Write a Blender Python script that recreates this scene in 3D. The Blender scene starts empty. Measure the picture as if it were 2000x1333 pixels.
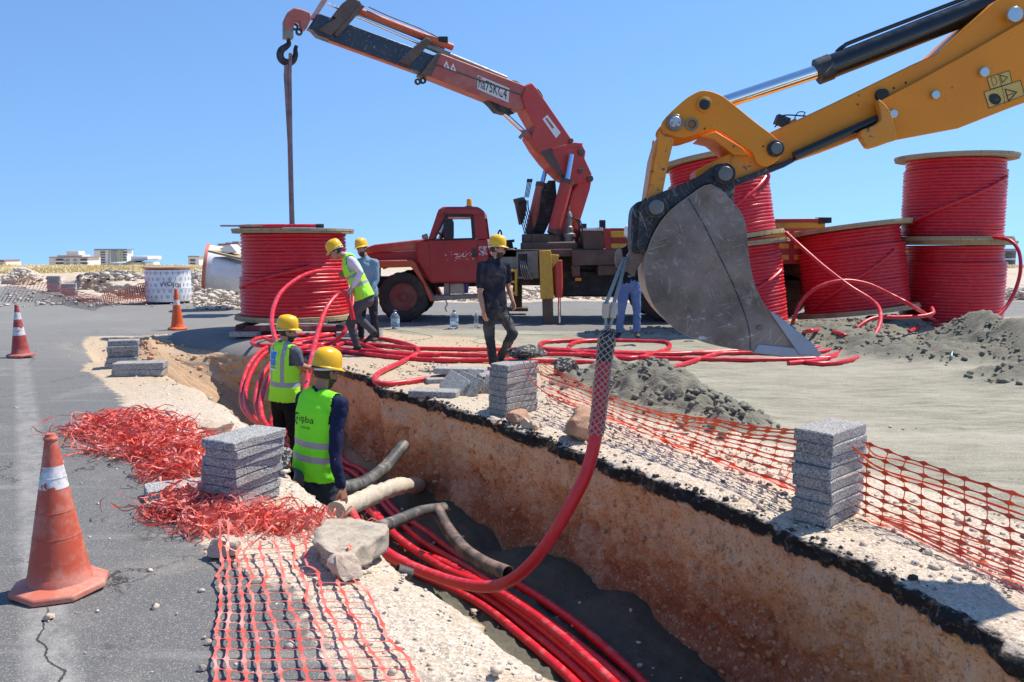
import bpy, bmesh, math, random
import numpy as np
from mathutils import Vector, Matrix, Quaternion
from mathutils.bvhtree import BVHTree
random.seed(7)
rng = np.random.RandomState(7)
SC = bpy.context.scene
COL = SC.collection
R = math.radians

# ------------------------------------------------------------------ camera, sky, sun, exposure
FOC = 1614.0
PITCH = math.atan(187 / FOC)
EYE = 1.63
cam_data = bpy.data.cameras.new('camera')
cam_data.sensor_width = 36.0
cam_data.lens = 36.0 * FOC / 2000.0
cam_data.clip_start = 0.05
cam_data.clip_end = 6000
cam = bpy.data.objects.new('camera', cam_data)
COL.objects.link(cam)
cam.location = (0, 0, EYE)
cam.rotation_euler = (math.pi / 2 - PITCH, 0, 0)
SC.camera = cam

SUN_EL, SUN_AZ = R(60), R(62)
world = bpy.data.worlds.new('World')
SC.world = world
world.use_nodes = True
wn, wl = world.node_tree.nodes, world.node_tree.links
bg = wn['Background']
sky = wn.new('ShaderNodeTexSky')
sky.sky_type = 'NISHITA'
sky.sun_disc = False
sky.sun_elevation = SUN_EL
sky.sun_rotation = SUN_AZ
sky.air_density = 1.0
sky.dust_density = 0.0
sky.ozone_density = 4.0
tcw = wn.new('ShaderNodeTexCoord')
sxyz = wn.new('ShaderNodeSeparateXYZ')
wl.new(tcw.outputs['Generated'], sxyz.inputs[0])
za = wn.new('ShaderNodeMath'); za.operation = 'MULTIPLY_ADD'; za.inputs[1].default_value = 0.72; za.inputs[2].default_value = 0.21
wl.new(sxyz.outputs[2], za.inputs[0])
zm = wn.new('ShaderNodeMath'); zm.operation = 'MAXIMUM'; zm.inputs[1].default_value = 0.012
wl.new(za.outputs[0], zm.inputs[0])
cxyz = wn.new('ShaderNodeCombineXYZ')
wl.new(sxyz.outputs[0], cxyz.inputs[0]); wl.new(sxyz.outputs[1], cxyz.inputs[1]); wl.new(zm.outputs[0], cxyz.inputs[2])
wl.new(cxyz.outputs[0], sky.inputs[0])
hsv = wn.new('ShaderNodeHueSaturation'); hsv.inputs['Saturation'].default_value = 1.10
wl.new(sky.outputs[0], hsv.inputs['Color']); wl.new(hsv.outputs[0], bg.inputs[0])
bg.inputs[1].default_value = 0.14

sun_data = bpy.data.lights.new('sun', 'SUN')
sun_data.energy = 4.2
sun_data.angle = R(0.53)
sun_data.color = (1.0, 0.925, 0.81)
sun = bpy.data.objects.new('sun', sun_data)
COL.objects.link(sun)
SUNV = Vector((math.cos(SUN_EL) * math.sin(SUN_AZ), math.cos(SUN_EL) * math.cos(SUN_AZ), math.sin(SUN_EL)))
sun.rotation_euler = SUNV.to_track_quat('Z', 'Y').to_euler()
sun.location = SUNV * 60
SC.view_settings.view_transform = 'Standard'
SC.view_settings.look = 'None'
SC.view_settings.gamma = 1.0
SC.view_settings.exposure = 0.55
SC.view_settings.use_curve_mapping = False
SC.render.engine = 'CYCLES'
SC.cycles.max_bounces = 5
SC.cycles.diffuse_bounces = 4
SC.cycles.glossy_bounces = 3
SC.cycles.transmission_bounces = 4
SC.cycles.use_denoising = True

# ------------------------------------------------------------------ measuring: a pixel of the photograph to a point in the place
CP, SP = math.cos(PITCH), math.sin(PITCH)
def ray(px, py):
    x = (px - 1000) / FOC; y = -(py - 666.5) / FOC
    return Vector((x, CP + y * SP, -SP + y * CP))
def G(px, py, z=0.0):
    d = ray(px, py); t = (z - EYE) / d.z
    return Vector((0, 0, EYE)) + d * t
def A(px, py, Y):
    d = ray(px, py); t = Y / d.y
    return Vector((0, 0, EYE)) + d * t
def topx(x, y, z):
    yy = y * CP - (z - EYE) * SP
    zz = y * SP + (z - EYE) * CP
    return 1000 + FOC * x / yy, 666.5 - FOC * zz / yy
class VPlane:
    """vertical plane through point o along horizontal direction angle a (degrees from +X)"""
    def __init__(s, o, a):
        s.o = Vector(o); s.d = Vector((math.cos(R(a)), math.sin(R(a)), 0)); s.n = Vector((s.d.y, -s.d.x, 0))  # n looks to the camera
    def __call__(s, px, py, off=0.0):
        c = Vector((0, 0, EYE)); r = ray(px, py)
        t = (s.o + s.n * off - c).dot(s.n) / r.dot(s.n)
        return c + r * t

# ------------------------------------------------------------------ value noise (numpy)
def _hash(ix, iy, iz):
    h = (ix * 374761393 + iy * 668265263 + iz * 2147483647 % 1000003 * 69069) & 0xffffffff
    h = ((h ^ (h >> 13)) * 1274126177) & 0xffffffff
    return ((h ^ (h >> 16)) & 0xffff) / 65535.0
def vnoise(p):
    p = np.asarray(p, dtype=np.float64)
    i = np.floor(p).astype(np.int64); f = p - i; f = f * f * (3 - 2 * f)
    out = 0
    for dx in (0, 1):
        for dy in (0, 1):
            for dz in (0, 1):
                w = (f[:, 0] if dx else 1 - f[:, 0]) * (f[:, 1] if dy else 1 - f[:, 1]) * (f[:, 2] if dz else 1 - f[:, 2])
                out = out + w * _hash(i[:, 0] + dx, i[:, 1] + dy, i[:, 2] + dz)
    return out * 2 - 1
def fbm(p, octv=3, gain=0.5):
    p = np.asarray(p, dtype=np.float64); a = 1.0; s = 0; t = 0
    for k in range(octv):
        s = s + a * vnoise(p + 17.3 * k); t += a; p = p * 2.03; a *= gain
    return s / t
def smooth(a, b, x):
    t = np.clip((x - a) / (b - a), 0, 1); return t * t * (3 - 2 * t)

# ------------------------------------------------------------------ node materials
class NT:
    def __init__(s, name):
        s.m = bpy.data.materials.new(name); s.m.use_nodes = True
        s.n = s.m.node_tree.nodes; s.l = s.m.node_tree.links
        s.b = s.n['Principled BSDF']; s.out = s.n['Material Output']
        s.tc = None; s.geo = None
    def new(s, t): return s.n.new(t)
    def lk(s, a, b): s.l.new(a, b)
    def setin(s, sock, v):
        if v is None: return
        if isinstance(v, bpy.types.NodeSocket): s.l.new(v, sock)
        elif isinstance(v, (tuple, list)) and len(v) == 3 and len(sock.default_value) == 4: sock.default_value = (*v, 1)
        else: sock.default_value = v
    def obj(s):
        if not s.tc: s.tc = s.new('ShaderNodeTexCoord')
        return s.tc.outputs['Object']
    def pos(s):
        if not s.geo: s.geo = s.new('ShaderNodeNewGeometry')
        return s.geo.outputs['Position']
    def noise(s, scale, detail=3, vec=None, rough=0.55, dist=0.0, color=False):
        t = s.new('ShaderNodeTexNoise'); t.inputs['Scale'].default_value = scale; t.inputs['Detail'].default_value = detail
        t.inputs['Roughness'].default_value = rough; t.inputs['Distortion'].default_value = dist
        s.lk(vec or s.obj(), t.inputs['Vector'])
        return t.outputs['Color' if color else 'Fac']
    def voro(s, scale, vec=None, feature='F1', out='Distance', rand=1.0):
        t = s.new('ShaderNodeTexVoronoi'); t.feature = feature; t.inputs['Scale'].default_value = scale
        t.inputs['Randomness'].default_value = rand
        s.lk(vec or s.obj(), t.inputs['Vector'])
        return t.outputs[out]
    def ramp(s, fac, stops, interp='LINEAR'):
        t = s.new('ShaderNodeValToRGB'); t.color_ramp.interpolation = interp
        e = t.color_ramp.elements
        while len(e) < len(stops): e.new(0.5)
        for el, (p, c) in zip(e, stops):
            el.position = p
            el.color = (*c, 1) if isinstance(c, (tuple, list)) else (c, c, c, 1)
        s.lk(fac, t.inputs[0]); return t.outputs[0]
    def mix(s, fac, a, b, mode='MIX'):
        t = s.new('ShaderNodeMix'); t.data_type = 'RGBA'; t.blend_type = mode; t.clamp_factor = True
        s.setin(t.inputs[0], fac); s.setin(t.inputs[6], a); s.setin(t.inputs[7], b)
        return t.outputs[2]
    def math(s, op, a, b=None, clamp=False):
        t = s.new('ShaderNodeMath'); t.operation = op; t.use_clamp = clamp
        s.setin(t.inputs[0], a)
        if b is not None: s.setin(t.inputs[1], b)
        return t.outputs[0]
    def maprange(s, v, a, b, c=0.0, d=1.0):
        t = s.new('ShaderNodeMapRange'); t.inputs[1].default_value = a; t.inputs[2].default_value = b
        t.inputs[3].default_value = c; t.inputs[4].default_value = d
        s.lk(v, t.inputs[0]); return t.outputs[0]
    def mapping(s, vec, scale=(1, 1, 1), rot=(0, 0, 0), loc=(0, 0, 0)):
        t = s.new('ShaderNodeMapping'); s.lk(vec, t.inputs[0])
        t.inputs[1].default_value = loc; t.inputs[2].default_value = rot; t.inputs[3].default_value = scale
        return t.outputs[0]
    def sep(s, v, k):
        t = s.new('ShaderNodeSeparateXYZ'); s.lk(v, t.inputs[0]); return t.outputs[k]
    def attr(s, name, out='Color'):
        t = s.new('ShaderNodeAttribute'); t.attribute_name = name; return t.outputs[out]
    def dot(s, vec, d, p0):
        t = s.new('ShaderNodeVectorMath'); t.operation = 'SUBTRACT'; s.lk(vec, t.inputs[0]); t.inputs[1].default_value = p0
        u = s.new('ShaderNodeVectorMath'); u.operation = 'DOT_PRODUCT'; s.lk(t.outputs[0], u.inputs[0]); u.inputs[1].default_value = d
        return u.outputs['Value']
    def bump(s, h, strength=0.3, dist=0.01, normal=None):
        t = s.new('ShaderNodeBump'); t.inputs['Strength'].default_value = strength; t.inputs['Distance'].default_value = dist
        s.lk(h, t.inputs['Height'])
        if normal: s.lk(normal, t.inputs['Normal'])
        return t.outputs[0]
    def done(s, col=None, rough=None, metal=None, normal=None, spec=None, **kw):
        s.setin(s.b.inputs['Base Color'], col)
        s.setin(s.b.inputs['Roughness'], rough)
        s.setin(s.b.inputs['Metallic'], metal)
        s.setin(s.b.inputs['Specular IOR Level'], spec)
        if normal: s.lk(normal, s.b.inputs['Normal'])
        for k, v in kw.items(): s.setin(s.b.inputs[k.replace('_', ' ')], v)
        return s.m

def pm(name, col, rough=0.6, metal=0.0, var=0.12, scale=6.0, bump=0.0, bscale=60.0, dust=None, dust_amt=0.3, dust_scale=4.0,
       wear=None, wear_amt=0.0, wear_scale=9.0, spec=0.4, **kw):
    t = NT(name)
    n1 = t.noise(scale, 5)
    c = t.mix(n1, tuple(max(0, x * (1 - var)) for x in col), tuple(min(1, x * (1 + var)) for x in col))
    r = t.maprange(t.noise(scale * 2.3, 4), 0.3, 0.7, max(0, rough - 0.1), min(1, rough + 0.1))
    if dust:
        f = t.maprange(t.noise(dust_scale, 7, rough=0.65), 0.62 - 0.35 * dust_amt, 0.78 - 0.2 * dust_amt)
        c = t.mix(t.math('MULTIPLY', f, min(1, 0.35 + dust_amt)), c, dust)
    if wear:
        f = t.maprange(t.noise(wear_scale, 9, rough=0.7), 0.66 - 0.2 * wear_amt, 0.69 - 0.2 * wear_amt)
        c = t.mix(f, c, wear)
    nrm = None
    if bump:
        nrm = t.bump(t.noise(bscale, 4), bump, 0.01)
    return t.done(c, r, metal, nrm, spec, **kw)

# ------------------------------------------------------------------ object helpers
def tag(o, label=None, cat=None, group=None, kind=None):
    if label: o['label'] = label
    if cat: o['category'] = cat
    if group: o['group'] = group
    if kind: o['kind'] = kind
    return o
def empty(name, loc=(0, 0, 0), rz=0.0, label=None, cat=None, group=None):
    o = bpy.data.objects.new(name, None); COL.objects.link(o); o.empty_display_size = 0.2
    o.location = loc; o.rotation_euler = (0, 0, rz)
    o['_base'] = 1
    return tag(o, label, cat, group)
ROOTW = {}
def world_of(o):
    """world matrix of an object from its loc/rot (parents have no own inverse)"""
    m = Matrix.LocRotScale(o.location, o.rotation_euler, o.scale)
    return world_of(o.parent) @ m if o.parent else m
def link_mesh(name, me, mat, parent=None, world=True):
    """world=True: the mesh is in world coordinates and is brought into the parent's frame"""
    o = bpy.data.objects.new(name, me); COL.objects.link(o)
    if mat:
        for m in (mat if isinstance(mat, (list, tuple)) else [mat]): me.materials.append(m)
    if parent:
        o.parent = parent
        if world: me.transform(world_of(parent).inverted())
    return o
def rebase(o, loc):
    """give a world-built parentless mesh an origin of its own"""
    loc = Vector(loc); o.data.transform(Matrix.Translation(-loc)); o.location = loc; return o
def pmesh(name, verts, faces, smooth_=False):
    me = bpy.data.meshes.new(name); me.from_pydata([tuple(v) for v in verts], [], faces); me.update()
    if smooth_: me.shade_smooth()
    return me
def ortho(d):
    d = Vector(d).normalized(); u = d.cross(Vector((0, 0, 1)))
    if u.length < 1e-3: u = d.cross(Vector((0, 1, 0)))
    u.normalize(); return u, d.cross(u).normalized()
def catmull(pts, n=8, closed=False):
    pts = [Vector(p) for p in pts]; out = []
    m = len(pts)
    for i in range(m if closed else m - 1):
        p1, p2 = pts[i], pts[(i + 1) % m]
        p0 = pts[i - 1] if (i > 0 or closed) else p1 * 2 - p2
        p3 = pts[(i + 2) % m] if (i + 2 < m or closed) else p2 * 2 - p1
        # centripetal-ish
        for k in range(n):
            t = k / n
            out.append(0.5 * ((2 * p1) + (p2 - p0) * t + (2 * p0 - 5 * p1 + 4 * p2 - p3) * t * t + (3 * p1 - p0 - 3 * p2 + p3) * t ** 3))
    if not closed: out.append(pts[-1])
    return out
class MB:
    def __init__(s): s.v = []; s.f = []; s.mi = []; s.cur = 0
    def mat(s, i): s.cur = i; return s
    def add(s, vs, fs):
        o = len(s.v); s.v += [Vector(v) for v in vs]; s.f += [[o + i for i in f] for f in fs]; s.mi += [s.cur] * len(fs); return s
    def box(s, c, size, rz=0.0, M=None):
        hx, hy, hz = (k / 2 for k in size)
        vs = [Vector((x, y, z)) for x in (-hx, hx) for y in (-hy, hy) for z in (-hz, hz)]
        Rm = M if M is not None else Matrix.Rotation(rz, 3, 'Z')
        vs = [Rm @ v + Vector(c) for v in vs]
        return s.add(vs, [(0, 1, 3, 2), (4, 6, 7, 5), (0, 4, 5, 1), (2, 3, 7, 6), (0, 2, 6, 4), (1, 5, 7, 3)])
    def prism(s, poly, nrm, t0, t1):
        """poly: world points of an outline, extruded along nrm from t0 to t1"""
        nrm = Vector(nrm); k = len(poly)
        a = [Vector(p) + nrm * t0 for p in poly]; b = [Vector(p) + nrm * t1 for p in poly]
        # orient
        ar = Vector((0, 0, 0))
        for i in range(k): ar += a[i].cross(a[(i + 1) % k])
        flip = ar.dot(nrm) * (t1 - t0) > 0
        fs = [list(range(k)), list(range(2 * k - 1, k - 1, -1))]
        for i in range(k):
            j = (i + 1) % k; fs.append([i, i + k, j + k, j])
        if flip: fs = [list(reversed(f)) for f in fs]
        return s.add(a + b, fs)
    def cyl(s, p0, p1, r0, r1=None, n=16, caps=True):
        r1 = r0 if r1 is None else r1
        p0, p1 = Vector(p0), Vector(p1); u, w = ortho(p1 - p0); vs = []
        for p, r in ((p0, r0), (p1, r1)):
            vs += [p + (u * math.cos(2 * math.pi * i / n) + w * math.sin(2 * math.pi * i / n)) * r for i in range(n)]
        fs = [[i, (i + 1) % n, n + (i + 1) % n, n + i] for i in range(n)]
        if caps: fs += [list(range(n - 1, -1, -1)), list(range(n, 2 * n))]
        return s.add(vs, fs)
    def ring(s, p0, p1, ro, ri, n=20):
        p0, p1 = Vector(p0), Vector(p1); u, w = ortho(p1 - p0); vs = []
        for p, r in ((p0, ro), (p1, ro), (p1, ri), (p0, ri)):
            vs += [p + (u * math.cos(2 * math.pi * i / n) + w * math.sin(2 * math.pi * i / n)) * r for i in range(n)]
        fs = []
        for q in range(4):
            for i in range(n): fs.append([q * n + i, q * n + (i + 1) % n, (q + 1) % 4 * n + (i + 1) % n, (q + 1) % 4 * n + i])
        return s.add(vs, fs)
    def tube(s, path, r, n=8, caps=True, closed=False, wob=None):
        path = [Vector(p) for p in path]; m = len(path); vs = []
        d = (path[1] - path[0]).normalized(); u, w = ortho(d)
        for i, p in enumerate(path):
            if closed: dd = path[(i + 1) % m] - path[i - 1]
            else: dd = path[min(i + 1, m - 1)] - path[max(i - 1, 0)]
            if dd.length < 1e-9: dd = d
            dd = dd.normalized(); q = d.rotation_difference(dd); u = q @ u; w = q @ w; d = dd
            u = (u - d * u.dot(d)).normalized(); w = d.cross(u)
            rr = r(i / (m - 1)) if callable(r) else (r[i] if isinstance(r, (list, tuple)) else r)
            vs += [p + (u * math.cos(2 * math.pi * k / n) + w * math.sin(2 * math.pi * k / n)) * rr for k in range(n)]
        fs = []
        for i in range(m if closed else m - 1):
            a = i * n; b = (i + 1) % m * n
            for k in range(n): fs.append([a + k, a + (k + 1) % n, b + (k + 1) % n, b + k])
        if caps and not closed: fs += [list(range(n - 1, -1, -1)), [(m - 1) * n + k for k in range(n)]]
        return s.add(vs, fs)
    def lathe(s, prof, n=32, c=(0, 0, 0), axis=None, cap=True, rfun=None):
        """prof: (r, z) pairs"""
        c = Vector(c); vs = []
        for (r, z) in prof:
            for i in range(n):
                a = 2 * math.pi * i / n; rr = r if rfun is None else rfun(r, z, a)
                v = Vector((math.cos(a) * rr, math.sin(a) * rr, z))
                if axis is not None: v = axis @ v
                vs.append(v + c)
        fs = []
        for j in range(len(prof) - 1):
            for i in range(n): fs.append([j * n + i, j * n + (i + 1) % n, (j + 1) * n + (i + 1) % n, (j + 1) * n + i])
        if cap: fs += [list(range(n - 1, -1, -1)), [(len(prof) - 1) * n + i for i in range(n)]]
        return s.add(vs, fs)
    def ribbon(s, path, wid, up=None):
        """thin flat strip; wid number or function; up list of vectors (side directions)"""
        path = [Vector(p) for p in path]; m = len(path); vs = []
        for i, p in enumerate(path):
            d = (path[min(i + 1, m - 1)] - path[max(i - 1, 0)]).normalized()
            w = (wid(i / (m - 1)) if callable(wid) else wid) / 2
            u = up[i] if up else d.cross(Vector((0, 0, 1)))
            if u.length < 1e-4: u = Vector((1, 0, 0))
            u = Vector(u).normalized(); vs += [p - u * w, p + u * w]
        return s.add(vs, [[2 * i, 2 * i + 1, 2 * i + 3, 2 * i + 2] for i in range(m - 1)])
    def build(s, name, mat, parent=None, world=True, smooth_=False, bevel=0.0, seg=2, origin=None, recalc=True, angle=35):
        me = bpy.data.meshes.new(name); me.from_pydata([tuple(v) for v in s.v], [], s.f); me.update()
        if recalc:
            bm = bmesh.new(); bm.from_mesh(me); bmesh.ops.recalc_face_normals(bm, faces=bm.faces); bm.to_mesh(me); bm.free()
        o = link_mesh(name, me, mat, parent, world)
        if len(set(s.mi)) > 1 or s.cur:
            me.polygons.foreach_set('material_index', s.mi)
        if smooth_:
            me.shade_smooth()
            try: me.set_sharp_from_angle(angle=R(angle))
            except Exception: pass
        if bevel:
            b = o.modifiers.new('bevel', 'BEVEL'); b.width = bevel; b.segments = seg; b.limit_method = 'ANGLE'; b.angle_limit = R(40)
            me.shade_smooth()
            try: me.set_sharp_from_angle(angle=R(40))
            except Exception: pass
        if origin is not None and not parent: rebase(o, origin)
        return o
def copy_tree(o, parent=None):
    c = o.copy(); COL.objects.link(c); c.parent = parent
    for ch in [x for x in o.children]: copy_tree(ch, c)
    return c
def bbox_base(vs):
    xs = [v[0] for v in vs]; ys = [v[1] for v in vs]; zs = [v[2] for v in vs]
    return Vector(((min(xs) + max(xs)) / 2, (min(ys) + max(ys)) / 2, min(zs)))
def rock_mesh(size, seed=0, sub=3, rough=0.35, flat=0.15):
    bm = bmesh.new(); bmesh.ops.create_icosphere(bm, subdivisions=sub, radius=1.0)
    P = np.array([v.co[:] for v in bm.verts])
    rs = np.random.RandomState(seed)
    d = np.ones(len(P))
    for k in range(13):   # planes cut facets
        n = rs.normal(size=3); n /= np.linalg.norm(n); h = rs.uniform(0.5, 0.88)
        q = P @ n; P = P - np.outer(np.maximum(q - h, 0) * 0.92, n)
    P = P * (1 + rough * 0.6 * fbm(P * 1.7 + seed * 3.1, 3)[:, None] + rough * 0.28 * fbm(P * 6 + seed, 4, .65)[:, None])
    P = P * np.array(size)
    for v, p in zip(bm.verts, P): v.co = p
    me = bpy.data.meshes.new('rock'); bm.to_mesh(me); bm.free(); me.shade_smooth()
    try: me.set_sharp_from_angle(angle=R(26))
    except Exception: pass
    return me
# ------------------------------------------------------------------ the lie of the land
T_O = np.array([2.12966, 3.27141]); T_D = np.array([-0.49371, 0.86963]); T_N = np.array([0.86963, 0.49371])
def to_sv(x, y):
    dx, dy = np.asarray(x) - T_O[0], np.asarray(y) - T_O[1]
    return dx * T_D[0] + dy * T_D[1], dx * T_N[0] + dy * T_N[1]
def to_xy(s, v):
    return T_O[0] + s * T_D[0] + v * T_N[0], T_O[1] + s * T_D[1] + v * T_N[1]
RS = [-9, 0, .86, 1.62, 2.6, 3.85, 5.53, 6.6, 7.1, 7.57, 8.1, 10.75, 12.4, 13.6, 14.6]
RV = [.05, .0, .17, .23, .27, .22, .10, .06, -.10, -.02, .10, -.29, -.6, -.95, -1.5]
LS = [-9, .68, 2.19, 3.53, 6.64, 8.0, 8.96, 10.2, 11.13, 12.0, 12.8, 13.8, 14.6]
LV = [-1.9, -1.88, -1.95, -1.98, -1.9, -1.95, -2.1, -2.15, -2.35, -2.6, -2.75, -2.6, -1.9]
S_END = 14.6
def lipR(s): return np.interp(s, RS, RV)
def lipL(s): return np.interp(s, LS, LV)
def depth(s): return 1.25 * (1 - smooth(11.4, 14.5, s))
def floor_z(s, v):
    d = depth(s)
    bank = 0.48 * smooth(-0.85, -1.75, v) * (1 - smooth(9.0, 10.5, s))
    wave = .5 * np.sin(s * 2.1 + .6) + .3 * np.sin(s * 4.7 + 1) + .25 * np.sin(s * 8.9)
    hump = (0.16 + .15 * wave) * smooth(-0.75, 0.2, v)
    return -d + (bank + hump) * np.minimum(1, d / 1.2)
MOUNDS = [  # pixel of the centre, height, along-x radius, along-y radius
    (1265, 780, .46, .50, .50), (1350, 812, .30, .50, .35), (1205, 750, .30, .40, .4), (1450, 838, .20, .28, .2), (1310, 790, .18, .5, .4), (1130, 760, .20, .35, .35), (1400, 845, .14, .3, .25),
    (1600, 668, .34, .95, .75), (1540, 655, .25, .8, .7), (1700, 690, .36, .6, .9), (1680, 655, .35, .8, .7), (1740, 640, .3, .7, .6),
    (1890, 680, .62, .60, .7), (1975, 695, .50, .6, .7), (2080, 715, .62, .8, .8), (1830, 705, .24, .6, .6), (1990, 745, .24, .5, .5), (1270, 655, .16, 1.0, .35)]
_mc = [(G(a, b), h, rx, ry) for a, b, h, rx, ry in MOUNDS]
def ground_z(x, y):
    x = np.asarray(x, float); y = np.asarray(y, float)
    z = np.zeros(np.broadcast(x, y).shape)
    for c, h, rx, ry in _mc:
        q = ((x - c.x) / rx) ** 2 + ((y - c.y) / ry) ** 2
        z = z + h * np.exp(-q * 1.1) * 0.72
    z = np.where(z > 0, z, 0)
    # gentle swell of the ground beyond the road
    b = np.where(y > 1, x / np.maximum(y, 1), 0)
    z = z + 0.45 * smooth(27, 33, y) * (1 - smooth(48, 60, y)) * (0.5 + 0.5 * np.sin(x * .31 + 1.0) * np.sin(y * .27)) * smooth(-0.35, -0.05, b) * 1.2
    z = z + 0.10 * smooth(42, 58, y)
    z = z - 0.0312 * np.maximum(0, y - 60) * smooth(58, 75, y)
    return z
def far_pit(x, y):
    """depth of the second trench, far left"""
    px = 1000 + FOC * x / np.maximum(y, 1) / CP * 1.0
    pyn = np.interp(px, [-60, 60, 120, 200, 260, 335], [556, 556, 560, 572, 585, 587])
    pyf = np.interp(px, [-60, 60, 120, 200, 260, 335], [549, 549, 548, 552, 562, 572])
    py = 480 + EYE * FOC / np.maximum(y, 1)
    inside = smooth(pyf - 1.5, pyf + .5, py) * (1 - smooth(pyn - 1.5, pyn - .3, py)) * (1 - smooth(325, 338, px)) * (y > 12)
    return inside
ROAD_FAR = [(-400, 556), (-200, 557), (0, 561), (110, 570), (150, 579), (230, 593), (345, 589), (410, 596), (470, 605), (560, 602), (700, 597), (830, 592), (1250, 591), (1600, 590), (2400, 589)]
ROAD_NEAR = [(-4000, 3000), (740, 2000), (745, 640), (900, 642), (1100, 646), (1300, 650), (1500, 640), (1950, 618), (2100, 616), (2600, 620)]
GR_L = [(900, 1600), (640, 1333), (520, 1150), (430, 1060), (425, 960), (395, 880), (330, 845), (210, 800), (190, 730), (190, 690)]
GR_R = [(2500, 1150), (2000, 1010), (1750, 930), (1450, 860), (1250, 810), (1120, 720), (980, 665), (800, 655)]
def _svl(pts):
    q = [to_sv(G(*p).x, G(*p).y) for p in pts]; q.sort(key=lambda t: t[0]); return [a for a, b in q], [b for a, b in q]
GRL, GRR = _svl(GR_L), _svl(GR_R)
def masks(x, y):
    s, v = to_sv(x, y)
    yy = np.maximum(y, .5)
    px = np.where(y > 2, 1000 + FOC * x / yy / CP, -9999.); py = 480 + EYE * FOC / yy
    far = np.interp(px, *zip(*ROAD_FAR)); near = np.interp(px, *zip(*ROAD_NEAR))
    wig = fbm(np.stack([x * .8, y * .8, 0 * x], 1), 3)
    # asphalt everywhere on the left and across behind the truck
    a_left = smooth(.25, -.25, v - np.interp(s, *GRL) + wig * .45)
    a_left = np.where(s > 14.0, np.maximum(a_left, smooth(14.5, 15.4, s + wig * .9)), a_left)
    across = smooth(2.2, -1.0, (py - near) + wig * 3) * (v > -1.5)
    a = np.maximum(a_left * (v < -.8), across * (y > 12))
    a = np.maximum(a, (s > 14.9 + .5 * wig) * (v < 1.0) * 1.0)
    a = a * smooth(-1.2, .6, py - far + wig * 1.2)
    a = np.where(y < 2, (v < -.8) * a_left, a)
    g_r = smooth(.3, -.3, v - np.interp(s, *GRR) + wig * .5) * (v > -.8)
    beyond = smooth(.6, -.6, py - far)
    g = np.clip(np.maximum(np.maximum(g_r, beyond * .8), (v < -.8) * 1.0), 0, 1)
    sand = (v > -.8) * (1 - g_r)
    sand = np.where(beyond > .5, 0, sand)
    hz_ = ground_z(x, y); heap_ = smooth(.02, .07, hz_ + wig * .02) * (y < 25) * (v > -.8)
    sand = np.maximum(sand, heap_); g_r = g_r * (1 - heap_); a = a * (1 - heap_)
    return np.clip(a, 0, 1), np.clip(g, 0, 1), np.clip(sand, 0, 1), np.clip(beyond, 0, 1)

# stations along the trench and rows across it
st = [-9.0, -6, -4, -3, -2.4, -2.0]
while st[-1] < 17.5:
    X0, Y0 = to_xy(st[-1], -1.0); D = max(2.5, math.hypot(X0, Y0 ))
    st.append(st[-1] + max(.020, .0060 * D))
k = .11
while st[-1] < 70: k *= 1.012; st.append(st[-1] + k)
while st[-1] < 3500: k *= 1.25; st.append(st[-1] + k)
st = np.array(st)
out = [0, .012, .028, .05]
k = .024
while out[-1] < 11: out.append(out[-1] + k); k *= 1.0062
while out[-1] < 60: out.append(out[-1] + k); k *= 1.03
while out[-1] < 2500: out.append(out[-1] + k); k *= 1.35
out = np.array(out)
NW, NF = 46, 64

def grid_obj(name, P, mat, cols=None, flip=False):
    """P: (ns, nv, 3) grid"""
    ns, nv = P.shape[:2]
    idx = np.arange(ns * nv).reshape(ns, nv)
    q = np.stack([idx[:-1, :-1], idx[:-1, 1:], idx[1:, 1:], idx[1:, :-1]], -1).reshape(-1, 4)
    if flip: q = q[:, ::-1]
    me = bpy.data.meshes.new(name)
    me.vertices.add(ns * nv); me.vertices.foreach_set('co', P.reshape(-1).astype(np.float32))
    me.loops.add(q.size); me.loops.foreach_set('vertex_index', np.ascontiguousarray(q).reshape(-1).astype(np.int32))
    me.polygons.add(len(q)); me.polygons.foreach_set('loop_start', np.arange(0, q.size, 4, dtype=np.int32))
    me.update(calc_edges=True); me.validate()
    if cols is not None:
        at = me.color_attributes.new('mask', 'FLOAT_COLOR', 'POINT'); at.data.foreach_set('color', cols.reshape(-1).astype(np.float32))
    me.shade_smooth()
    return link_mesh(name, me, mat)

def relief(x, y, z, a, g, sd, by):
    """fine relief on top of the smooth shape"""
    p = np.stack([x, y, z], 1)
    dist = np.hypot(x, y)
    fade = 1 - smooth(14, 40, dist)
    lump = fbm(p * 1.1, 3) * .035 * (1 - a) + fbm(p * 0.45 + 9, 2) * .02
    mound = np.clip(z / .16, 0, 1) * (y < 25)
    grit = (fbm(p * 16, 3) * .010 + fbm(p * 45 + 5, 2) * .006) * g * (1 - a) * fade
    sg = (fbm(p * np.array([4, 9, 5.]), 3) * .020 + fbm(p * 22, 2) * .006) * sd * fade
    clod = (np.abs(fbm(p * 6 + 3, 4, .6)) * .17 - .03 + np.maximum(0, fbm(p * 2.6 + 7, 3)) * .16 + np.abs(fbm(p * 15 + 1, 3)) * .06) * mound
    ap = fbm(p * 6, 2) * .0015 * a
    rub = by * (1 - a) * (y > 15) * (fbm(p * .8, 3) * .16 + .02 * fbm(p * 4, 2)) * (1 - smooth(70, 120, dist))
    return lump * .6 + grit + sg + clod + ap + rub

ns = len(st)
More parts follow.
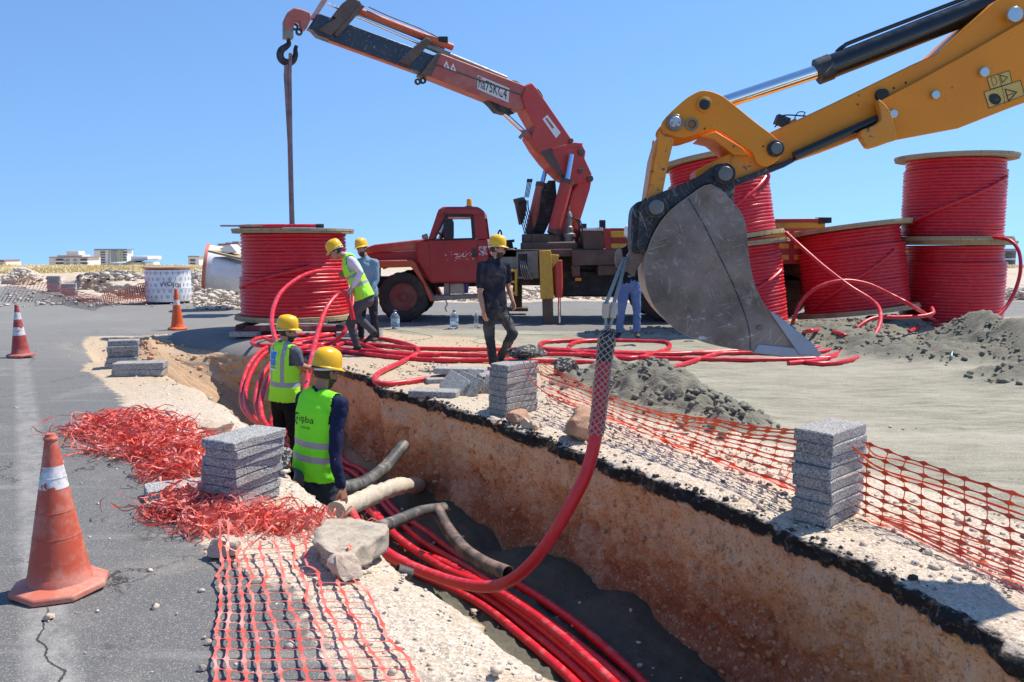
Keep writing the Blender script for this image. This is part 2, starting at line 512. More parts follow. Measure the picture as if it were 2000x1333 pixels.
# lip raggedness
pr = np.stack([st * 2.2, np.zeros(ns), np.zeros(ns)], 1)
ragR = (fbm(pr, 4, .6) * .07 + fbm(pr * 5 + 9, 3, .7) * .045) * (st < 15); ragL = fbm(pr * .9 + 40, 4, .6) * .09 * (st < 15)
LR_, LL_ = lipR(st) + ragR, lipL(st) + ragL
closed = smooth(13.9, 14.6, st)
mid = (LR_ + LL_) / 2
LR_ = LR_ * (1 - closed) + mid * closed; LL_ = LL_ * (1 - closed) + mid * closed
fz = np.where(st > 14.6, 1.0, closed)

def outside(side):
    V = (LR_[:, None] + out[None, :]) if side > 0 else (LL_[:, None] - out[None, ::-1])
    S = np.repeat(st[:, None], len(out), 1)
    x, y = to_xy(S, V); x, y = x.ravel(), y.ravel()
    z = ground_z(x, y)
    a, g, sd, by = masks(x, y)
    pit = far_pit(x, y)
    z2 = z + relief(x, y, z, a, g, sd, by) * (1 - pit)
    z2 = z2 - pit * .62
    # drop of the gravelly lip on the left / sagging crust
    dl = np.abs(V.ravel() - np.repeat((LR_ if side > 0 else LL_), len(out)))
    inside = (1 - np.repeat(fz, len(out)))
    if side < 0:
        sag = np.exp(-dl / .12) * .05 + (.35 * smooth(10.8, 12.2, S.ravel()) * np.exp(-dl / .35))
        z2 = z2 - sag * inside
    else:
        z2 = z2 - np.exp(-dl / .03) * .012 * inside - .22 * smooth(11.2, 12.6, S.ravel()) * np.exp(-dl / .3) * inside
    P = np.stack([x, y, z2], 1).reshape(ns, len(out), 3)
    C = np.stack([a, g, sd, np.maximum(by * .0, pit)], 1).reshape(ns, len(out), 4)
    return P, C
PR, CR = outside(1); PL, CL = outside(-1)
# inside: left wall, floor, right wall
dep = depth(st)
toeL = LL_ + (.10 + 1.5 * smooth(9.6, 11.6, st) * (1 - smooth(13.6, 14.5, st))) ; toeR = LR_ + .05 - 1.0 * smooth(12.2, 14.2, st)
toeL = np.minimum(toeL, mid - .01 - .1 * (1 - closed)); toeR = np.maximum(toeR, mid + .01)
def wall(lipP, toe, side):
    """rows from lip to toe"""
    t = (np.linspace(0, 1, NW) ** 1.35)[None, :]
    lipv = (LR_ if side > 0 else LL_)[:, None]
    zt = floor_z(st, toe)[:, None] * (1 - fz)[:, None]
    zl = lipP[:, :, None][:, :, 0][:, 2][:, None] if False else lipP[:, 2][:, None]
    te = np.where(t < .12, t * .8, t)  # crust stands plumb
    V = lipv + (toe[:, None] - lipv) * te
    Z = zl + (zt - zl) * t
    S = np.repeat(st[:, None], NW, 1)
    p = np.stack([S, V * .6, Z], -1).reshape(-1, 3)
    amp = np.sin(np.clip(t, 0, 1) * np.pi) ** .5 * (1 - fz)[:, None]
    low = smooth(-.25, -.75, Z)
    disp = (fbm(p * np.array([2.0, 2, 3]), 4, .55) * .075).reshape(Z.shape) + (fbm(p * 11, 4, .65) * .042).reshape(Z.shape) + (fbm(p * 34, 2) * .014).reshape(Z.shape)
    disp = disp + low * (np.abs(fbm(p * 4 + 30, 4, .6)) * .22).reshape(Z.shape)
    crust = np.exp(-((Z + .045) / .045) ** 2) * (fbm(p * np.array([9, 9, 14.]) + 3, 4, .7) * .065).reshape(Z.shape)
    ledge = smooth(-.150, -.105, Z + crust * .6) * (t > 0) * .035 * (side > 0)
    far_slope = (fbm(p * np.array([1.6, 2, 2.]) + 11, 5, .65) * .42).reshape(Z.shape) * smooth(9.6, 11, S) * amp
    V = V + side * (disp * amp + crust * 1.3 * (1 - fz)[:, None] * (t > 0) - ledge + far_slope)
    Z = Z + (fbm(p * 11 + 8, 2) * .012).reshape(Z.shape) * amp
    X, Y = to_xy(S, V)
    q = np.stack([X, Y, Z], -1)
    q[:, 0] = lipP
    return q
WR = wall(PR[:, 0], toeR, 1)
WL = wall(PL[:, -1], toeL, -1)
tf = np.linspace(0, 1, NF)[None, :]
svL = to_sv(WL[:, -1, 0], WL[:, -1, 1])[1][:, None]; svR = to_sv(WR[:, -1, 0], WR[:, -1, 1])[1][:, None]
Vf = svL + (svR - svL) * tf; Sf = np.repeat(st[:, None], NF, 1)
Zf = floor_z(Sf, Vf) * (1 - fz)[:, None]
pf = np.stack([Sf, Vf, Zf * 0], -1).reshape(-1, 3)
ef = (np.sin(tf * np.pi) ** .3) * (1 - fz)[:, None]
Zf = Zf + ((fbm(pf * 2.4, 4, .6) * .09 + fbm(pf * 14, 3) * .018 + np.abs(fbm(pf * 6 + 4, 3)) * .06).reshape(Zf.shape)) * ef
Xf, Yf = to_xy(Sf, Vf)
PF = np.stack([Xf, Yf, Zf], -1); PF[:, 0] = WL[:, -1]; PF[:, -1] = WR[:, -1]

# ------------------------------------------------------------------ ground materials
def ground_material():
    t = NT('ground_surface'); p = t.pos()
    m = t.attr('mask'); am = t.sep(m, 0); gm = t.sep(m, 1); sm = t.sep(m, 2)
    al = t.attr('mask', 'Alpha')
    n1 = t.noise(3.2, 6, p); n2 = t.noise(14, 4, p); n3 = t.noise(.45, 4, p)
    # asphalt: grey binder, pale and dark aggregate, cracks, worn white line, dust
    v = t.voro(230, p, out='Color'); vs = t.sep(v, 0)
    asp = t.mix(n3, (.125, .124, .122), (.165, .162, .157))
    asp = t.mix(t.maprange(n1, .35, .7), asp, (.14, .138, .134))
    asp = t.mix(t.math('MULTIPLY', t.maprange(vs, .84, .96), .7), asp, (.40, .375, .34))
    asp = t.mix(t.math('MULTIPLY', t.maprange(vs, .22, .10), .6), asp, (.07, .07, .075))
    dusty = t.maprange(t.noise(.9, 7, p, rough=.7), .56, .75)
    asp = t.mix(t.math('MULTIPLY', dusty, .4), asp, (.42, .37, .31))
    streak = t.noise(1.0, 5, t.mapping(p, (.35, 5, 1)), rough=.6)
    asp = t.mix(t.math('MULTIPLY', t.maprange(streak, .56, .72), .35), asp, (.36, .34, .31))
    a0, a1 = G(48, 760), G(103, 1333); dl = (a1 - a0).normalized(); nl = (-dl.y, dl.x, 0)
    wob = t.math('MULTIPLY', t.math('SUBTRACT', t.noise(2.2, 2, p), .5), .03)
    dist = t.math('ABSOLUTE', t.math('ADD', t.dot(p, nl, tuple(a0)), wob))
    line = t.maprange(dist, .12, .06)
    worn = t.maprange(t.noise(6, 8, p, rough=.75), .38, .62)
    nearer = t.maprange(t.sep(p, 1), 3, 14, 1, .45)
    asp = t.mix(t.math('MULTIPLY', t.math('MULTIPLY', line, nearer), t.math('ADD', t.math('MULTIPLY', worn, .38), .10)), asp, (.48, .46, .42))
    cw = t.math('ADD', t.math('MULTIPLY', t.math('SUBTRACT', t.noise(3.4, 1, p), .5), .26), t.math('MULTIPLY', t.math('SUBTRACT', t.noise(22, 3, p), .5), .03))
    cd = t.math('ABSOLUTE', t.math('ADD', t.dot(p, nl, tuple(a0 + Vector(nl) * .0)), cw))
    ygate = t.maprange(t.sep(p, 1), 3.7, 3.5)
    crack = t.math('MULTIPLY', t.maprange(cd, .0065, .0035), ygate)
    dv = t.new('ShaderNodeVectorMath'); dv.operation = 'ADD'; t.lk(p, dv.inputs[0])
    dn = t.new('ShaderNodeVectorMath'); dn.operation = 'SCALE'; t.lk(t.noise(2.5, 6, p, color=True, rough=.7), dn.inputs[0]); dn.inputs[3].default_value = .7
    t.lk(dn.outputs[0], dv.inputs[1])
    ce = t.voro(.55, dv.outputs[0], feature='DISTANCE_TO_EDGE')
    gate = t.maprange(t.noise(.55, 3, p), .50, .58)
    crack2 = t.math('MULTIPLY', t.maprange(ce, .007, .003), gate)
    craze = t.math('MULTIPLY', t.maprange(t.voro(7, dv.outputs[0], feature='DISTANCE_TO_EDGE'), .05, .02), t.maprange(t.noise(.8, 5, p), .62, .68))
    cr = t.math('MAXIMUM', t.math('MAXIMUM', crack, crack2), t.math('MULTIPLY', craze, .7))
    asp = t.mix(t.math('MULTIPLY', cr, .88), asp, (.035, .033, .03))
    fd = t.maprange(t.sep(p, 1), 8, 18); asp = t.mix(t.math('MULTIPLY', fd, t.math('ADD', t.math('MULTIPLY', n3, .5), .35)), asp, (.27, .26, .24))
    # crushed limestone gravel
    vg = t.voro(52, p, out='Color'); vg2 = t.voro(120, p, out='Color')
    gra = t.mix(t.sep(vg, 0), (.44, .35, .26), (.65, .555, .44))
    gra = t.mix(t.math('MULTIPLY', t.maprange(t.sep(vg2, 1), .7, .95), .6), gra, (.78, .72, .63))
    gra = t.mix(t.math('MULTIPLY', t.maprange(t.sep(vg2, 2), .82, .93), .5), gra, (.17, .14, .12))
    gra = t.mix(t.maprange(t.noise(1.3, 6, p, rough=.65), .5, .75), gra, (.48, .36, .25))
    gra = t.mix(t.math('MULTIPLY', t.maprange(t.noise(2.3, 7, p, rough=.7), .60, .70), .75), gra, (.24, .225, .21))
    ey = t.math('MULTIPLY', t.maprange(t.sep(p, 1), 7.5, 10.5), t.maprange(t.sep(p, 1), 24, 19)); gra = t.mix(t.math('MULTIPLY', ey, .75), gra, t.mix(n2, (.36, .26, .165), (.58, .46, .32)))
    # grey building sand with tracks
    trk = t.noise(2.0, 6, t.mapping(p, (.7, 4.5, 1), (0, 0, .10)), rough=.65)
    sa = t.mix(t.maprange(trk, .32, .68), (.215, .20, .145), (.40, .375, .29))
    sa = t.mix(t.math('MULTIPLY', t.maprange(t.noise(.7, 5, p), .45, .7), .7), sa, (.40, .365, .285))
    pale = t.maprange(t.noise(.5, 4, t.mapping(p, (.5, 1.6, 1))), .52, .68)
    sa = t.mix(t.math('MULTIPLY', pale, .45), sa, (.50, .455, .37))
    sa = t.mix(t.math('MULTIPLY', t.maprange(t.sep(vg2, 0), .88, .95), .5), sa, (.55, .52, .46))
    # pile sand is damp and darker
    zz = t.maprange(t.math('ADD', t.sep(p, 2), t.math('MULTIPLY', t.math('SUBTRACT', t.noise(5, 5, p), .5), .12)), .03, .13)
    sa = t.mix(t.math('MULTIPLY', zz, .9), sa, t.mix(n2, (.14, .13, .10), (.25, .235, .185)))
    # blend with ragged borders
    rag = t.math('MULTIPLY', t.math('SUBTRACT', t.noise(7, 7, p, rough=.7), .5), 1.1)
    fs = t.maprange(t.math('ADD', sm, rag), .35, .65)
    fa = t.maprange(t.math('ADD', am, rag), .42, .60)
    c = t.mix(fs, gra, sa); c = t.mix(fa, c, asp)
    brown = t.mix(n1, (.36, .19, .10), (.55, .38, .24))
    c = t.mix(al, c, brown)
    # far dry land
    fy = t.maprange(t.sep(p, 1), 40, 60)
    c = t.mix(fy, c, t.mix(n3, (.50, .40, .24), (.60, .48, .30)))
    nfa = t.math('SUBTRACT', 1.0, fa)
    hg = t.math('MULTIPLY', t.math('ADD', t.voro(52, p), t.math('MULTIPLY', t.voro(120, p), .5)), nfa)
    h = t.math('ADD', t.math('MULTIPLY', hg, .9), t.math('MULTIPLY', t.noise(160, 2, p), .35))
    h = t.math('SUBTRACT', h, t.math('MULTIPLY', t.math('MULTIPLY', cr, fa), 1.2))
    h = t.math('ADD', h, t.math('MULTIPLY', t.math('MULTIPLY', t.math('ADD', trk, t.noise(18, 5, t.mapping(p, (.5, 2.2, 1)), rough=.7)), fs), 4.0))
    nb = t.bump(h, .55, .012)
    return t.done(c, t.mix(fa, (.95,) * 3, (.82,) * 3), 0, nb, .25)
def wall_material():
    t = NT('cut_earth'); p = t.pos(); z = t.sep(p, 2)
    n1 = t.noise(2.1, 7, p, rough=.65); n2 = t.noise(11, 6, p, rough=.7)
    earth = t.mix(t.maprange(n1, .35, .65), (.74, .345, .14), (.80, .51, .29))
    earth = t.mix(t.math('MULTIPLY', t.maprange(n2, .46, .70), .7), earth, (.62, .25, .10))
    fine = t.noise(55, 5, p, rough=.75); earth = t.mix(t.maprange(fine, .52, .66), earth, (.76, .50, .32)); earth = t.mix(t.maprange(fine, .46, .34), earth, (.30, .12, .06))
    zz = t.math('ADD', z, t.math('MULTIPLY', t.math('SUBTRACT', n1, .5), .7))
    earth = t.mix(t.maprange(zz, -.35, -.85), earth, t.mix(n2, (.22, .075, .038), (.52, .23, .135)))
    earth = t.mix(t.math('MULTIPLY', t.maprange(zz, -.62, -.15), t.maprange(t.noise(3.1, 7, p, rough=.7), .40, .62, .0, .55)), earth, (.78, .58, .43))
    chalk = t.maprange(t.noise(1.6, 6, t.mapping(p, (1, 1, .35)), rough=.6), .55, .68)
    earth = t.mix(t.math('MULTIPLY', chalk, .5), earth, (.76, .55, .40)); earth = t.mix(t.math('MULTIPLY', t.maprange(t.noise(5.5, 8, p, rough=.75), .56, .64), .6), earth, (.27, .10, .05))
    vst = t.voro(26, p, out='Color'); stones = t.maprange(t.sep(vst, 0), .78, .82)
    earth = t.mix(t.math('MULTIPLY', stones, .16), earth, (.72, .52, .40))
    st2 = t.maprange(t.sep(t.voro(95, p, out='Color'), 1), .93, .96)
    earth = t.mix(t.math('MULTIPLY', st2, .5), earth, (.72, .6, .5))
    st3 = t.maprange(t.sep(t.voro(70, p, out='Color'), 2), .90, .95)
    earth = t.mix(t.math('MULTIPLY', st3, .4), earth, (.13, .07, .05))
    zt = t.math('ADD', z, t.math('MULTIPLY', t.math('SUBTRACT', t.noise(9, 6, p, rough=.65), .5), .10))
    zt = t.math('ADD', zt, t.math('MULTIPLY', t.math('SUBTRACT', t.noise(1.5, 6, p, rough=.75), .5), .24))
    top = t.maprange(zt, -.125, -.105)
    blk = t.mix(t.maprange(t.noise(16, 6, p, rough=.7), .58, .66), (.030, .028, .027), (.17, .145, .12)); blk = t.mix(t.math('MULTIPLY', t.maprange(t.noise(7, 6, p, rough=.75), .54, .64), .6), blk, (.33, .22, .14))
    lipd = t.maprange(zt, -.015, .005)
    c = t.mix(top, earth, blk); c = t.mix(lipd, c, (.56, .47, .38))
    sy = t.maprange(t.sep(p, 1), 10.5, 12.5)   # the far end is cut in bare pale marl, no asphalt layer left
    c = t.mix(sy, c, t.mix(n2, (.36, .25, .155), (.54, .42, .285)))
    h = t.math('ADD', t.math('MULTIPLY', t.noise(38, 8, p, rough=.78), 1.0), t.math('MULTIPLY', t.voro(26, p), -.8))
    h = t.math('ADD', h, t.math('MULTIPLY', t.voro(60, p), -.5))
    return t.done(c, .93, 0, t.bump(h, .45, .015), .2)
def lwall_material():
    t = NT('cut_gravel'); p = t.pos()
    n2 = t.noise(9, 6, p, rough=.7)
    c = t.mix(n2, (.34, .235, .135), (.54, .41, .275))
    c = t.mix(t.math('MULTIPLY', t.maprange(t.noise(2.2, 6, p, rough=.7), .54, .66), .7), c, (.26, .16, .10))
    c = t.mix(t.maprange(t.noise(45, 5, p, rough=.75), .56, .66), c, (.66, .54, .40))
    h = t.math('ADD', t.math('MULTIPLY', t.noise(24, 8, p, rough=.78), 1.5), t.math('MULTIPLY', t.voro(40, p), -.8))
    return t.done(c, .93, 0, t.bump(h, .6, .02), .2)
def floor_material():
    t = NT('bedding_sand'); p = t.pos()
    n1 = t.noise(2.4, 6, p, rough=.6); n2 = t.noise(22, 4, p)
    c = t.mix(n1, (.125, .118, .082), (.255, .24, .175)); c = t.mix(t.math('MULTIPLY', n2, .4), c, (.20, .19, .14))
    vv = t.dot(p, (T_N[0], T_N[1], 0), (T_O[0], T_O[1], 0)); shade_damp = t.maprange(t.math('ADD', vv, t.math('MULTIPLY', t.noise(2, 5, p), .9)), -.55, -.1)  # darker towards the right wall: its shade is put into the damp tone
    c = t.mix(t.math('MULTIPLY', shade_damp, .8), c, t.mix(n2, (.055, .050, .043), (.125, .112, .09)))
    sy = t.maprange(t.sep(p, 1), 9.2, 10.6)
    c = t.mix(sy, c, t.mix(n2, (.36, .22, .13), (.55, .40, .26)))
    h = t.math('ADD', t.noise(30, 5, p, rough=.65), t.math('MULTIPLY', t.noise(7, 4, p), 1.5))
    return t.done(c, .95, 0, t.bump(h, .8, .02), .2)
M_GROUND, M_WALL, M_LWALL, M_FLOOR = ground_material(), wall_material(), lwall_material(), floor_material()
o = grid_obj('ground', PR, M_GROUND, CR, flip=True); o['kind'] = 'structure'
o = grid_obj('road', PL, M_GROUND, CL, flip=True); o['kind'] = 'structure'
nin = int((st < 14.7).sum())
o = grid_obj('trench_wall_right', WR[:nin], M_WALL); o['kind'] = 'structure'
o = grid_obj('trench_wall_left', WL[:nin], M_LWALL, flip=True); o['kind'] = 'structure'
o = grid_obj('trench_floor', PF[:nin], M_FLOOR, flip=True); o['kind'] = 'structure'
def gz(x, y): return float(ground_z(np.array([x]), np.array([y]))[0])
# ------------------------------------------------------------------ materials of the loose things
def cable_mat():
    t = NT('red_cable'); o_ = t.obj(); p = t.pos()
    c = t.mix(t.noise(5, 5, p), (.55, .009, .021), (.70, .020, .036))
    d = t.maprange(t.noise(11, 8, p, rough=.7), .50, .72)
    g = t.new('ShaderNodeNewGeometry'); nz = t.sep(g.outputs['Normal'], 2)
    up = t.maprange(nz, -.1, .9, .03, .38)
    c = t.mix(t.math('MULTIPLY', d, up), c, (.66, .42, .36))
    return t.done(c, t.maprange(d, 0, 1, .33, .6), 0, t.bump(t.noise(70, 3, p), .08, .01), .5)
M_CABLE = cable_mat()
def block_mat():
    t = NT('grey_concrete_block'); p = t.pos()
    oi = t.new('ShaderNodeObjectInfo')
    v = t.sep(t.voro(150, p, out='Color'), 0)
    c = t.mix(t.noise(3, 5, p), (.34, .34, .335), (.46, .46, .45))
    c = t.mix(t.maprange(oi.outputs['Random'], 0, 1, 0, .75), c, (.27, .25, .24))
    c = t.mix(t.maprange(v, .62, .85), c, (.56, .56, .54)); c = t.mix(t.maprange(v, .35, .15), c, (.16, .155, .15))
    c = t.mix(t.math('MULTIPLY', t.maprange(t.noise(4, 7, p, rough=.7), .5, .7), .35), c, (.50, .43, .36))
    c = t.mix(t.maprange(t.noise(2.2, 6, p, rough=.7), .55, .66, 0, .5), c, (.50, .45, .39))
    h = t.math('ADD', t.voro(150, p), t.noise(90, 3, p))
    return t.done(c, .95, 0, t.bump(h, .75, .008), .2)
M_BLOCK = block_mat()
def rock_mat(name, a, b, c_, sc=6):
    t = NT(name); o_ = t.obj()
    c = t.mix(t.maprange(t.noise(sc, 7, rough=.65), .35, .65), a, b)
    c = t.mix(t.maprange(t.noise(sc * 2.3, 6, rough=.7), .55, .68), c, c_)
    return t.done(c, .9, 0, t.bump(t.noise(sc * 5, 7, rough=.7), .6, .02), .25)
M_ROCK = rock_mat('limestone', (.50, .38, .29), (.66, .54, .42), (.40, .24, .16), 9)
M_BOULDER = rock_mat('red_boulder', (.42, .22, .13), (.55, .38, .27), (.27, .13, .08), 5)
M_SLAB = rock_mat('slab_crust', (.46, .38, .29), (.60, .51, .40), (.22, .19, .165), 26)
def asph_chunk():
    t = NT('broken_asphalt'); v = t.sep(t.voro(48, out='Color'), 0)
    c = t.mix(t.noise(6, 5), (.045, .043, .042), (.09, .085, .08)); c = t.mix(t.maprange(v, .72, .8), c, (.36, .33, .29))
    h = t.math('ADD', t.voro(48), t.noise(60, 4))
    return t.done(c, .9, 0, t.bump(h, .9, .015), .3)
M_ASPH = asph_chunk()
M_NETR = pm('orange_net', (.86, .085, .018), .45, var=.15, scale=12, dust=(.85, .36, .25), dust_amt=.25, dust_scale=6, spec=.4)
M_NETP = pm('faded_red_net', (.78, .085, .050), .42, var=.2, scale=14, dust=(.80, .38, .32), dust_amt=.55, dust_scale=7, spec=.55)
M_PIPE = pm('black_corrugated_pipe', (.075, .072, .070), .55, var=.3, scale=8, dust=(.36, .33, .29), dust_amt=.45, dust_scale=6)
M_PIPE2 = pm('rusty_black_pipe', (.09, .07, .065), .6, var=.4, scale=10, dust=(.34, .22, .17), dust_amt=.5, dust_scale=9)
M_CRUST = rock_mat('mortar_crust', (.52, .44, .33), (.68, .60, .48), (.36, .28, .20), 22)
M_BLACK = pm('black_rubber', (.022, .022, .023), .55, var=.3, dust=(.2, .17, .14), dust_amt=.2)

# ------------------------------------------------------------------ traffic cones
def cone_mat(name, col, bands, dusty, peel=0.5):
    """bands: (z0, z1) of white sleeves"""
    t = NT(name); z = t.sep(t.obj(), 2)
    c = t.mix(t.noise(5, 5), col, tuple(x * .8 for x in col))
    c = t.mix(t.math('MULTIPLY', t.maprange(t.noise(6, 8, rough=.7), .48, .70), dusty), c, (.62, .43, .34))
    low = t.maprange(z, .14, .0); c = t.mix(t.math('MULTIPLY', low, .5 * dusty), c, (.60, .42, .33))
    for (a, b) in bands:
        f = t.math('MULTIPLY', t.maprange(z, a - .001, a + .001), t.maprange(z, b + .001, b - .001))
        f = t.math('MULTIPLY', f, t.maprange(t.noise(13, 4), .56 + .1 * (1 - peel), .54 + .1 * (1 - peel)))
        w = t.mix(t.maprange(t.noise(30, 5), .45, .6), (.72, .70, .68), (.55, .50, .48)); c = t.mix(f, c, w)
    return t.done(c, .5, 0, t.bump(t.noise(25, 4), .15, .01), .35)
def cone(x, y, h, rb, mat, label, rot=0.0, lean=(0, 0)):
    e = empty('traffic_cone', (x, y, gz(x, y)), rot, label, 'traffic cone', 'traffic cones along the trench')
    e.rotation_euler = (lean[0], lean[1], rot)
    m = MB(); prof = [(rb * .96, .045), (rb * .93, .06), (rb * .88, .085)]
    for k in range(0, 13):
        z = .09 + (h - .12) * k / 12; r = rb * .86 * (1 - k / 12) + .026 * k / 12; prof.append((r, z))
    for zz in (.30, .55): prof.append((0, 0)) if False else None
    prof += [(.031, h - .028), (.031, h - .02), (.024, h - .012), (.022, h), (.012, h + .002)]
    m.lathe(prof, 40, cap=True)
    for f in (.28, .47, .72):
        z = .09 + (h - .12) * f; r = rb * .86 * (1 - f) + .026 * f; m.ring((0, 0, z), (0, 0, z + .004), r + .0012, r - .002, 40)
    m.build('body', mat, e, world=False, smooth_=True)
    b = MB(); k = 8; q = [Vector((math.cos(math.pi / 8 + 2 * math.pi * i / k), math.sin(math.pi / 8 + 2 * math.pi * i / k), 0)) for i in range(k)]
    wv = [(v.x * rb * 1.42, v.y * rb * 1.42, .002 + .012 * max(0, math.sin(i * 2.1))) for i, v in enumerate(q)]
    b.add(wv + [(x_ * .985, y_ * .985, z_ + .03) for x_, y_, z_ in wv] + [(v.x * rb * .95, v.y * rb * .95, .055) for v in q],
          [list(range(k - 1, -1, -1))] + [[i, (i + 1) % k, k + (i + 1) % k, k + i] for i in range(k)] + [[k + i, k + (i + 1) % k, 2 * k + (i + 1) % k, 2 * k + i] for i in range(k)] + [list(range(2 * k, 3 * k))])
    b.build('base', mat, e, world=False, bevel=.008)
    return e
c0 = G(118, 1150); cone(c0.x, c0.y, .755, .155, cone_mat('cone_near', (.60, .105, .055), [(.50, .605)], .6, .5), 'large dusty orange cone with one torn white band on a square base, nearest the camera', .35)
c0 = G(41, 697); cone(c0.x, c0.y, .77, .135, cone_mat('cone_old', (.42, .06, .05), [(.32, .44), (.55, .66)], .35, .2), 'faded dark red cone with two pale bands standing by the white road line', .1, (0, -.02))
c0 = G(343, 645); cone(c0.x, c0.y + .1, .80, .135, cone_mat('cone_bright', (.85, .13, .03), [(.48, .58)], .15, 0), 'bright orange cone with one white band at the far end of the trench', .6)

# ------------------------------------------------------------------ concrete blocks
def block_mesh(L=.46, W=.24, T=.06, seed=0):
    bm = bmesh.new(); bmesh.ops.create_cube(bm, size=1.0); bmesh.ops.scale(bm, vec=(L, W, T), verts=bm.verts)
    bmesh.ops.bevel(bm, geom=bm.edges[:], offset=.006, segments=1, affect='EDGES')
    bmesh.ops.subdivide_edges(bm, edges=[e for e in bm.edges if e.calc_length() > .1], cuts=5, use_grid_fill=True)
    P = np.array([v.co[:] for v in bm.verts]); d = fbm(P * 18 + seed * 5.0, 3)
    for v, q, k in zip(bm.verts, P, d): v.co = Vector(q) * (1 + .0 ) + Vector((k * .006, fbm([q * 14 + 3], 1)[0] * .006, k * .002)) - Vector(q) * (.05 if abs(q[0]) > L * .47 and abs(q[1]) > W * .42 and vnoise([(q[0] * 9 + seed * 3, q[1] * 9, q[2] * 9)])[0] > .1 else 0)
    me = bpy.data.meshes.new('concrete_block'); bm.to_mesh(me); bm.free(); me.shade_smooth()
    try: me.set_sharp_from_angle(angle=R(30))
    except Exception: pass
    me.materials.append(M_BLOCK); return me
BM = [block_mesh(seed=k) for k in range(4)]
ORD = ['topmost', 'second', 'third', 'fourth', 'fifth', 'sixth', 'seventh', 'eighth', 'ninth']
def one_block(loc, rot, label, group, mesh=None, scale=(1, 1, 1)):
    o = bpy.data.objects.new('concrete_block', mesh or random.choice(BM)); COL.objects.link(o)
    o.location = loc; o.rotation_euler = rot; o.scale = scale
    return tag(o, label, 'concrete block', group)
def stack(x, y, yaw, n, t, where, group, lean=(0, 0), jit=.012, L=.46, W=.24, z0=None):
    """(x, y): the corner towards the camera; yaw: direction of the long side"""
    z0 = gz(x, y) if z0 is None else z0
    dl = Vector((math.cos(yaw), math.sin(yaw), 0)); ds = Vector((-dl.y, dl.x, 0))
    for k in range(n):
        c = Vector((x, y, 0)) + dl * (L / 2) + ds * (W / 2) + Vector((lean[0], lean[1], 0)) * (k / n)
        c += Vector((random.uniform(-jit, jit), random.uniform(-jit, jit), 0)); c.z = z0 + t * (k + .5) + .003
        i = n - 1 - k
        lab = ('topmost concrete block of ' if i == 0 else 'bottom concrete block of ' if k == 0 else ORD[i] + ' concrete block from the top of ') + where
        one_block(c, (random.uniform(-.006, .006), random.uniform(-.006, .006), yaw + random.uniform(-.05, .05)), lab, group, scale=(L / .46, W / .24, (t - .002) / .06))
stack(-1.70, 4.86, R(66), 8, .0575, 'the near stack beside the trench', 'blocks in the near stack', lean=(.07, -.05), jit=.016, W=.27)
stack(1.82, 4.61, R(42), 8, .069, 'the stack holding up the orange net', 'blocks in the net stack', lean=(.02, .03), jit=.012)
stack(-.05, 7.72, R(47), 8, .0625, 'the stack under the black asphalt lump', 'blocks in the asphalt capped stack', jit=.006)
g = G(205, 722); stack(g.x, g.y, R(20), 5, .075, 'the small stack by the far sunlit pit', 'blocks in the small stack', jit=.03, L=.38, W=.22, lean=(.05, 0))
g = G(214, 738); stack(g.x, g.y, R(8), 2, .085, 'the flat pair beside the small stack', 'flat pair of blocks', jit=.03, L=.60, W=.26)
# two half buried in the crumpled net
g = G(350, 965); one_block((g.x, g.y, .036), (.05, .03, R(30)), 'concrete block lying flat in the crumpled net behind the near stack', 'blocks in the crumpled net', scale=(.9, .8, 1.1))
g = G(372, 985); one_block((g.x, g.y, .034), (-.04, -.05, R(48)), 'concrete block half covered by crumpled net against the near stack', 'blocks in the crumpled net', scale=(.9, .8, 1.1))
# the tumbled pile beside the asphalt capped stack
for (px, py, z, rot, lab, sc) in [
    (850, 768, .036, (0, 0, R(-12)), 'concrete block lying flat at the front left of the tumbled pile', (1.15, 1, 1.2)),
    (900, 724, .13, (0, .02, R(-4)), 'long concrete block lying at the back of the tumbled pile under the cable', (1.35, 1, 1.2)),
    (890, 752, .09, (R(50), R(8), R(-58)), 'first tilted concrete block of the tumbled pile, after the flat one', (1, 1, 1.1)),
    (912, 752, .10, (R(55), R(5), R(-56)), 'second tilted concrete block of the tumbled pile', (1, 1, 1.1)),
    (930, 746, .11, (R(48), R(4), R(-54)), 'third tilted concrete block of the tumbled pile', (1, 1, 1.1)),
    (950, 744, .11, (R(-55), R(0), R(58)), 'concrete block of the tumbled pile leaning the other way', (1, 1, 1.1)),
    (967, 752, .10, (R(60), R(-8), R(-30)), 'concrete block on end between the tumbled pile and the capped stack', (.9, 1, 1.1)),
    (868, 742, .033, (0, 0, R(20)), 'concrete block flat behind the tilted ones, mostly in shade', (1, 1, 1.1))]:
    g = G(px, py, z); one_block((g.x, g.y, z), rot, lab, 'tumbled blocks beside the capped stack', scale=sc)

# ------------------------------------------------------------------ rocks
def rock(px, py, size, mat, label, seed, rz=0.0, lift=.8, name='rock', cat='rock', sub=4, rough=.35, rot=None, z=0.0):
    me = rock_mesh(size, seed, sub, rough); me.materials.append(mat)
    o = bpy.data.objects.new(name, me); COL.objects.link(o); g = G(px, py, z + size[2] * .5); o.location = (g.x, g.y, gz(g.x, g.y) + z + size[2] * lift * .8)
    o.rotation_euler = rot or (0, 0, rz); return tag(o, label, cat)
rock(1136, 838, (.21, .19, .19), M_BOULDER, 'large reddish boulder at the trench edge behind the hanging cable', 3, .5, .9, 'boulder', 'boulder')
rock(443, 1075, (.095, .085, .075), M_ROCK, 'cream rock weighing down the net where the strip begins', 5, .2)
rock(673, 1118, (.085, .09, .085), M_ROCK, 'cream rock at the right corner of the flat net strip', 8, 1.1)
rock(424, 842, (.19, .12, .085), M_ROCK, 'pinkish rock between the crumpled net and the near stack', 11, .1)
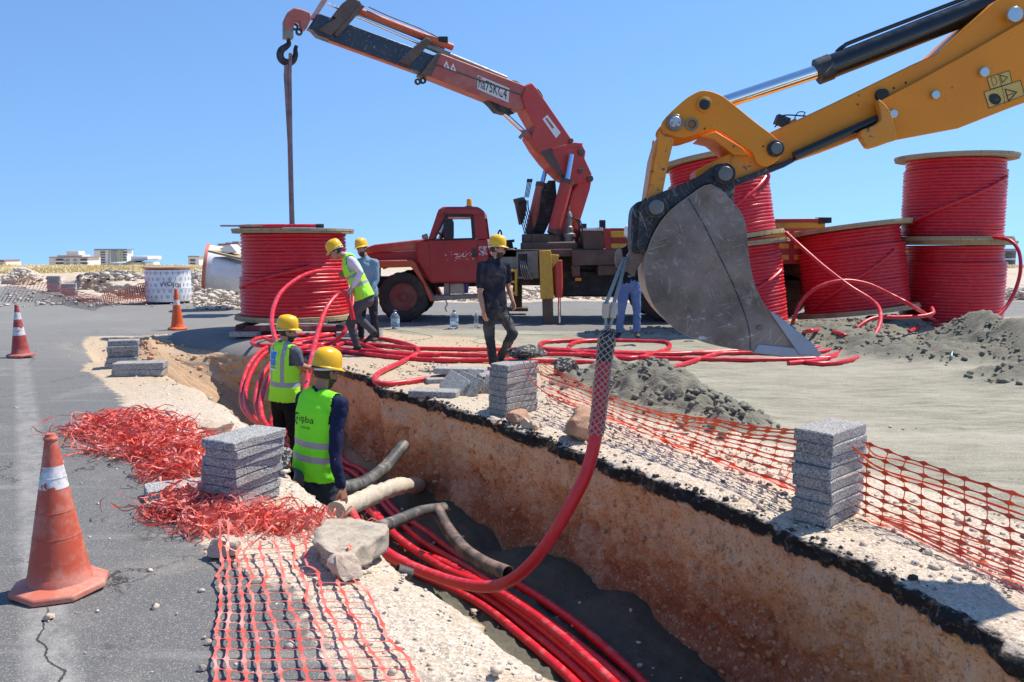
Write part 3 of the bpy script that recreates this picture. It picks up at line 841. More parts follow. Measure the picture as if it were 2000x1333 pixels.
rock(554, 905, (.10, .10, .10), M_ASPH, 'dark lump of earth against the right side of the near stack', 12, .1, 1.2)
rock(967, 823, (.07, .06, .05), M_ROCK, 'round rock left of the asphalt capped stack', 13, .3)
rock(1012, 818, (.14, .10, .075), M_BOULDER, 'brown rock at the foot of the asphalt capped stack', 14, .3)
rock(1026, 830, (.055, .055, .065), M_ROCK, 'upright pale pebble in front of the brown rock', 15, .3)
rock(1042, 835, (.065, .06, .055), M_ROCK, 'pinkish stone right of the upright pale pebble', 16, .9)
rock(1060, 832, (.04, .04, .035), M_ROCK, 'smallest stone of the four at the capped stack', 17, .3)
rock(96, 1205, (.027, .024, .022), M_ROCK, 'small pink stone on the white line before the large cone', 18, .3)
rock(1026, 693, (.21, .15, .085), M_ASPH, 'black lump of broken asphalt lying on top of a block stack', 19, .1, 1.0, 'asphalt_lump', 'asphalt lump', z=.505)
rock(1106, 722, (.20, .16, .13), M_ASPH, 'dark asphalt lump on the sand behind the orange net', 20, .4, .9, 'asphalt_lump', 'asphalt lump')
rock(418, 763, (.17, .10, .09), M_BLACK, 'black plastic lump lying in the shaded pit', 21, .6, .8, 'plastic_lump', 'plastic lump', z=-1.05)
for i, (px, py, r_) in enumerate([(407, 1256, .020), (395, 1306, .024), (398, 1246, .012), (382, 985, .018), (365, 1015, .014), (345, 1200, .010), (422, 1230, .014)]):
    rock(px, py, (r_, r_ * .8, r_ * .7), M_ROCK, ['pale pebble on the asphalt left of the net strip', 'larger white stone near the lower edge by the net strip', 'tiny stone above the pale pebble by the net', 'cream pebble under the crumpled net edge', 'small cream pebble left of the net', 'tiny pebble alone on the asphalt right of the line', 'small flat stone touching the net strip'][i], 30 + i, i, .8, 'pebble', 'pebble', sub=2)
# the big slab at the edge
sl = MB(); a = [G(*q, .10) for q in ((616, 1066), (620, 1044), (640, 1030), (655, 1023), (690, 1024), (722, 1027), (745, 1034), (757, 1046), (750, 1058), (722, 1072), (700, 1086), (676, 1094), (655, 1090), (634, 1080))]
sl.prism(a, (0, 0, 1), -.11, 0)
o = sl.build('concrete_slab', M_SLAB)
bm = bmesh.new(); bm.from_mesh(o.data); bmesh.ops.triangulate(bm, faces=bm.faces); bmesh.ops.subdivide_edges(bm, edges=bm.edges[:], cuts=3, use_grid_fill=True); bmesh.ops.subdivide_edges(bm, edges=bm.edges[:], cuts=1, use_grid_fill=True)
P = np.array([v.co[:] for v in bm.verts]); k1, k2, k3 = fbm(P * 9, 3), fbm(P * 9 + 7, 3), fbm(P * 14 + 3, 3)
cc = P.mean(0)
for v, q, u1, u2, u3 in zip(bm.verts, P, k1, k2, k3): v.co = Vector(q + np.array([u1 * .034, u2 * .034, u3 * .030 + .03])) 
bm.to_mesh(o.data); bm.free(); o.data.shade_smooth(); rebase(o, (cc[0], cc[1], 0)); tag(o, 'crusted slab of pavement concrete jutting over the trench edge', 'concrete slab')

# ------------------------------------------------------------------ gravel lying loose (nobody could count it)
def scatter(name, pts, mat, mesh_n=6, seed=1, jag=.28, flat=.75):
    bases = []
    for k in range(mesh_n):
        bm = bmesh.new(); bmesh.ops.create_icosphere(bm, subdivisions=1, radius=1.0)
        rs = np.random.RandomState(seed + k)
        V = np.array([v.co[:] for v in bm.verts]) * (1 + rs.uniform(-jag, jag, (len(bm.verts), 1))) * rs.uniform(.7, 1.2, 3)
        F = np.array([[v.index for v in f.verts] for f in bm.faces]); bm.free(); bases.append((V, F))
    VV, FF = [], []; off = 0
    for i, (x, y, z, r_) in enumerate(pts):
        V, F = bases[i % mesh_n]; a = rng.uniform(0, 6.28); ca, sa_ = math.cos(a), math.sin(a)
        W = V * r_; W = np.stack([W[:, 0] * ca - W[:, 1] * sa_, W[:, 0] * sa_ + W[:, 1] * ca, W[:, 2] * flat], 1) + (x, y, z + r_ * .3)
        VV.append(W); FF.append(F + off); off += len(W)
    me = bpy.data.meshes.new(name); V = np.concatenate(VV); F = np.concatenate(FF)
    me.vertices.add(len(V)); me.vertices.foreach_set('co', V.reshape(-1)); me.loops.add(F.size); me.loops.foreach_set('vertex_index', F.reshape(-1).astype(np.int32))
    me.polygons.add(len(F)); me.polygons.foreach_set('loop_start', np.arange(0, F.size, 3, dtype=np.int32)); me.update(calc_edges=True)
    o = link_mesh(name, me, mat); o['kind'] = 'stuff'; return o
def scatter_pts(n, region, rmin, rmax, dens=None, zf=ground_z, pw=2.5):
    out_ = []
    (s0, s1, v0, v1) = region
    S = s0 + (s1 - s0) * rng.uniform(0, 1, n) ** 1.4; V = rng.uniform(v0, v1, n); X, Y = to_xy(S, V)
    a_, g_, sd_, by_ = masks(X, Y); z = zf(X, Y)
    Rr = rmin + (rmax - rmin) * rng.uniform(0, 1, n) ** pw
    keep = rng.uniform(0, 1, n) < (g_ * (1 - a_) * 1.0 + .05 * a_ + .05 * sd_) if dens is None else dens(S, V)
    lr, ll = lipR(S), lipL(S); keep &= ((V > lr + .02) | (V < ll - .03)); keep &= Y > 1.2
    return list(zip(X[keep], Y[keep], z[keep], Rr[keep]))
def stone_mat():
    t = NT('gravel_stones'); p = t.pos(); v = t.voro(28, p, out='Color')
    c = t.mix(t.sep(v, 0), (.48, .37, .28), (.72, .63, .53)); c = t.mix(t.maprange(t.sep(v, 1), .88, .92), c, (.14, .12, .11))
    return t.done(c, .9, 0, t.bump(t.noise(90, 3, p), .4, .006), .25)
M_STONE = stone_mat()
pts = scatter_pts(7500, (-.5, 6, -3.6, 1.9), .003, .016) + scatter_pts(2600, (2, 16, -4.5, 3.5), .006, .022) + scatter_pts(240, (0, 9, -3.2, 1.3), .015, .038, pw=3)
pts += scatter_pts(900, (.3, 9, .3, 1.3), .008, .03)
scatter('gravel', pts, M_STONE)
# rubble crumbs on the trench floor and pit slope
S = rng.uniform(0, 14, 620); V = rng.uniform(-1.8, .15, 620); X, Y = to_xy(S, V); Z = floor_z(S, V)
kp = (V > lipL(S) + .15 + 1.2 * (S > 9.5)) & (V < lipR(S) - .02)
scatter('floor_crumbs', list(zip(X[kp], Y[kp], Z[kp] + .01, .004 + .03 * rng.uniform(0, 1, kp.sum()) ** 4)), M_STONE, seed=9)
# stones standing proud of the cut wall
M_WST = pm('wall_stones', (.66, .40, .25), .92, var=.3, scale=3, bump=.4, bscale=40, dust=(.52, .26, .14), dust_amt=.8)
ii = rng.randint(6, nin - 40, 2600); jj = np.clip((rng.beta(2.2, 1.3, 2600) * NW).astype(int), 9, NW - 1); q = WR[ii, jj] + rng.normal(0, .004, (2600, 3)) + np.array([.006, .004, 0])
scatter('wall_stones', [(a_, b_, c_ - r_ * .3, r_) for (a_, b_, c_), r_ in zip(q, .005 + .030 * rng.uniform(0, 1, 2600) ** 4)], M_WST, seed=51, jag=.4)
ii = np.where((st > 9.3) & (st < 14.2))[0]; ii = rng.choice(ii, 1500); jj = rng.randint(1, NW - 1, 1500); q = np.where(rng.uniform(0, 1, (1500, 1)) < .7, WL[ii, jj], WR[ii, jj])
scatter('pit_slope_stones', [(a_, b_, c_, r_) for (a_, b_, c_), r_ in zip(q, .008 + .05 * rng.uniform(0, 1, 1500) ** 4)], M_WST, seed=52, jag=.4)
# clods on the sand heaps
cl = []
for c_, h_, rx_, ry_ in _mc:
    for _ in range(int(300 * h_ / .3 * rx_)):
        a_, r_ = rng.uniform(0, 6.28), rng.uniform(0, 1) ** .6 * 1.25; x_, y_ = c_.x + math.cos(a_) * r_ * rx_, c_.y + math.sin(a_) * r_ * ry_
        cl.append((x_, y_, float(ground_z(np.array([x_]), np.array([y_]))[0]) + .02, .006 + .038 * rng.uniform(0, 1) ** 2.2))
scatter('sand_clods', cl, pm('damp_sand_clods', (.21, .20, .155), .95, var=.3, scale=4, bump=.5, bscale=60), seed=77, jag=.35)
# clods where the asphalt crust broke away
ms = MB(); S = rng.uniform(.3, 11, 420); V = lipR(S) + rng.normal(0, .03, 420)
X, Y = to_xy(S, V); scatter('asphalt_crumbs', list(zip(X, Y, ground_z(X, Y) + .002, .005 + .020 * rng.uniform(0, 1, 420) ** 3)), M_ASPH, seed=19)

# ------------------------------------------------------------------ pipes in the trench
def solve_wall(px, py, v0):
    best = None
    for z in np.linspace(0, -1.4, 141):
        p = G(px, py, z); s, v = to_sv(p.x, p.y)
        if best is None or abs(v - v0) < best[0]: best = (abs(v - v0), p)
    return best[1]
def on_floor(px, py, r=.0):
    z = -.9
    for _ in range(12):
        p = G(px, py, z); s, v = to_sv(p.x, p.y); z = .5 * z + .5 * (float(floor_z(s, min(max(v, -1.85), .2))) + r)
    return G(px, py, z)
def corrugated(name, pts, r, mat, label, pitch=.020, open_end=True, parent=None):
    P = catmull(pts, 40); L = [0]
    for a_, b_ in zip(P, P[1:]): L.append(L[-1] + (b_ - a_).length)
    n = int(L[-1] / (pitch / 2)); Q = []; j = 0
    for k in range(n + 1):
        d = L[-1] * k / n
        while j < len(L) - 2 and L[j + 1] < d: j += 1
        Q.append(P[j].lerp(P[j + 1], (d - L[j]) / max(1e-6, L[j + 1] - L[j])))
    m = MB(); m.tube(Q, [r if k % 2 else r * .87 for k in range(n + 1)], 16, caps=not open_end)
    o = m.build(name, mat, parent, smooth_=True, angle=80)
    so = o.modifiers.new('wall', 'SOLIDIFY'); so.thickness = .004
    if not parent: rebase(o, Q[0]); tag(o, label, 'pipe')
    return o
w1 = solve_wall(806, 842, .04)
def PZ(px, py, Y): return A(px, py, Y)
corrugated('corrugated_pipe', [w1 + Vector(T_N.tolist() + [0]) * .15, w1], .055, M_PIPE, 'short end of black corrugated pipe sticking out of the trench wall')
corrugated('corrugated_pipe', [PZ(790, 868, 8.55), PZ(770, 893, 8.3), PZ(750, 915, 8.0), PZ(722, 937, 7.6)], .062, M_PIPE, 'pale ribbed pipe sloping down from the hole in the trench wall')
corrugated('corrugated_pipe', [PZ(724, 936, 7.62), PZ(700, 948, 7.3), PZ(660, 955, 6.8), PZ(610, 945, 6.3), PZ(560, 928, 5.95)], .068, M_PIPE, 'ribbed pipe lying low across the trench behind the near worker')
m = MB(); q = [solve_wall(822, 948, .1) * 1.0, PZ(780, 950, 7.6), PZ(735, 965, 6.9), PZ(690, 985, 6.3), PZ(655, 1000, 5.9)]
Q = catmull(q, 14); m.tube(Q, [.075 + .012 * vnoise([(k * .7, 0, 0)])[0] for k in range(len(Q))], 14)
o = m.build('crusted_pipe', M_CRUST, smooth_=True, angle=80)
Pn = np.array([v.co[:] for v in o.data.vertices]); dd = fbm(Pn * 22, 3) * .012
for v, k in zip(o.data.vertices, dd): v.co += Vector((k, k * .5, k * 1.2))
rebase(o, Q[0]); tag(o, 'mortar crusted pipe crossing the trench at the worker\'s hand', 'pipe')
corrugated('corrugated_pipe', [PZ(868, 992, 7.2), PZ(820, 1000, 6.9), PZ(775, 1018, 6.4), PZ(728, 1034, 5.9), PZ(690, 1045, 5.5)], .050, M_PIPE, 'grey ribbed pipe crossing the trench behind the concrete slab')
corrugated('corrugated_pipe', [PZ(852, 992, 7.1), PZ(872, 1030, 6.9), PZ(905, 1072, 6.5), PZ(945, 1100, 6.2), PZ(992, 1120, 5.95)], .056, M_PIPE2, 'dirty dark pipe leaning down the wall with its open end on the sand')
corrugated('corrugated_pipe', [PZ(775, 1112, 4.55), PZ(803, 1122, 4.58)], .035, M_PIPE, 'short pipe stub poking out of the left bank below the slab')

# ------------------------------------------------------------------ red power cables
CR_ = .034
def cable(pts, label, r=CR_, group=None, n=10, name='power_cable', parent=None, seg=10, cat='cable'):
    Q = catmull(pts, n); m = MB(); m.tube(Q, r, seg)
    o = m.build(name, M_CABLE, parent, smooth_=True, angle=60)
    if not parent: rebase(o, Q[0]); tag(o, label, cat, group)
    return o
BUN = [
    ([(1330, 1420), (1262, 1340), (1150, 1238), (1060, 1172), (985, 1128), (900, 1090), (835, 1040), (775, 1000), (735, 950), (705, 918), (672, 900)], 'red cable nearest the shaded wall in the trench bundle', .0),
    ([(1290, 1420), (1225, 1340), (1110, 1245), (1000, 1168), (915, 1112), (830, 1062), (770, 1010), (725, 960), (690, 925), (655, 905)], 'second red cable from the shaded wall in the trench bundle', .0),
    ([(1250, 1420), (1188, 1340), (1085, 1248), (975, 1165), (880, 1105), (800, 1070), (750, 1020), (705, 965), (660, 935)], 'third red cable of the trench bundle', .035),
    ([(1215, 1420), (1160, 1340), (1050, 1243), (950, 1168), (860, 1125), (770, 1085), (715, 1040), (680, 990), (645, 960)], 'fourth red cable of the trench bundle', .0),
    ([(1180, 1420), (1128, 1340), (1015, 1240), (930, 1175), (840, 1132), (760, 1095), (700, 1050), (650, 1000), (620, 975)], 'red cable nearest the left bank in the trench bundle', .0),
    ([(1272, 1420), (1205, 1342), (1070, 1222), (960, 1150), (870, 1112), (790, 1060), (740, 1015), (700, 975)], 'red cable lying on top of the trench bundle', .09)]
for pts, lab, up in BUN:
    q = [on_floor(a_, b_, CR_ + .01 + up) for a_, b_ in pts]
    # carry on along the trench towards the pit
    s, v = to_sv(q[-1].x, q[-1].y)
    for ds in (1.0, 2.0, 3.2):
        ss, vv = s + ds, max(v * .9, -1.3) + .1 * math.sin(ds * 3 + v * 5); X, Y = to_xy(ss, vv); q.append(Vector((X, Y, float(floor_z(ss, vv)) + CR_ + up + .02)))
    cable(q, lab, .0355, 'cables laid side by side in the trench')
# the cable hung from the bucket
hang_top = A(1186, 655, 4.32)
hang = [hang_top, A(1177, 730, 4.30), A(1170, 800, 4.28), A(1160, 870, 4.26), A(1143, 930, 4.26), A(1115, 985, 4.28), A(1080, 1045, 4.32), A(1040, 1098, 4.38), A(1000, 1132, 4.46), A(958, 1146, 4.58), A(905, 1141, 4.75), A(850, 1125, 4.95), A(790, 1100, 5.15), A(742, 1070, 5.4), A(705, 1030, 5.8), A(680, 990, 6.3)]
cable(hang, 'red cable hanging from the digger bucket down into the trench', .0345, n=12, seg=16)
# ------------------------------------------------------------------ orange plastic barrier net
def net_strip(name, S, us, vs, mat, label, wl_=.012, wn_=.034, wt=.006, parent=None, stagger=True, cat='barrier net', group=None, tf=None):
    """S(u, v) -> point; strands run along u at each v; thin ties join them"""
    m = MB(); nu = len(us)
    sub = 4
    for j, v in enumerate(vs):
        path, wd = [], []
        for i in range(nu - 1):
            for k in range(sub):
                u = us[i] + (us[i + 1] - us[i]) * k / sub; path.append(S(u, v)); wd.append(k / sub)
        path.append(S(us[-1], v)); wd.append(0)
        n = len(path)
        vv = []
        for i, p in enumerate(path):
            d = (path[min(i + 1, n - 1)] - path[max(i - 1, 0)])
            # side direction in the sheet
            dv = .02; q = S(us[0] + (us[-1] - us[0]) * i / (n - 1), min(1, v + dv)) - S(us[0] + (us[-1] - us[0]) * i / (n - 1), max(0, v - dv))
            sd = (q - d * (q.dot(d) / max(1e-9, d.length_squared)))
            if sd.length < 1e-6: sd = Vector((0, 0, 1))
            sd.normalize(); f = abs(wd[i] - .5) * 2; w = wl_ + (wn_ - wl_) * f ** 3
            vv += [p - sd * w / 2, p + sd * w / 2]
        m.add(vv, [[2 * i, 2 * i + 1, 2 * i + 3, 2 * i + 2] for i in range(n - 1)])
    for i in range(0, nu):
        for j in range(len(vs) - 1):
            a_, b_ = S(us[i], vs[j]), S(us[i], vs[j + 1]); mid_ = S(us[i], (vs[j] + vs[j + 1]) / 2)
            e = S(min(us[-1], us[i] + 1e-2), vs[j]) - S(max(us[0], us[i] - 1e-2), vs[j])
            if e.length < 1e-6: continue
            e.normalize(); w = wt / 2
            m.add([a_ - e * w * 2.2, a_ + e * w * 2.2, mid_ + e * w, b_ + e * w * 2.2, b_ - e * w * 2.2, mid_ - e * w], [[0, 1, 2, 5], [5, 2, 3, 4]])
    o = m.build(name, mat, parent, recalc=False)
    so = o.modifiers.new('film', 'SOLIDIFY'); so.thickness = .0012
    if not parent: rebase(o, S(us[0], vs[0])); tag(o, label, cat, group)
    return o
def n1d(x, s=0.0): return float(vnoise([(x, s, 0.37)])[0])
def bil(c00, c10, c01, c11, u, v): return (c00.lerp(c10, u)).lerp(c01.lerp(c11, u), v)
# flat strip running past the camera
c00, c10, c01, c11 = G(440, 1085), G(425, 1420), G(655, 1075), G(862, 1420)
cm0, cm1 = G(436, 1230), G(742, 1230)
def S_flat(u, v):
    a_ = catmull([c00, cm0, c10], 10)[min(20, max(0, int(u * 20)))] if False else (c00.lerp(cm0, u * 2) if u < .5 else cm0.lerp(c10, u * 2 - 1))
    b_ = c01.lerp(cm1, u * 2) if u < .5 else cm1.lerp(c11, u * 2 - 1)
    vv = v + .035 * n1d(v * 9 + 3, 2.0) + .02 * n1d(u * 7, v * 6)
    p = a_.lerp(b_, vv); p = p + Vector((.03 * n1d(u * 14, v * 5 + 4) * (1.2 - u), .0, 0))
    p.z = .014 + .018 * (1 + n1d(u * 9, v * 8 + 9)) + .05 * math.exp(-(u / .10) ** 2) * (1 + n1d(v * 8, 1))
    # draped over the two rocks that hold it
    for (cx, cy, rr, hh) in ((G(443, 1080).x, G(443, 1080).y, .11, .12), (G(676, 1120).x, G(676, 1120).y, .10, .13)):
        d2 = ((p.x - cx) ** 2 + (p.y - cy) ** 2) / rr ** 2; p.z += hh * math.exp(-d2 * 1.6)
    return p
nu = 18
net_strip('barrier_net', S_flat, [k / nu for k in range(nu + 1)], [0, .05, .12, .20, .31, .44, .58, .72, .86, 1], M_NETP, 'flat strip of faded barrier net spread over the gravel at the near edge', wl_=.009, wn_=.024, wt=.0035)
# standing net, from the capped stack to the net stack and on to the right
TA, TB = Vector((.25, 8.0, .52)), Vector((1.92, 4.98, .50))
BA, BB = G(1068, 778), G(1560, 975)
TC, BC = A(2130, 1005, 3.75), G(2130, 1215)
def sagp(a_, b_, u, s): p = a_.lerp(b_, u); p.z = max(.02, p.z - s * 4 * u * (1 - u)); return p
def S_net1(u, v):
    t_ = sagp(TA, TB, u, .17); b_ = BA.lerp(BB, u)
    g_ = min(1, .42 + 1.1 * u) if u < .55 else 1.0
    t_ = t_.copy()
    vv = v ** (1 + .25 * math.sin(u * 3))
    p = t_.lerp(b_, vv)
    p.x += .03 * n1d(u * 12, v * 5) + .05 * (v > .6) * n1d(u * 20, v * 19); p.y += .03 * n1d(u * 10 + 5, v * 6)
    gr = gz(p.x, p.y) + .018 + .02 * (1 + n1d(u * 25, v * 13))
    p.z = max(p.z + .025 * n1d(u * 11 + 2, v * 7), gr)
    return p
net_strip('barrier_net', S_net1, [k / 22 for k in range(23)], [0, .07, .16, .25, .36, .47, .57, .67, .76, .84, .91, .96, 1], M_NETR, 'sagging orange barrier net stretched between the capped stack and the net stack', wl_=.010, wn_=.026, wt=.004)
TB2, BB2 = Vector((2.02, 5.06, .47)), Vector((2.02, 5.02, .02))
def S_net2(u, v):
    p = sagp(TB2, TC, u, .02).lerp(BB2.lerp(BC, u), v)
    p.x += .02 * n1d(u * 9, v * 5 + 3); p.y += .02 * n1d(u * 7, v * 6 + 8)
    p.z = max(p.z + .012 * n1d(u * 9, v * 7), .015 + .01 * (1 + n1d(u * 14, v * 9)))
    return p
net_strip('barrier_net', S_net2, [k / 12 for k in range(13)], [0, .14, .28, .42, .55, .67, .78, .89, 1], M_NETR, 'taut orange barrier net running from the net stack out of the picture', wl_=.007, wn_=.028, wt=.0045)
# a few strands caught over the stacks
def strand(pts, label, w=.016, mat=M_NETR, name='net_strand'):
    P = catmull(pts, 8); m = MB(); m.ribbon(P, lambda t: w * (.7 + .5 * abs(math.sin(t * 22))), [Vector((.3, -.5, .8))] * len(P))
    o = m.build(name, mat, recalc=False); so = o.modifiers.new('film', 'SOLIDIFY'); so.thickness = .0012; rebase(o, P[0]); tag(o, label, 'net strand')
strand([A(1022, 706, 7.82), A(1026, 716, 7.72), A(1034, 738, 7.72), A(1062, 765, 7.78), A(1110, 790, 7.4), A(1200, 815, 6.6)], 'pink net strand hanging over the left face of the capped stack', mat=M_NETP)
strand([A(1033, 703, 7.86), A(1042, 714, 7.76), A(1056, 730, 7.85), A(1090, 745, 7.6), A(1180, 775, 6.9)], 'second net strand draped over the corner of the capped stack', mat=M_NETP)
strand([A(1664, 872, 4.68), A(1682, 888, 4.68), A(1702, 905, 4.75), A(1745, 925, 4.7), A(1850, 955, 4.45), A(2010, 1010, 4.0)], 'net strand tucked under the top block of the net stack', w=.013)
strand([A(1690, 868, 4.74), A(1712, 890, 4.8), A(1760, 900, 4.75), A(1880, 935, 4.4), A(2010, 975, 4.1)], 'upper net strand tucked into the net stack', w=.011, mat=M_NETP)
for k in range(5):
    a_ = G(1700 + 8 * k, 1012 + 5 * k); b_ = G(2060, 1108 + 22 * k)
    strand([a_.lerp(b_, t / 5) + Vector((0, .03 * n1d(t * 2.3 + k, 5), .02 + .012 * (1 + n1d(t * 3 + k, 7)))) for t in range(6)], 'loose red strand on the gravel right of the net stack, number %s from the stack' % ('one two three four five'.split()[k]), w=.011, mat=M_NETP)
# crumpled heaps
def heap(name, ells, n, mat, label, seed):
    rs = np.random.RandomState(seed); m = MB()
    for _ in range(n):
        e = ells[rs.choice(len(ells), p=[q[5] for q in ells])]
        a_, r_ = rs.uniform(0, 6.28), math.sqrt(rs.uniform(0, 1)); c = Vector((e[0] + e[2] * r_ * math.cos(a_), e[1] + e[3] * r_ * math.sin(a_), 0))
        top = e[4] * (1 - r_ ** 2) + .03; c.z = rs.uniform(.01, 1) * top
        th = rs.uniform(0, 6.28); ph = rs.uniform(-.5, .5); curl = rs.choice([-1, 1]) * rs.uniform(.25, 1.3); pcurl = rs.uniform(-1, 1)
        k = rs.randint(14, 34); st_ = rs.uniform(.016, .026); path = [c]; roll = rs.uniform(0, 3.14); ups = []
        for i in range(k):
            th += curl * .42 + rs.normal() * .10; ph = max(-.9, min(.9, ph + pcurl * .22 * math.cos(i * .5) + rs.normal() * .10)); 
            p = path[-1] + Vector((math.cos(th) * math.cos(ph), math.sin(th) * math.cos(ph), math.sin(ph))) * st_
            if p.z < .008: p.z = .008; ph = abs(ph)
            if p.z > top + .05: p.z = top + .05; ph = -abs(ph)
            path.append(p)
        for i in range(k + 1):
            roll += rs.normal() * .16; ups.append(Vector((math.cos(roll) * math.sin(th), math.cos(roll) * math.cos(th), math.sin(roll) + .2)))
        wb = rs.uniform(.004, .009); f0 = rs.uniform(0, 3)
        m.ribbon(path, lambda t: wb + .011 * max(0, math.sin(f0 + t * 9)) ** 6, ups)
    o = m.build(name, mat, recalc=False, smooth_=True, angle=50); rebase(o, (ells[0][0], ells[0][1], 0)); tag(o, label, 'barrier net'); return o
def el(px, py, rx, ry, h, w): g = G(px, py); return (g.x, g.y, rx, ry, h, w)
heap('crumpled_net', [el(215, 846, .33, .30, .14, .22), el(280, 850, .38, .34, .16, .24), el(250, 878, .36, .20, .10, .12), el(322, 890, .31, .25, .11, .22), el(360, 870, .26, .28, .05, .05), el(352, 928, .24, .16, .06, .15)], 1250, M_NETP, 'big crumpled heap of red barrier net on the asphalt left of the near stack', 3)
heap('crumpled_net', [el(370, 1005, .24, .20, .13, .35), el(440, 1030, .24, .18, .08, .3), el(520, 1030, .28, .16, .05, .25), el(590, 1035, .22, .14, .03, .10)], 400, M_NETP, 'smaller crumpled tail of red net at the foot of the near stack', 5)

# ------------------------------------------------------------------ cable drums
M_WOOD = None
def wood_mat():
    t = NT('weathered_pine'); o_ = t.obj(); oi = t.new('ShaderNodeObjectInfo')
    g = t.noise(3, 6, t.mapping(o_, (1.2, 26, 8)), rough=.6)
    c = t.mix(g, (.34, .23, .12), (.62, .47, .28))
    c = t.mix(t.maprange(oi.outputs['Random'], 0, 1, 0, .5), c, (.28, .22, .15))
    c = t.mix(t.math('MULTIPLY', t.maprange(t.noise(2.5, 6, rough=.65), .5, .7), .55), c, (.16, .13, .10))
    return t.done(c, .85, 0, t.bump(g, .5, .01), .25)
M_WOOD = wood_mat()
FR = 1.15
PLANKS = []
nP = 14; pw = 2 * FR / nP
for k in range(nP):
    x0, x1 = -FR + k * pw + .004, -FR + (k + 1) * pw - .004
    def yy(x): return math.sqrt(max(0.004, FR * FR - x * x))
    jt = .006 * ((k * 7) % 3 - 1)
    poly = [Vector((x0, -yy(x0) - jt, 0)), Vector(((x0 + x1) / 2, -yy((x0 + x1) / 2) - jt, 0)), Vector((x1, -yy(x1) - jt, 0)), Vector((x1, yy(x1), 0)), Vector(((x0 + x1) / 2, yy((x0 + x1) / 2), 0)), Vector((x0, yy(x0), 0))]
    m = MB(); m.prism(poly, (0, 0, 1), 0, .045); me = bpy.data.meshes.new('plank'); me.from_pydata([tuple(v) for v in m.v], [], m.f); me.materials.append(M_WOOD); me.update(); PLANKS.append(me)
def disc_mesh():
    m = MB(); m.ring((0, 0, 0), (0, 0, .04), FR - .012, .10, 48); me = bpy.data.meshes.new('flange'); me.from_pydata([tuple(v) for v in m.v], [], m.f); me.materials.append(M_WOOD); me.update(); return me
DISC = disc_mesh()
def winding_mesh(h, layers, seed, pitch=.0665, r0=.90):
    """layers: (z fraction, extra radius) steps from the bottom"""
    rs = np.random.RandomState(seed); n = int(h / pitch); p = h / n; prof = []
    NA = 80; V = []; ph = rs.uniform(0, 6.28, n); jr = rs.uniform(-.005, .005, n)
    rows = []
    for k in range(n):
        zf = (k + .5) / n; ex = 0
        for (f, e) in layers:
            if zf >= f: ex = e
        for j in range(6):
            a_ = -math.pi / 2 + math.pi * (j + .5) / 6
            rows.append((k, r0 + ex + jr[k] + math.cos(a_) * p * .52, (k + .5) * p + math.sin(a_) * p * .485))
    th = np.arange(NA) * 2 * math.pi / NA
    for (k, r_, z_) in rows:
        rr = r_ + .003 * np.sin(2 * th + ph[k]); zz = z_ + .006 * np.sin(th + ph[0]) + .003 * np.sin(th * 1.0 + ph[k])
        V.append(np.stack([np.cos(th) * rr, np.sin(th) * rr, zz], 1))
    V = np.concatenate(V); F = []
    nr = len(rows); idx = np.arange(nr * NA).reshape(nr, NA)
    q = np.stack([idx[:-1], np.roll(idx[:-1], -1, 1), np.roll(idx[1:], -1, 1), idx[1:]], -1).reshape(-1, 4)
    me = bpy.data.meshes.new('cable_winding'); me.from_pydata(V.tolist(), [], q.tolist()); me.shade_smooth(); me.materials.append(M_CABLE); return me
DH = 1.72
W1 = winding_mesh(DH - .178, [(0, .10), (.47, .055)], 1); W2 = winding_mesh(DH - .178, [(0, .06), (.80, .0)], 2); W3 = winding_mesh(DH - .178, [(0, .03), (.88, .0)], 4)
def drum(x, y, z, label, wmesh, rz=0.0, tilt=(0, 0), scale=1.0, diag=None, rw=.97, group='red cable drums'):
    e = empty('cable_drum', (x, y, z), 0, label, 'cable drum', group)
    M = Matrix.Rotation(tilt[0], 3, 'X') @ Matrix.Rotation(tilt[1], 3, 'Y') @ Matrix.Rotation(rz, 3, 'Z')
    e.rotation_euler = M.to_euler(); e.scale = (scale,) * 3
    def child(name, me, loc=(0, 0, 0), rot=(0, 0, 0), par=e):
        o = bpy.data.objects.new(name, me); COL.objects.link(o); o.parent = par; o.location = loc; o.rotation_euler = rot; return o
    for zb, flip in ((0, 0), (DH, 1)):
        f = child('flange', DISC, (0, 0, zb + .046 if not flip else zb - .086), (0, 0, 0))
        for me in PLANKS: child('plank', me, (0, 0, -.046 if not flip else .041), (0, 0, 0), f)
    child('winding', wmesh, (0, 0, .088))
    for dgs in (diag or []):
        a0_, z0_, a1_, z1_ = dgs
        pts = []
        for k in range(15):
            t_ = k / 14; a_ = R(a0_ + (a1_ - a0_) * t_) - rz; pts.append(Vector((math.cos(a_), math.sin(a_), 0)) * (rw + .055) + Vector((0, 0, z0_ + (z1_ - z0_) * t_)))
        m = MB(); m.tube(pts, .033, 10); m.build('crossing_turn', M_CABLE, e, world=False, smooth_=True)
    return e
def axy(px, Y): q = A(px, 500, Y); return q.x
XL = axy(575, 16.1)
drum(XL, 16.1, .22, 'single red cable drum hanging from the crane sling beside the bonnet of the truck', W1, R(20), diag=[(-150, .62, -60, 1.02)], rw=.98)
XR = axy(1862, 17.4)
drum(XR, 17.4, .0, 'bottom red cable drum of the right hand pair, behind the tall sand heap', W2, R(65), rw=.93, scale=1.0)
drum(axy(1850, 17.4), 17.3, DH + .002, 'top red cable drum of the right hand pair, with the sky all round it', W3, R(40), rw=.93, diag=[(-165, .35, -50, 1.25)], scale=1.0)
drum(axy(1675, 17.2), 17.1, .24, 'leaning red cable drum standing alone between the bucket and the right hand pair', W2, R(80), tilt=(R(-4), R(-6.5)), diag=[(-160, .2, -62, 1.15)], rw=.945, scale=1.04)
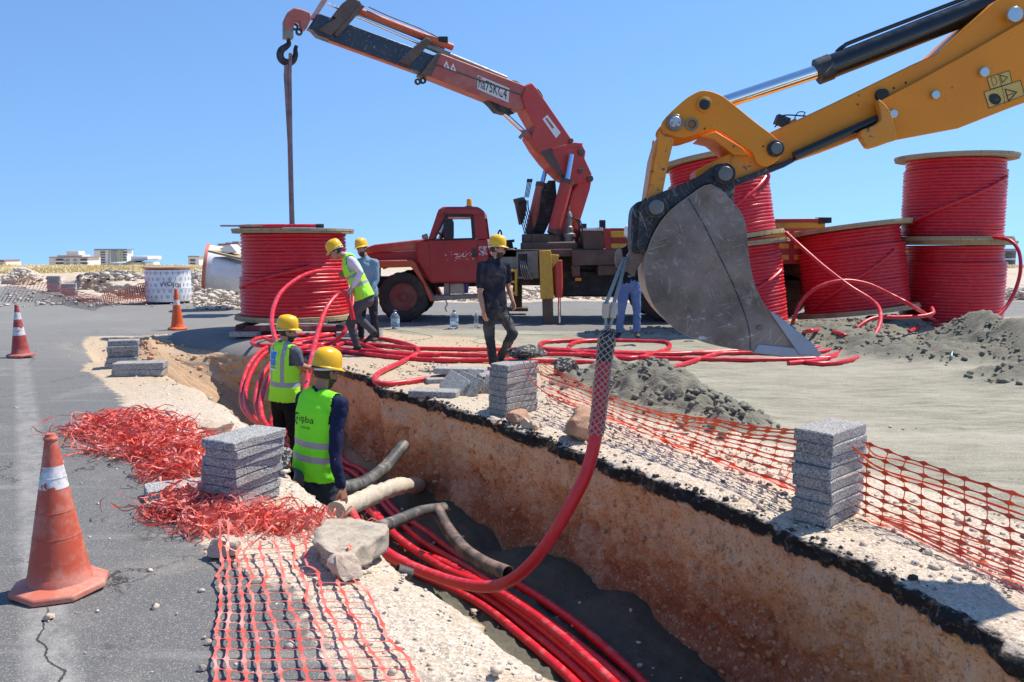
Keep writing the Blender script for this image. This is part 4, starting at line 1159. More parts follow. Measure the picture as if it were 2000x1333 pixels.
drum(axy(1447, 15.8), 15.8, .02, 'bottom red cable drum right behind the digger bucket', W3, R(10), tilt=(R(-2), R(-7)), diag=[(-130, .5, -40, 1.1)], rw=.93, scale=.96)
drum(axy(1447, 15.8) - .30, 15.75, DH * .96 + .04, 'top red cable drum behind the digger arm, mostly hidden by it', W2, R(50), tilt=(R(-3), R(-9)), diag=[(-110, .45, -20, 1.3)], rw=.94, scale=.93)
# cable end lying on the left drum
def p3(px, py, Y): return A(px, py, Y)
m = MB(); m.tube(catmull([Vector((XL - .75, 15.6, 1.985)), Vector((XL - .3, 15.35, 1.985)), Vector((XL + .3, 15.3, 1.985)), Vector((XL + .62, 15.35, 1.985))], 6), .034, 10)
o = m.build('cable_end', M_CABLE, smooth_=True); rebase(o, (XL, 15.4, 2.0)); tag(o, 'end of red cable lying on top of the hanging drum', 'cable')
m = MB(); m.cyl((XL + .61, 15.35, 1.985), (XL + .75, 15.37, 1.985), .037); m.build('end_cap', M_BLACK, o)
m = MB(); m.tube(catmull([Vector((XL - .2, 15.8, 1.985)), Vector((XL - .8, 15.7, 1.985)), Vector((XL - .95, 16.0, 1.985)), Vector((XL - .6, 16.2, 1.985)), Vector((XL - .2, 16.0, 1.985))], 6), .034, 10)
o = m.build('cable_coil', M_CABLE, smooth_=True); rebase(o, (XL - .6, 15.9, 2.0)); tag(o, 'small coil of red cable on the top boards of the hanging drum', 'cable')
m = MB(); m.box((XL - .75, 15.35, 1.985), (.75, .13, .03), R(8)); o = m.build('loose_board', M_WOOD); rebase(o, (XL - .75, 15.35, 1.985)); tag(o, 'loose weathered board on the top left of the hanging drum', 'board')
# what stands under the left drum: concrete footing and a low steel frame
M_STEELRED = pm('dark_red_steel', (.22, .03, .03), .5, var=.3, dust=(.3, .22, .18), dust_amt=.3)
e = empty('drum_stand', (XL + .3, 15.6, 0), 0, 'low steel stand on concrete strips under the hanging drum', 'drum stand')
m = MB(); m.box((XL + .2, 14.95, .13), (2.0, .12, .10)); m.build('front_beam', M_STEELRED, e, bevel=.01)
m = MB(); m.box((XL + .2, 16.6, .13), (2.0, .12, .10)); m.build('rear_beam', M_STEELRED, e, bevel=.01)
for dx in (-.7, 1.1):
    m = MB(); m.box((XL + dx, 15.8, .17), (.14, 1.9, .07)); m.build('cross_beam', M_BLACK, e, bevel=.01)
for dx in (-.6, .5, 1.3):
    m = MB(); m.box((XL + dx, 14.85, .04), (.5, .3, .085), R(6 * dx)); m.build('footing', M_BLOCK, e, bevel=.012)

# ------------------------------------------------------------------ cables running over the ground
def gp(px, py, z=.036):
    p = G(px, py, z)
    for _ in range(4):
        zz = gz(p.x, p.y) + z; p = G(px, py, zz)
    return p
GC = [
    ([gp(598, 668), gp(640, 668), gp(700, 672), gp(760, 676), gp(820, 681), gp(955, 683), gp(1060, 682), gp(1180, 688), gp(1300, 690), gp(1450, 690), gp(1600, 688), gp(1660, 672)], 'red cable lying farthest back along the ground behind the man in the black shirt'),
    ([gp(560, 675), gp(640, 680), gp(720, 686), gp(830, 692), gp(955, 694), gp(1060, 692), gp(1160, 694), gp(1250, 699), gp(1380, 702), gp(1500, 703), gp(1620, 700)], 'red cable lying second from the back along the ground'),
    ([gp(545, 684), gp(620, 682), gp(700, 690), gp(780, 699), gp(860, 704), gp(955, 704), gp(1060, 706), gp(1180, 709)], 'red cable lying nearest along the ground, ending at the sand'),
    ([gp(520, 662), gp(600, 690), gp(680, 668), gp(740, 662), gp(800, 674), gp(817, 688), gp(795, 702), gp(745, 726), gp(731, 741), gp(745, 750), gp(790, 747), gp(870, 736), gp(985, 727)], 'red cable with a tight bend lying beside the tumbled blocks'),
    ([gp(700, 640), gp(650, 652), gp(560, 656), gp(510, 660), gp(492, 668), gp(505, 675), gp(560, 673), gp(620, 666), gp(690, 668), gp(760, 690), gp(860, 694)], 'flat oval loop of red cable at the lip beside the pit'),
    ([gp(1660, 668), gp(1560, 684), gp(1440, 686), gp(1290, 692), gp(1150, 688), gp(1075, 684), gp(1054, 676), gp(1070, 668), gp(1150, 665), gp(1260, 667), gp(1300, 669), gp(1308, 678), gp(1290, 687), gp(1230, 700), gp(1130, 690), gp(1110, 680), gp(1130, 668), gp(1200, 664)], 'double loop of red cable under the digger bucket'),
    ([gp(1280, 725), gp(1320, 716), gp(1360, 704), gp(1400, 692), gp(1440, 690), gp(1560, 688)], 'short end of red cable pointing at the camera on the sand'),
    ([gp(1560, 706), gp(1600, 711), gp(1650, 706), gp(1690, 694), gp(1716, 682)], 'loose red cable end on the sand just right of the bucket lip'),
    ([gp(1590, 703), gp(1640, 690), gp(1665, 672), gp(1650, 656), gp(1628, 648)], 'short curved piece of red cable half buried in the heap'),
    ([gp(1775, 648), gp(1800, 638), gp(1830, 635), gp(1862, 638)], 'short red cable end between two sand heaps'),
    ([gp(1560, 650), gp(1580, 647), gp(1606, 643)], 'little red cable stub near the leaning drum'),
]
for pts, lab in GC: cable(pts, lab, .0335, 'cables lying on the ground', n=8)
LC = [
    ([A(1535, 455, 15.2), A(1570, 487, 14.8), A(1610, 522, 14.5), A(1660, 560, 14.2), A(1700, 585, 13.9), A(1718, 605, 13.5), A(1718, 635, 13.0), A(1700, 662, 12.6), gp(1650, 690), gp(1600, 704), gp(1540, 710)], 'red cable falling from the bucket drum to the sand before the leaning drum'),
    ([gp(1545, 648), A(1550, 625, 14.4), A(1565, 590, 14.4), A(1595, 563, 14.3), A(1640, 549, 14.3), A(1690, 554, 14.3), A(1740, 576, 14.2), A(1790, 603, 14.2), gp(1835, 632)], 'arched loop of red cable in front of the leaning drum'),
    ([A(1820, 602, 14.6), A(1822, 612, 14.4), A(1800, 618, 14.3), A(1760, 620, 14.2), A(1700, 624, 14.0), gp(1640, 668), gp(1580, 694)], 'red cable hooking out from under the leaning drum'),
    ([A(1940, 464, 16.2), A(1972, 470, 15.9), A(1990, 492, 15.7), A(1993, 530, 15.6), A(1982, 570, 15.5), A(1965, 600, 15.4), A(1948, 618, 15.3)], 'red cable loop standing out at the right side of the right hand pair'),
    ([A(1470, 385, 14.6), A(1492, 365, 14.7), A(1501, 345, 14.7), A(1495, 335, 14.75)], 'short bright cable curl at the side of the top drum behind the digger arm'),
    ([A(668, 528, 15.0), A(640, 528, 14.6), A(610, 532, 14.2), A(580, 545, 13.6), A(550, 570, 13.0), A(535, 600, 12.4), A(531, 630, 11.9), A(536, 655, 11.4), A(546, 685, 10.9), A(560, 700, 10.4), A(575, 740, 10.2)], 'red cable arching from the hanging drum over the head of the worker in the pit'),
    ([A(690, 625, 12.0), A(682, 590, 12.0), A(672, 572, 12.0), A(655, 580, 11.9), A(636, 606, 11.6), A(621, 650, 11.0), A(609, 700, 10.2), A(600, 745, 9.5), A(592, 800, 8.9), A(588, 860, 8.5), A(600, 905, 8.2)], 'red cable handed down from the bending worker to the worker in the pit'),
    ([A(690, 560, 13.5), A(688, 600, 13.2), A(680, 635, 13.0), A(664, 658, 12.9), gp(640, 672), gp(590, 676), gp(545, 670)], 'red cable curving down behind the bending worker\'s leg'),
    ([gp(690, 648), gp(640, 655), gp(590, 664), A(540, 672, 13.4), A(510, 686, 12.9), A(486, 715, 12.3), A(474, 750, 11.8), A(472, 785, 11.2), A(485, 812, 10.7), A(520, 835, 10.2), A(560, 850, 9.7)], 'outermost of the dark cable arcs dropping into the pit'),
    ([gp(650, 662), gp(590, 672), A(545, 678, 13.1), A(516, 692, 12.6), A(494, 722, 12.0), A(481, 757, 11.5), A(480, 790, 10.9), A(496, 817, 10.4), A(530, 838, 9.9), A(565, 848, 9.5)], 'second of the dark cable arcs dropping into the pit'),
    ([gp(640, 670), gp(590, 680), A(550, 690, 12.0), A(525, 716, 11.3), A(507, 745, 10.9), A(500, 780, 10.5), A(506, 812, 10.1), A(524, 836, 9.8), A(555, 852, 9.5)], 'bright cable arc nearest the back of the worker in the pit'),
    ([gp(660, 676), gp(610, 686), A(560, 700, 11.6), A(532, 728, 11.0), A(516, 758, 10.6), A(509, 790, 10.2), A(514, 820, 9.9), A(530, 842, 9.6)], 'inner bright cable arc behind the worker in the pit'),
    ([A(560, 760, 10.2), A(545, 775, 10.1), A(536, 800, 10.0), A(532, 830, 9.8), A(545, 850, 9.5)], 'short upright run of red cable by the legs of the worker in the pit'),
]
for pts, lab in LC: cable(pts, lab, .0335, 'cables bowed through the air', n=8)
# thin green and blue wires
def wire(pts, label, mat, r=.004):
    Q = catmull(pts, 6); m = MB(); m.tube(Q, r, 5); o = m.build('wire', mat, smooth_=True); rebase(o, Q[0]); tag(o, label, 'wire')
M_GREEN = pm('green_wire', (.10, .30, .24), .5)
M_BLUEW = pm('pale_blue_strap', (.45, .66, .72), .5)
wire([gp(780, 645, .006), gp(820, 652, .006), gp(845, 659, .006), gp(800, 666, .006), gp(740, 668, .006)], 'thin green wire curling on the gravel before the front wheel', M_GREEN)
wire([gp(1250, 660, .006), gp(1100, 655, .006), gp(1000, 655, .006), gp(935, 662, .006), gp(930, 670, .006), gp(1000, 676, .006)], 'thin green wire on the ground beside the man in the black shirt', M_GREEN)
wire([gp(1830, 668, .02), gp(1850, 650, .02), gp(1880, 640, .02), gp(1882, 646, .02), gp(1850, 662, .02), gp(1828, 672, .02), gp(1822, 664, .02), gp(1860, 640, .02), gp(1885, 636, .02), gp(1870, 660, .02), gp(1845, 672, .02)], 'tangle of green wire on the tall sand heap', M_GREEN, .006)
wire([gp(1912, 618, .02), gp(1896, 640, .02), gp(1878, 664, .02), gp(1860, 688, .02), gp(1862, 708, .02)], 'pale blue strap lying down the tall sand heap', M_BLUEW, .010)
# water bottles
def bottle(px, py, h, r, label, cap, full=.5):
    g = gp(px, py, 0); e = empty('water_bottle', (g.x, g.y, gz(g.x, g.y)), 0, label, 'water bottle', 'bottles by the truck')
    t = NT('clear_plastic'); t.done((.80, .88, .92), .08, 0, None, .5); t.b.inputs['Transmission Weight'].default_value = .85; t.b.inputs['IOR'].default_value = 1.25
    m = MB(); m.lathe([(r * .9, 0), (r, .02), (r, h * .25), (r * .93, h * .3), (r, h * .35), (r, h * .62), (r * .75, h * .78), (r * .32, h * .88), (r * .28, h * .94)], 18)
    m.build('body', t.m, e, world=False, smooth_=True)
    m = MB(); m.lathe([(r * .34, h * .93), (r * .34, h), (r * .3, h + .003)], 14); m.build('cap', cap, e, world=False)
    if full:
        m = MB(); m.lathe([(r * 1.01, h * .36), (r * 1.01, h * .56)], 18, cap=False); m.build('paper_band', pm('blue_band', (.35, .52, .66), .5), e, world=False)
M_CAPB = pm('blue_cap', (.08, .25, .55), .4); M_CAPW = pm('white_cap', (.75, .75, .73), .5)
bottle(772, 642, .36, .088, 'five litre water bottle with blue cap standing before the front wheel', M_CAPB)
bottle(887, 641, .36, .085, 'five litre water bottle with blue cap standing under the cab door', M_CAPB)
bottle(930, 640, .31, .045, 'slim clear bottle standing beside the left leg of the man in black', M_CAPW, 0)
rock(936, 640, (.045, .04, .035), M_ROCK, 'white stone at the foot of the slim bottle', 61, .3, sub=3)
# ------------------------------------------------------------------ the crane lorry
def paint(name, col, rough=.42, rust=.3, dusty=.4, chips=(.30, .16, .10), sc=3.0, dcol=(.42, .33, .27), flake=None):
    t = NT(name); p = t.pos()
    c = t.mix(t.noise(sc, 6, p, rough=.6), tuple(k * .72 for k in col), tuple(min(1, k * 1.15) for k in col))
    d = t.maprange(t.noise(sc * .7, 8, p, rough=.7), .46, .72)
    c = t.mix(t.math('MULTIPLY', d, dusty), c, dcol)
    r_ = t.maprange(t.noise(sc * 4, 10, p, rough=.75), .66 - .1 * rust, .68 - .1 * rust)
    c = t.mix(r_, c, chips)
    if flake:
        f = t.maprange(t.noise(sc * 9, 10, t.mapping(p, (1, 1, .6)), rough=.8), .60, .61); c = t.mix(f, c, flake)
    n = t.bump(t.noise(sc * 6, 6, p), .12, .01)
    return t.done(c, t.mix(d, (rough,) * 3, (min(1, rough + .35),) * 3), 0, n, .45)
M_TRED = paint('faded_red_paint', (.40, .022, .022), .38, .12, .35, (.22, .06, .04), 2.2, (.42, .16, .11))
M_HOOD = paint('sun_bleached_bonnet', (.50, .05, .03), .42, .25, .55, (.50, .26, .12), 2.4, (.62, .30, .16))
M_FEND = paint('orange_red_fender', (.55, .10, .04), .5, .5, .55, (.35, .10, .05), 5, (.60, .30, .18))
M_CRED = paint('crane_red_paint', (.58, .055, .035), .4, .10, .25, (.22, .07, .05), 2.6, (.50, .20, .14))
M_CRED2 = paint('crane_dusty_red', (.50, .10, .07), .5, .22, .65, (.28, .15, .11), 3.4, (.50, .27, .20))
M_CRUSTY = paint('oily_brown_steel', (.12, .07, .05), .6, .4, .6, (.06, .04, .035), 4, (.27, .19, .14))
M_DARK = paint('dark_blue_steel', (.030, .036, .055), .35, .15, .25, (.2, .19, .18), 3, (.12, .11, .11), flake=(.45, .46, .48))
M_BLACKM = pm('black_grime', (.022, .020, .019), .6, var=.4, dust=(.12, .10, .085), dust_amt=.35)
M_GREYST = pm('grey_steel', (.20, .19, .175), .5, .3, var=.3, dust=(.32, .27, .22), dust_amt=.5)
M_CHROME = pm('chrome_rod', (.82, .83, .85), .12, 1.0, var=.03)
M_BLUEROD = pm('blue_sheen_rod', (.42, .58, .85), .22, .75, var=.05)
M_YEL = paint('worn_yellow_paint', (.66, .36, .03), .5, .8, .3, (.09, .06, .045), 7, (.55, .42, .28), flake=(.70, .66, .60))
M_YEL2 = pm('yellow_paint', (.72, .40, .04), .5, var=.15, dust=(.4, .28, .15), dust_amt=.3)
M_TYRE = pm('dusty_tyre', (.040, .035, .030), .85, var=.3, scale=5, dust=(.12, .095, .07), dust_amt=.45, dust_scale=2)
M_BEIGE = pm('beige_box', (.42, .37, .29), .7, var=.2, dust=(.2, .15, .11), dust_amt=.4)
M_WHITEP = pm('white_print', (.80, .78, .74), .6, var=.05)
M_BLACKP = pm('black_print', (.03, .03, .03), .6, var=.05)
M_AMBER = pm('amber_lens', (.80, .42, .03), .25, var=.1)
M_GLASS = NT('dusty_glass'); M_GLASS.done((.8, .85, .88), .05, 0, None, .5); M_GLASS.b.inputs['Transmission Weight'].default_value = .95; M_GLASS.b.inputs['IOR'].default_value = 1.1; M_GLASS = M_GLASS.m
YT = 17.5
truck = empty('crane_truck', (-1.0, 18.6, 0), 0, 'old red bonneted lorry with a folding crane mounted behind its cab', 'crane truck')
def TP(px, py, dy=0.0): p = A(px, py, YT); p.y += dy; return p
def tpoly(pts): return [TP(*p) for p in pts]
def pris(pts, y0, y1, name, mat, parent=truck, bevel=.012, seg=2):
    m = MB(); m.prism(tpoly(pts), (0, 1, 0), y0, y1); return m.build(name, mat, parent, bevel=bevel, seg=seg)
def pxr(r): return r / FOC * YT
W_ = 2.15
# cab
cab = pris([(837, 468), (951, 467), (955, 490), (955, 552), (930, 553), (840, 554), (826, 530), (812, 508), (812, 471)], 0, W_, 'cab', M_TRED, bevel=.05, seg=3)
def cpart(pts, y0, y1, name, mat, bevel=.012, par=None): return pris(pts, y0, y1, name, mat, par or cab, bevel)
cpart([(857, 409), (865, 404), (935, 404), (945, 413), (947, 423), (850, 423)], -.02, W_ + .02, 'roof', M_TRED, .06)
for y0 in (0.0, W_ - .09):
    cpart([(836, 468), (847, 468), (872, 422), (856, 410)], y0 + .01, y0 + .08, 'front_pillar', M_TRED)
    cpart([(926, 467), (952, 467), (946, 420), (923, 421)], y0 + .005, y0 + .09, 'rear_pillar', M_TRED)
cpart([(838, 466), (843, 466), (862, 412), (858, 411)], .08, W_ - .09, 'windscreen', M_GLASS, 0)
cpart([(933, 549), (842, 551), (838, 470), (932, 468)], -.022, .0, 'door', M_TRED, .008)
door = cab.children[-1]
cpart([(845, 471), (928, 469), (924, 419), (873, 419), (871, 424), (919, 424), (922, 465), (851, 467), (873, 424), (871, 420)], -.028, .0, 'window_rubber', M_BLACK, .004, door)
cpart([(922, 486), (931, 486), (931, 502), (922, 502)], -.045, -.02, 'handle', M_BLACKM, .004, door)
cpart([(868, 434), (872, 430), (884, 430), (888, 434), (888, 466), (884, 469), (871, 469), (868, 465)], -.26, -.19, 'side_mirror', M_BLACK, .03)
m = MB(); m.tube(catmull([TP(866, 418, -.02), TP(871, 417, -.2), TP(875, 424, -.24), TP(875, 436, -.26)], 5), .012, 6); m.build('mirror_arm', M_BLACKM, cab)
cpart([(824, 460), (834, 456), (837, 466), (826, 468)], -.12, .05, 'side_lamp', M_GREYST, .02)
m = MB(); m.tube(catmull([TP(853, 455, .5), TP(862, 462, .5), TP(869, 470, .5)], 5), .02, 8); m.tube([TP(853, 455, .2), TP(853, 455, .8)], .016, 8); m.build('steering_wheel', M_BLACK, cab)
m = MB(); m.cyl(TP(911, 404, 1.0), TP(911, 399, 1.0), .10, .09); m.build('beacon_base', M_BLACKM, cab)
m = MB(); m.lathe([(.065, 0), (.062, .14), (.05, .17), (.02, .175)], 14, TP(912, 400, 1.0)); m.build('beacon', M_AMBER, cab, smooth_=True)
# flaked lettering on the door and cab rear
rs = np.random.RandomState(4); m = MB()
for k in range(46):
    x = rs.uniform(868, 925); y = 497 + rs.normal() * 3 + (0 if rs.rand() < .8 else 8); w, h = rs.uniform(.6, 4.2), rs.uniform(.5, 1.8)
    m.prism(tpoly([(x, y), (x + w, y - .3), (x + w * .8, y + h), (x + .2, y + h * .8)]), (0, 1, 0), -.0245, -.022)
for k in range(50):
    x = rs.uniform(934, 949); y = rs.uniform(481, 499); w, h = rs.uniform(.8, 3.5), rs.uniform(.8, 3)
    m.prism(tpoly([(x, y), (x + w, y - .3), (x + w * .8, y + h), (x + .2, y + h * .8)]), (0, 1, 0), -.0035, .0)
m.build('flaked_lettering', M_WHITEP, cab)
# bonnet
pris([(712, 484), (730, 478), (765, 474), (808, 469), (836, 466), (837, 472), (812, 489), (740, 494), (712, 498)], .12, W_ - .12, 'bonnet', M_HOOD, bevel=.07, seg=3)
pris([(712, 497), (740, 494.5), (812, 489.5), (826, 520), (838, 552), (800, 520), (740, 514), (712, 516)], .16, W_ - .16, 'bonnet_side', M_TRED, bevel=.01)
for y0 in (-.02, W_ - .34):
    pris([(718, 517), (738, 509), (804, 508), (812, 514), (849, 588), (840, 590), (826, 554), (803, 522), (739, 524), (722, 532)], y0, y0 + .36, 'fender', M_FEND, bevel=.02)
pris([(700, 560), (716, 556), (716, 590), (700, 588)], -.05, W_ + .05, 'bumper', M_TRED, bevel=.03)
pris([(710, 498), (716, 498), (716, 560), (710, 560)], .2, W_ - .2, 'radiator_grille', M_BLACKM, bevel=.02)
# wheels
def wheel(px, dy, dual=False, name='wheel'):
    c = TP(px, 585, dy); c.z = .535; e = empty(name, (0, 0, 0)); e.parent = truck; e.location = c - truck.location; e.rotation_euler = (0, 0, 0)
    if '_base' in e: del e['_base']
    ax = Matrix.Rotation(math.pi / 2, 3, 'X')     # lathe z -> -y... towards the camera
    m = MB(); w = .31
    prof = [(.29, -.12), (.31, -.15), (.40, -.165), (.47, -.158), (.515, -.14), (.535, -.11), (.538, -.04), (.530, -.035), (.530, -.02), (.538, -.015), (.538, .06), (.53, .065), (.53, .08), (.538, .085), (.535, .11), (.515, .14), (.47, .158), (.40, .165), (.31, .15), (.29, .12)]
    def rf(r, z, a): return r - (.012 if (r > .52 and int(a * 40 / 6.2832 * 1.0) % 2 == 0) else 0)
    m.lathe(prof, 80, (0, 0, 0), ax, cap=False, rfun=rf); m.build('tyre', M_TYRE, e, world=False, smooth_=True, angle=50)
    m = MB(); s = 1
    m.lathe([(.30, .13), (.285, .135), (.27, .12), (.255, .05), (.24, .02), (.21, .035), (.17, .06), (.135, .065), (.13, .06), (.11, .10), (.095, .15), (.05, .165), (.01, .168)], 40, (0, 0, 0), ax); m.build('rim', M_RIM, e, world=False, smooth_=True, angle=50)
    m = MB()
    for k in range(10):
        a = 2 * math.pi * k / 10; m.cyl((math.cos(a) * .155, -.055, math.sin(a) * .155), (math.cos(a) * .155, -.095, math.sin(a) * .155), .016, n=6)
    m.build('wheel_nuts', M_RIM, e, world=False)
    m = MB()
    for k in range(10):
        a = 2 * math.pi * (k + .5) / 10; m.cyl((math.cos(a) * .232, .0, math.sin(a) * .232), (math.cos(a) * .232, -.042, math.sin(a) * .232), .022, n=10)
    m.build('rim_holes', M_BLACKM, e, world=False)
    return e
M_RIM = paint('dusty_red_rim', (.22, .045, .035), .6, .3, .7, (.08, .05, .04), 6, (.24, .16, .12))
for px in (787, 1300, 1418):
    wheel(px, .17); wheel(px, W_ - .17)
# chassis and bits under the cab
pris([(716, 545), (960, 545), (960, 562), (716, 566)], .55, W_ - .55, 'chassis_rail', M_BLACKM)
pris([(955, 500), (1500, 500), (1500, 560), (955, 560)], .45, W_ - .3, 'chassis_frame', M_BLACKM)
pris([(1060, 530), (1260, 530), (1250, 583), (1110, 582), (1060, 575)], .35, W_ - .5, 'underbody_tank', M_BLACKM, bevel=.04)
pris([(878, 554), (906, 554), (906, 575), (878, 575)], .1, .6, 'battery_box', M_BEIGE, bevel=.02)
pris([(866, 552), (877, 552), (877, 580), (866, 580)], .1, .5, 'step_bracket', M_GREYST)
pris([(907, 554), (915, 554), (913, 574), (907, 574)], .15, .3, 'blue_can', pm('blue_plastic', (.06, .05, .25), .5), bevel=.01)
pris([(845, 578), (935, 576), (935, 583), (846, 589)], .02, .35, 'running_board', M_GREYST, bevel=.01)
m = MB(); m.tube(catmull([TP(868, 585, .2), TP(872, 596, .2), TP(868, 603, .2), TP(871, 611, .2)], 5), .012, 6); m.build('hanging_strap', M_BLACKM, truck)
m = MB(); m.cyl(TP(998, 508, .1), TP(998, 508, 1.2), .24, n=24); m.build('air_tank', M_GREYST, truck, bevel=.02)
pris([(960, 486), (1010, 484), (1010, 505), (960, 505)], .3, 1.6, 'deck_box', M_BLACKM)
pris([(975, 470), (1000, 468), (1003, 486), (975, 486)], .6, 1.0, 'hydraulic_pump', M_BLACKM, bevel=.02)
m = MB(); m.cyl(TP(998, 471, .7), TP(1005, 470, .7), .03); m.tube(catmull([TP(976, 470, .7), TP(972, 456, .7), TP(976, 449, .7), TP(979, 458, .7), TP(977, 470, .7)], 6), .02, 6); m.build('hose_loop', M_BLACK, truck)
# yellow steps
m = MB()
for (a_, b_) in (((982, 529), (1008, 529)), ((982, 551), (1008, 551)), ((984, 573), (1008, 573)), ((1008, 526), (1008, 578)), ((984, 529), (984, 576))):
    p0, p1 = TP(*a_, .0), TP(*b_, .0); m.cyl(p0, p1, .028, n=8)
m.build('access_steps', M_YEL2, truck)
# outrigger: beam box, yellow leg, red ram, foot
pris([(1008, 493), (1050, 490), (1052, 544), (1010, 545)], .0, .02, 'outrigger_box', M_GREYST, bevel=0)
o = truck.children[-1]
pris([(1012, 497), (1030, 496), (1030, 540), (1012, 541)], -.012, -.001, 'dark_opening', M_BLACKM, parent=o, bevel=0)
m = MB()
for k in range(4): m = MB(); m.tube(catmull([TP(1016 + 3 * k, 510, -.03), TP(1018 + 4 * k, 528, -.10), TP(1024 + 5 * k, 546, -.06), TP(1030 + 3 * k, 533, -.02)], 5), .012, 6); m.build('hydraulic_hose', M_GREYST, o)
pris([(1052, 490), (1074, 489), (1076, 510), (1080, 581), (1055, 582)], -.45, -.12, 'outrigger_leg', M_YEL, bevel=.012)
leg = truck.children[-1]
pris([(1074, 496), (1090, 498), (1089, 508), (1076, 524)], -.40, -.34, 'gusset_plate', M_YEL, parent=leg)
pris([(1058, 581), (1078, 581), (1080, 640), (1060, 641)], -.40, -.17, 'leg_extension', M_CRUSTY, parent=leg)
m = MB(); m.cyl(TP(1088, 508, -.3), TP(1090, 580, -.3), pxr(8.5)); m.build('leg_cylinder', M_CRED, leg, bevel=.01)
m = MB(); m.cyl(TP(1091, 580, -.3), TP(1091, 636, -.3), pxr(3)); m.build('leg_rod', M_CHROME, leg)
m = MB(); m.prism(tpoly([(1062, 636), (1097, 635), (1099, 644), (1063, 649)]), (0, 1, 0), -.55, -.05); m.build('foot_plate', M_BLACKM, leg, bevel=.02)
m = MB(); m.box(Vector((TP(1012, 600).x, 19.7, .6)), (.22, .22, .9)); m.box(Vector((TP(1012, 600).x, 19.7, .12)), (.5, .5, .08)); m.build('far_outrigger_leg', M_CRUSTY, truck, bevel=.01)
# subframe beam, boxes and bed
pris([(960, 488), (1205, 486), (1207, 500), (960, 504)], .1, W_ - .1, 'subframe', M_CRUSTY)
pris([(1116, 489), (1207, 487), (1208, 517), (1118, 519)], -.06, .35, 'rusty_beam', M_CRUSTY, bevel=.01)
pris([(1116, 519), (1133, 519), (1133, 541), (1118, 541)], -.02, .3, 'rusty_bracket', M_CRUSTY)
pris([(1168, 518), (1250, 516), (1250, 536), (1168, 539)], -.02, .5, 'side_tank', M_CRUSTY, bevel=.03)
pris([(1123, 543), (1135, 543), (1135, 549), (1123, 549)], -.06, -.02, 'orange_reflector', pm('reflector', (.8, .25, .02), .3), bevel=.003)
bedf = pris([(1139, 450), (1178, 447), (1180, 488), (1141, 488)], .05, W_ - .1, 'front_board', M_CRUSTY)
m = MB()
for k in range(11):
    x = 1139 + k * 3.6; m.prism(tpoly([(x, 446.5 - k * .2), (x + 2.8, 446.2 - k * .2), (x + 2.9, 450.5), (x + .1, 450.8)]), (0, 1, 0), .0, 1.2)
m.build('board_ends', M_WHITEP, bedf)
for x0, x1, y0 in ((1138, 1146, 437), (1172, 1183, 430)):
    pris([(x0, y0), (x1, y0), (x1, 450), (x0, 451)], .02, .2, 'bed_post', M_BLACKM, bevel=.006)
bed = pris([(1178, 446), (1600, 446), (1600, 516), (1196, 516), (1184, 470)], .03, .07, 'bed_side', M_TRED, bevel=0)
for (ya, yb) in ((452, 464), (476, 486), (498, 508)):
    for xa in (1193, 1262, 1335, 1408, 1481, 1552): pris([(xa, ya), (xa + 60, ya), (xa + 60, yb), (xa, yb)], .0, .03, 'yellow_panel', M_YEL2, parent=bed, bevel=.004)
pris([(1178, 447), (1192, 446), (1193, 512), (1184, 500)], -.03, .03, 'bed_corner_post', M_TRED, parent=bed)
pris([(1190, 488), (1600, 487), (1600, 496), (1190, 496)], .08, W_ - .1, 'bed_floor', M_CRUSTY)
pris([(1178, 448), (1600, 448), (1600, 488), (1178, 488)], W_ - .08, W_ - .04, 'far_bed_side', M_TRED, bevel=0)
# red board with white lettering behind the crane
sg = pris([(1127, 461), (1143, 461), (1143, 486), (1127, 486)], 1.5, 1.54, 'owner_board', M_CRED, bevel=0)
def text_obj(s, o_, right, up, h, mat, parent=None, name='lettering', ext=.002, width=None, align='LEFT', world=True, sx=1.0):
    cu = bpy.data.curves.new('tmp', 'FONT'); cu.body = s; cu.size = 1.0; cu.extrude = 0; cu.resolution_u = 3
    ob = bpy.data.objects.new('tmp', cu); COL.objects.link(ob); dg = bpy.context.evaluated_depsgraph_get(); dg.update()
    me = bpy.data.meshes.new_from_object(ob.evaluated_get(dg)); bpy.data.objects.remove(ob)
    P = np.array([v.co[:] for v in me.vertices]); x0, x1 = P[:, 0].min(), P[:, 0].max(); y0, y1 = P[:, 1].min(), P[:, 1].max()
    k = h / max(1e-6, (y1 - y0)); kx = (width / (x1 - x0)) if width else k * sx
    right, up = Vector(right).normalized(), Vector(up).normalized(); nn = right.cross(up)
    for v in me.vertices: v.co = Vector(o_) + right * ((v.co.x - x0) * kx) + up * ((v.co.y - y0) * k) + nn * ext
    me.name = name; o = bpy.data.objects.new(name, me); COL.objects.link(o); me.materials.append(mat)
    if parent: o.parent = parent; me.transform(world_of(parent).inverted())
    return o
text_obj('T.C.', TP(1130, 470, 1.49), (1, 0, 0), (0, 0, 1), pxr(4), M_WHITEP, sg, width=pxr(8) * 1.05)
text_obj('DUMAN Y', TP(1128, 477, 1.49), (1, 0, 0), (0, 0, 1), pxr(3.6), M_WHITEP, sg, width=pxr(14))
m = MB(); m.prism([TP(1128, 482, 1.49), TP(1142, 482, 1.49), TP(1142, 483, 1.49), TP(1128, 483, 1.49)], (0, 1, 0), -.004, 0); m.build('white_line', M_WHITEP, sg)
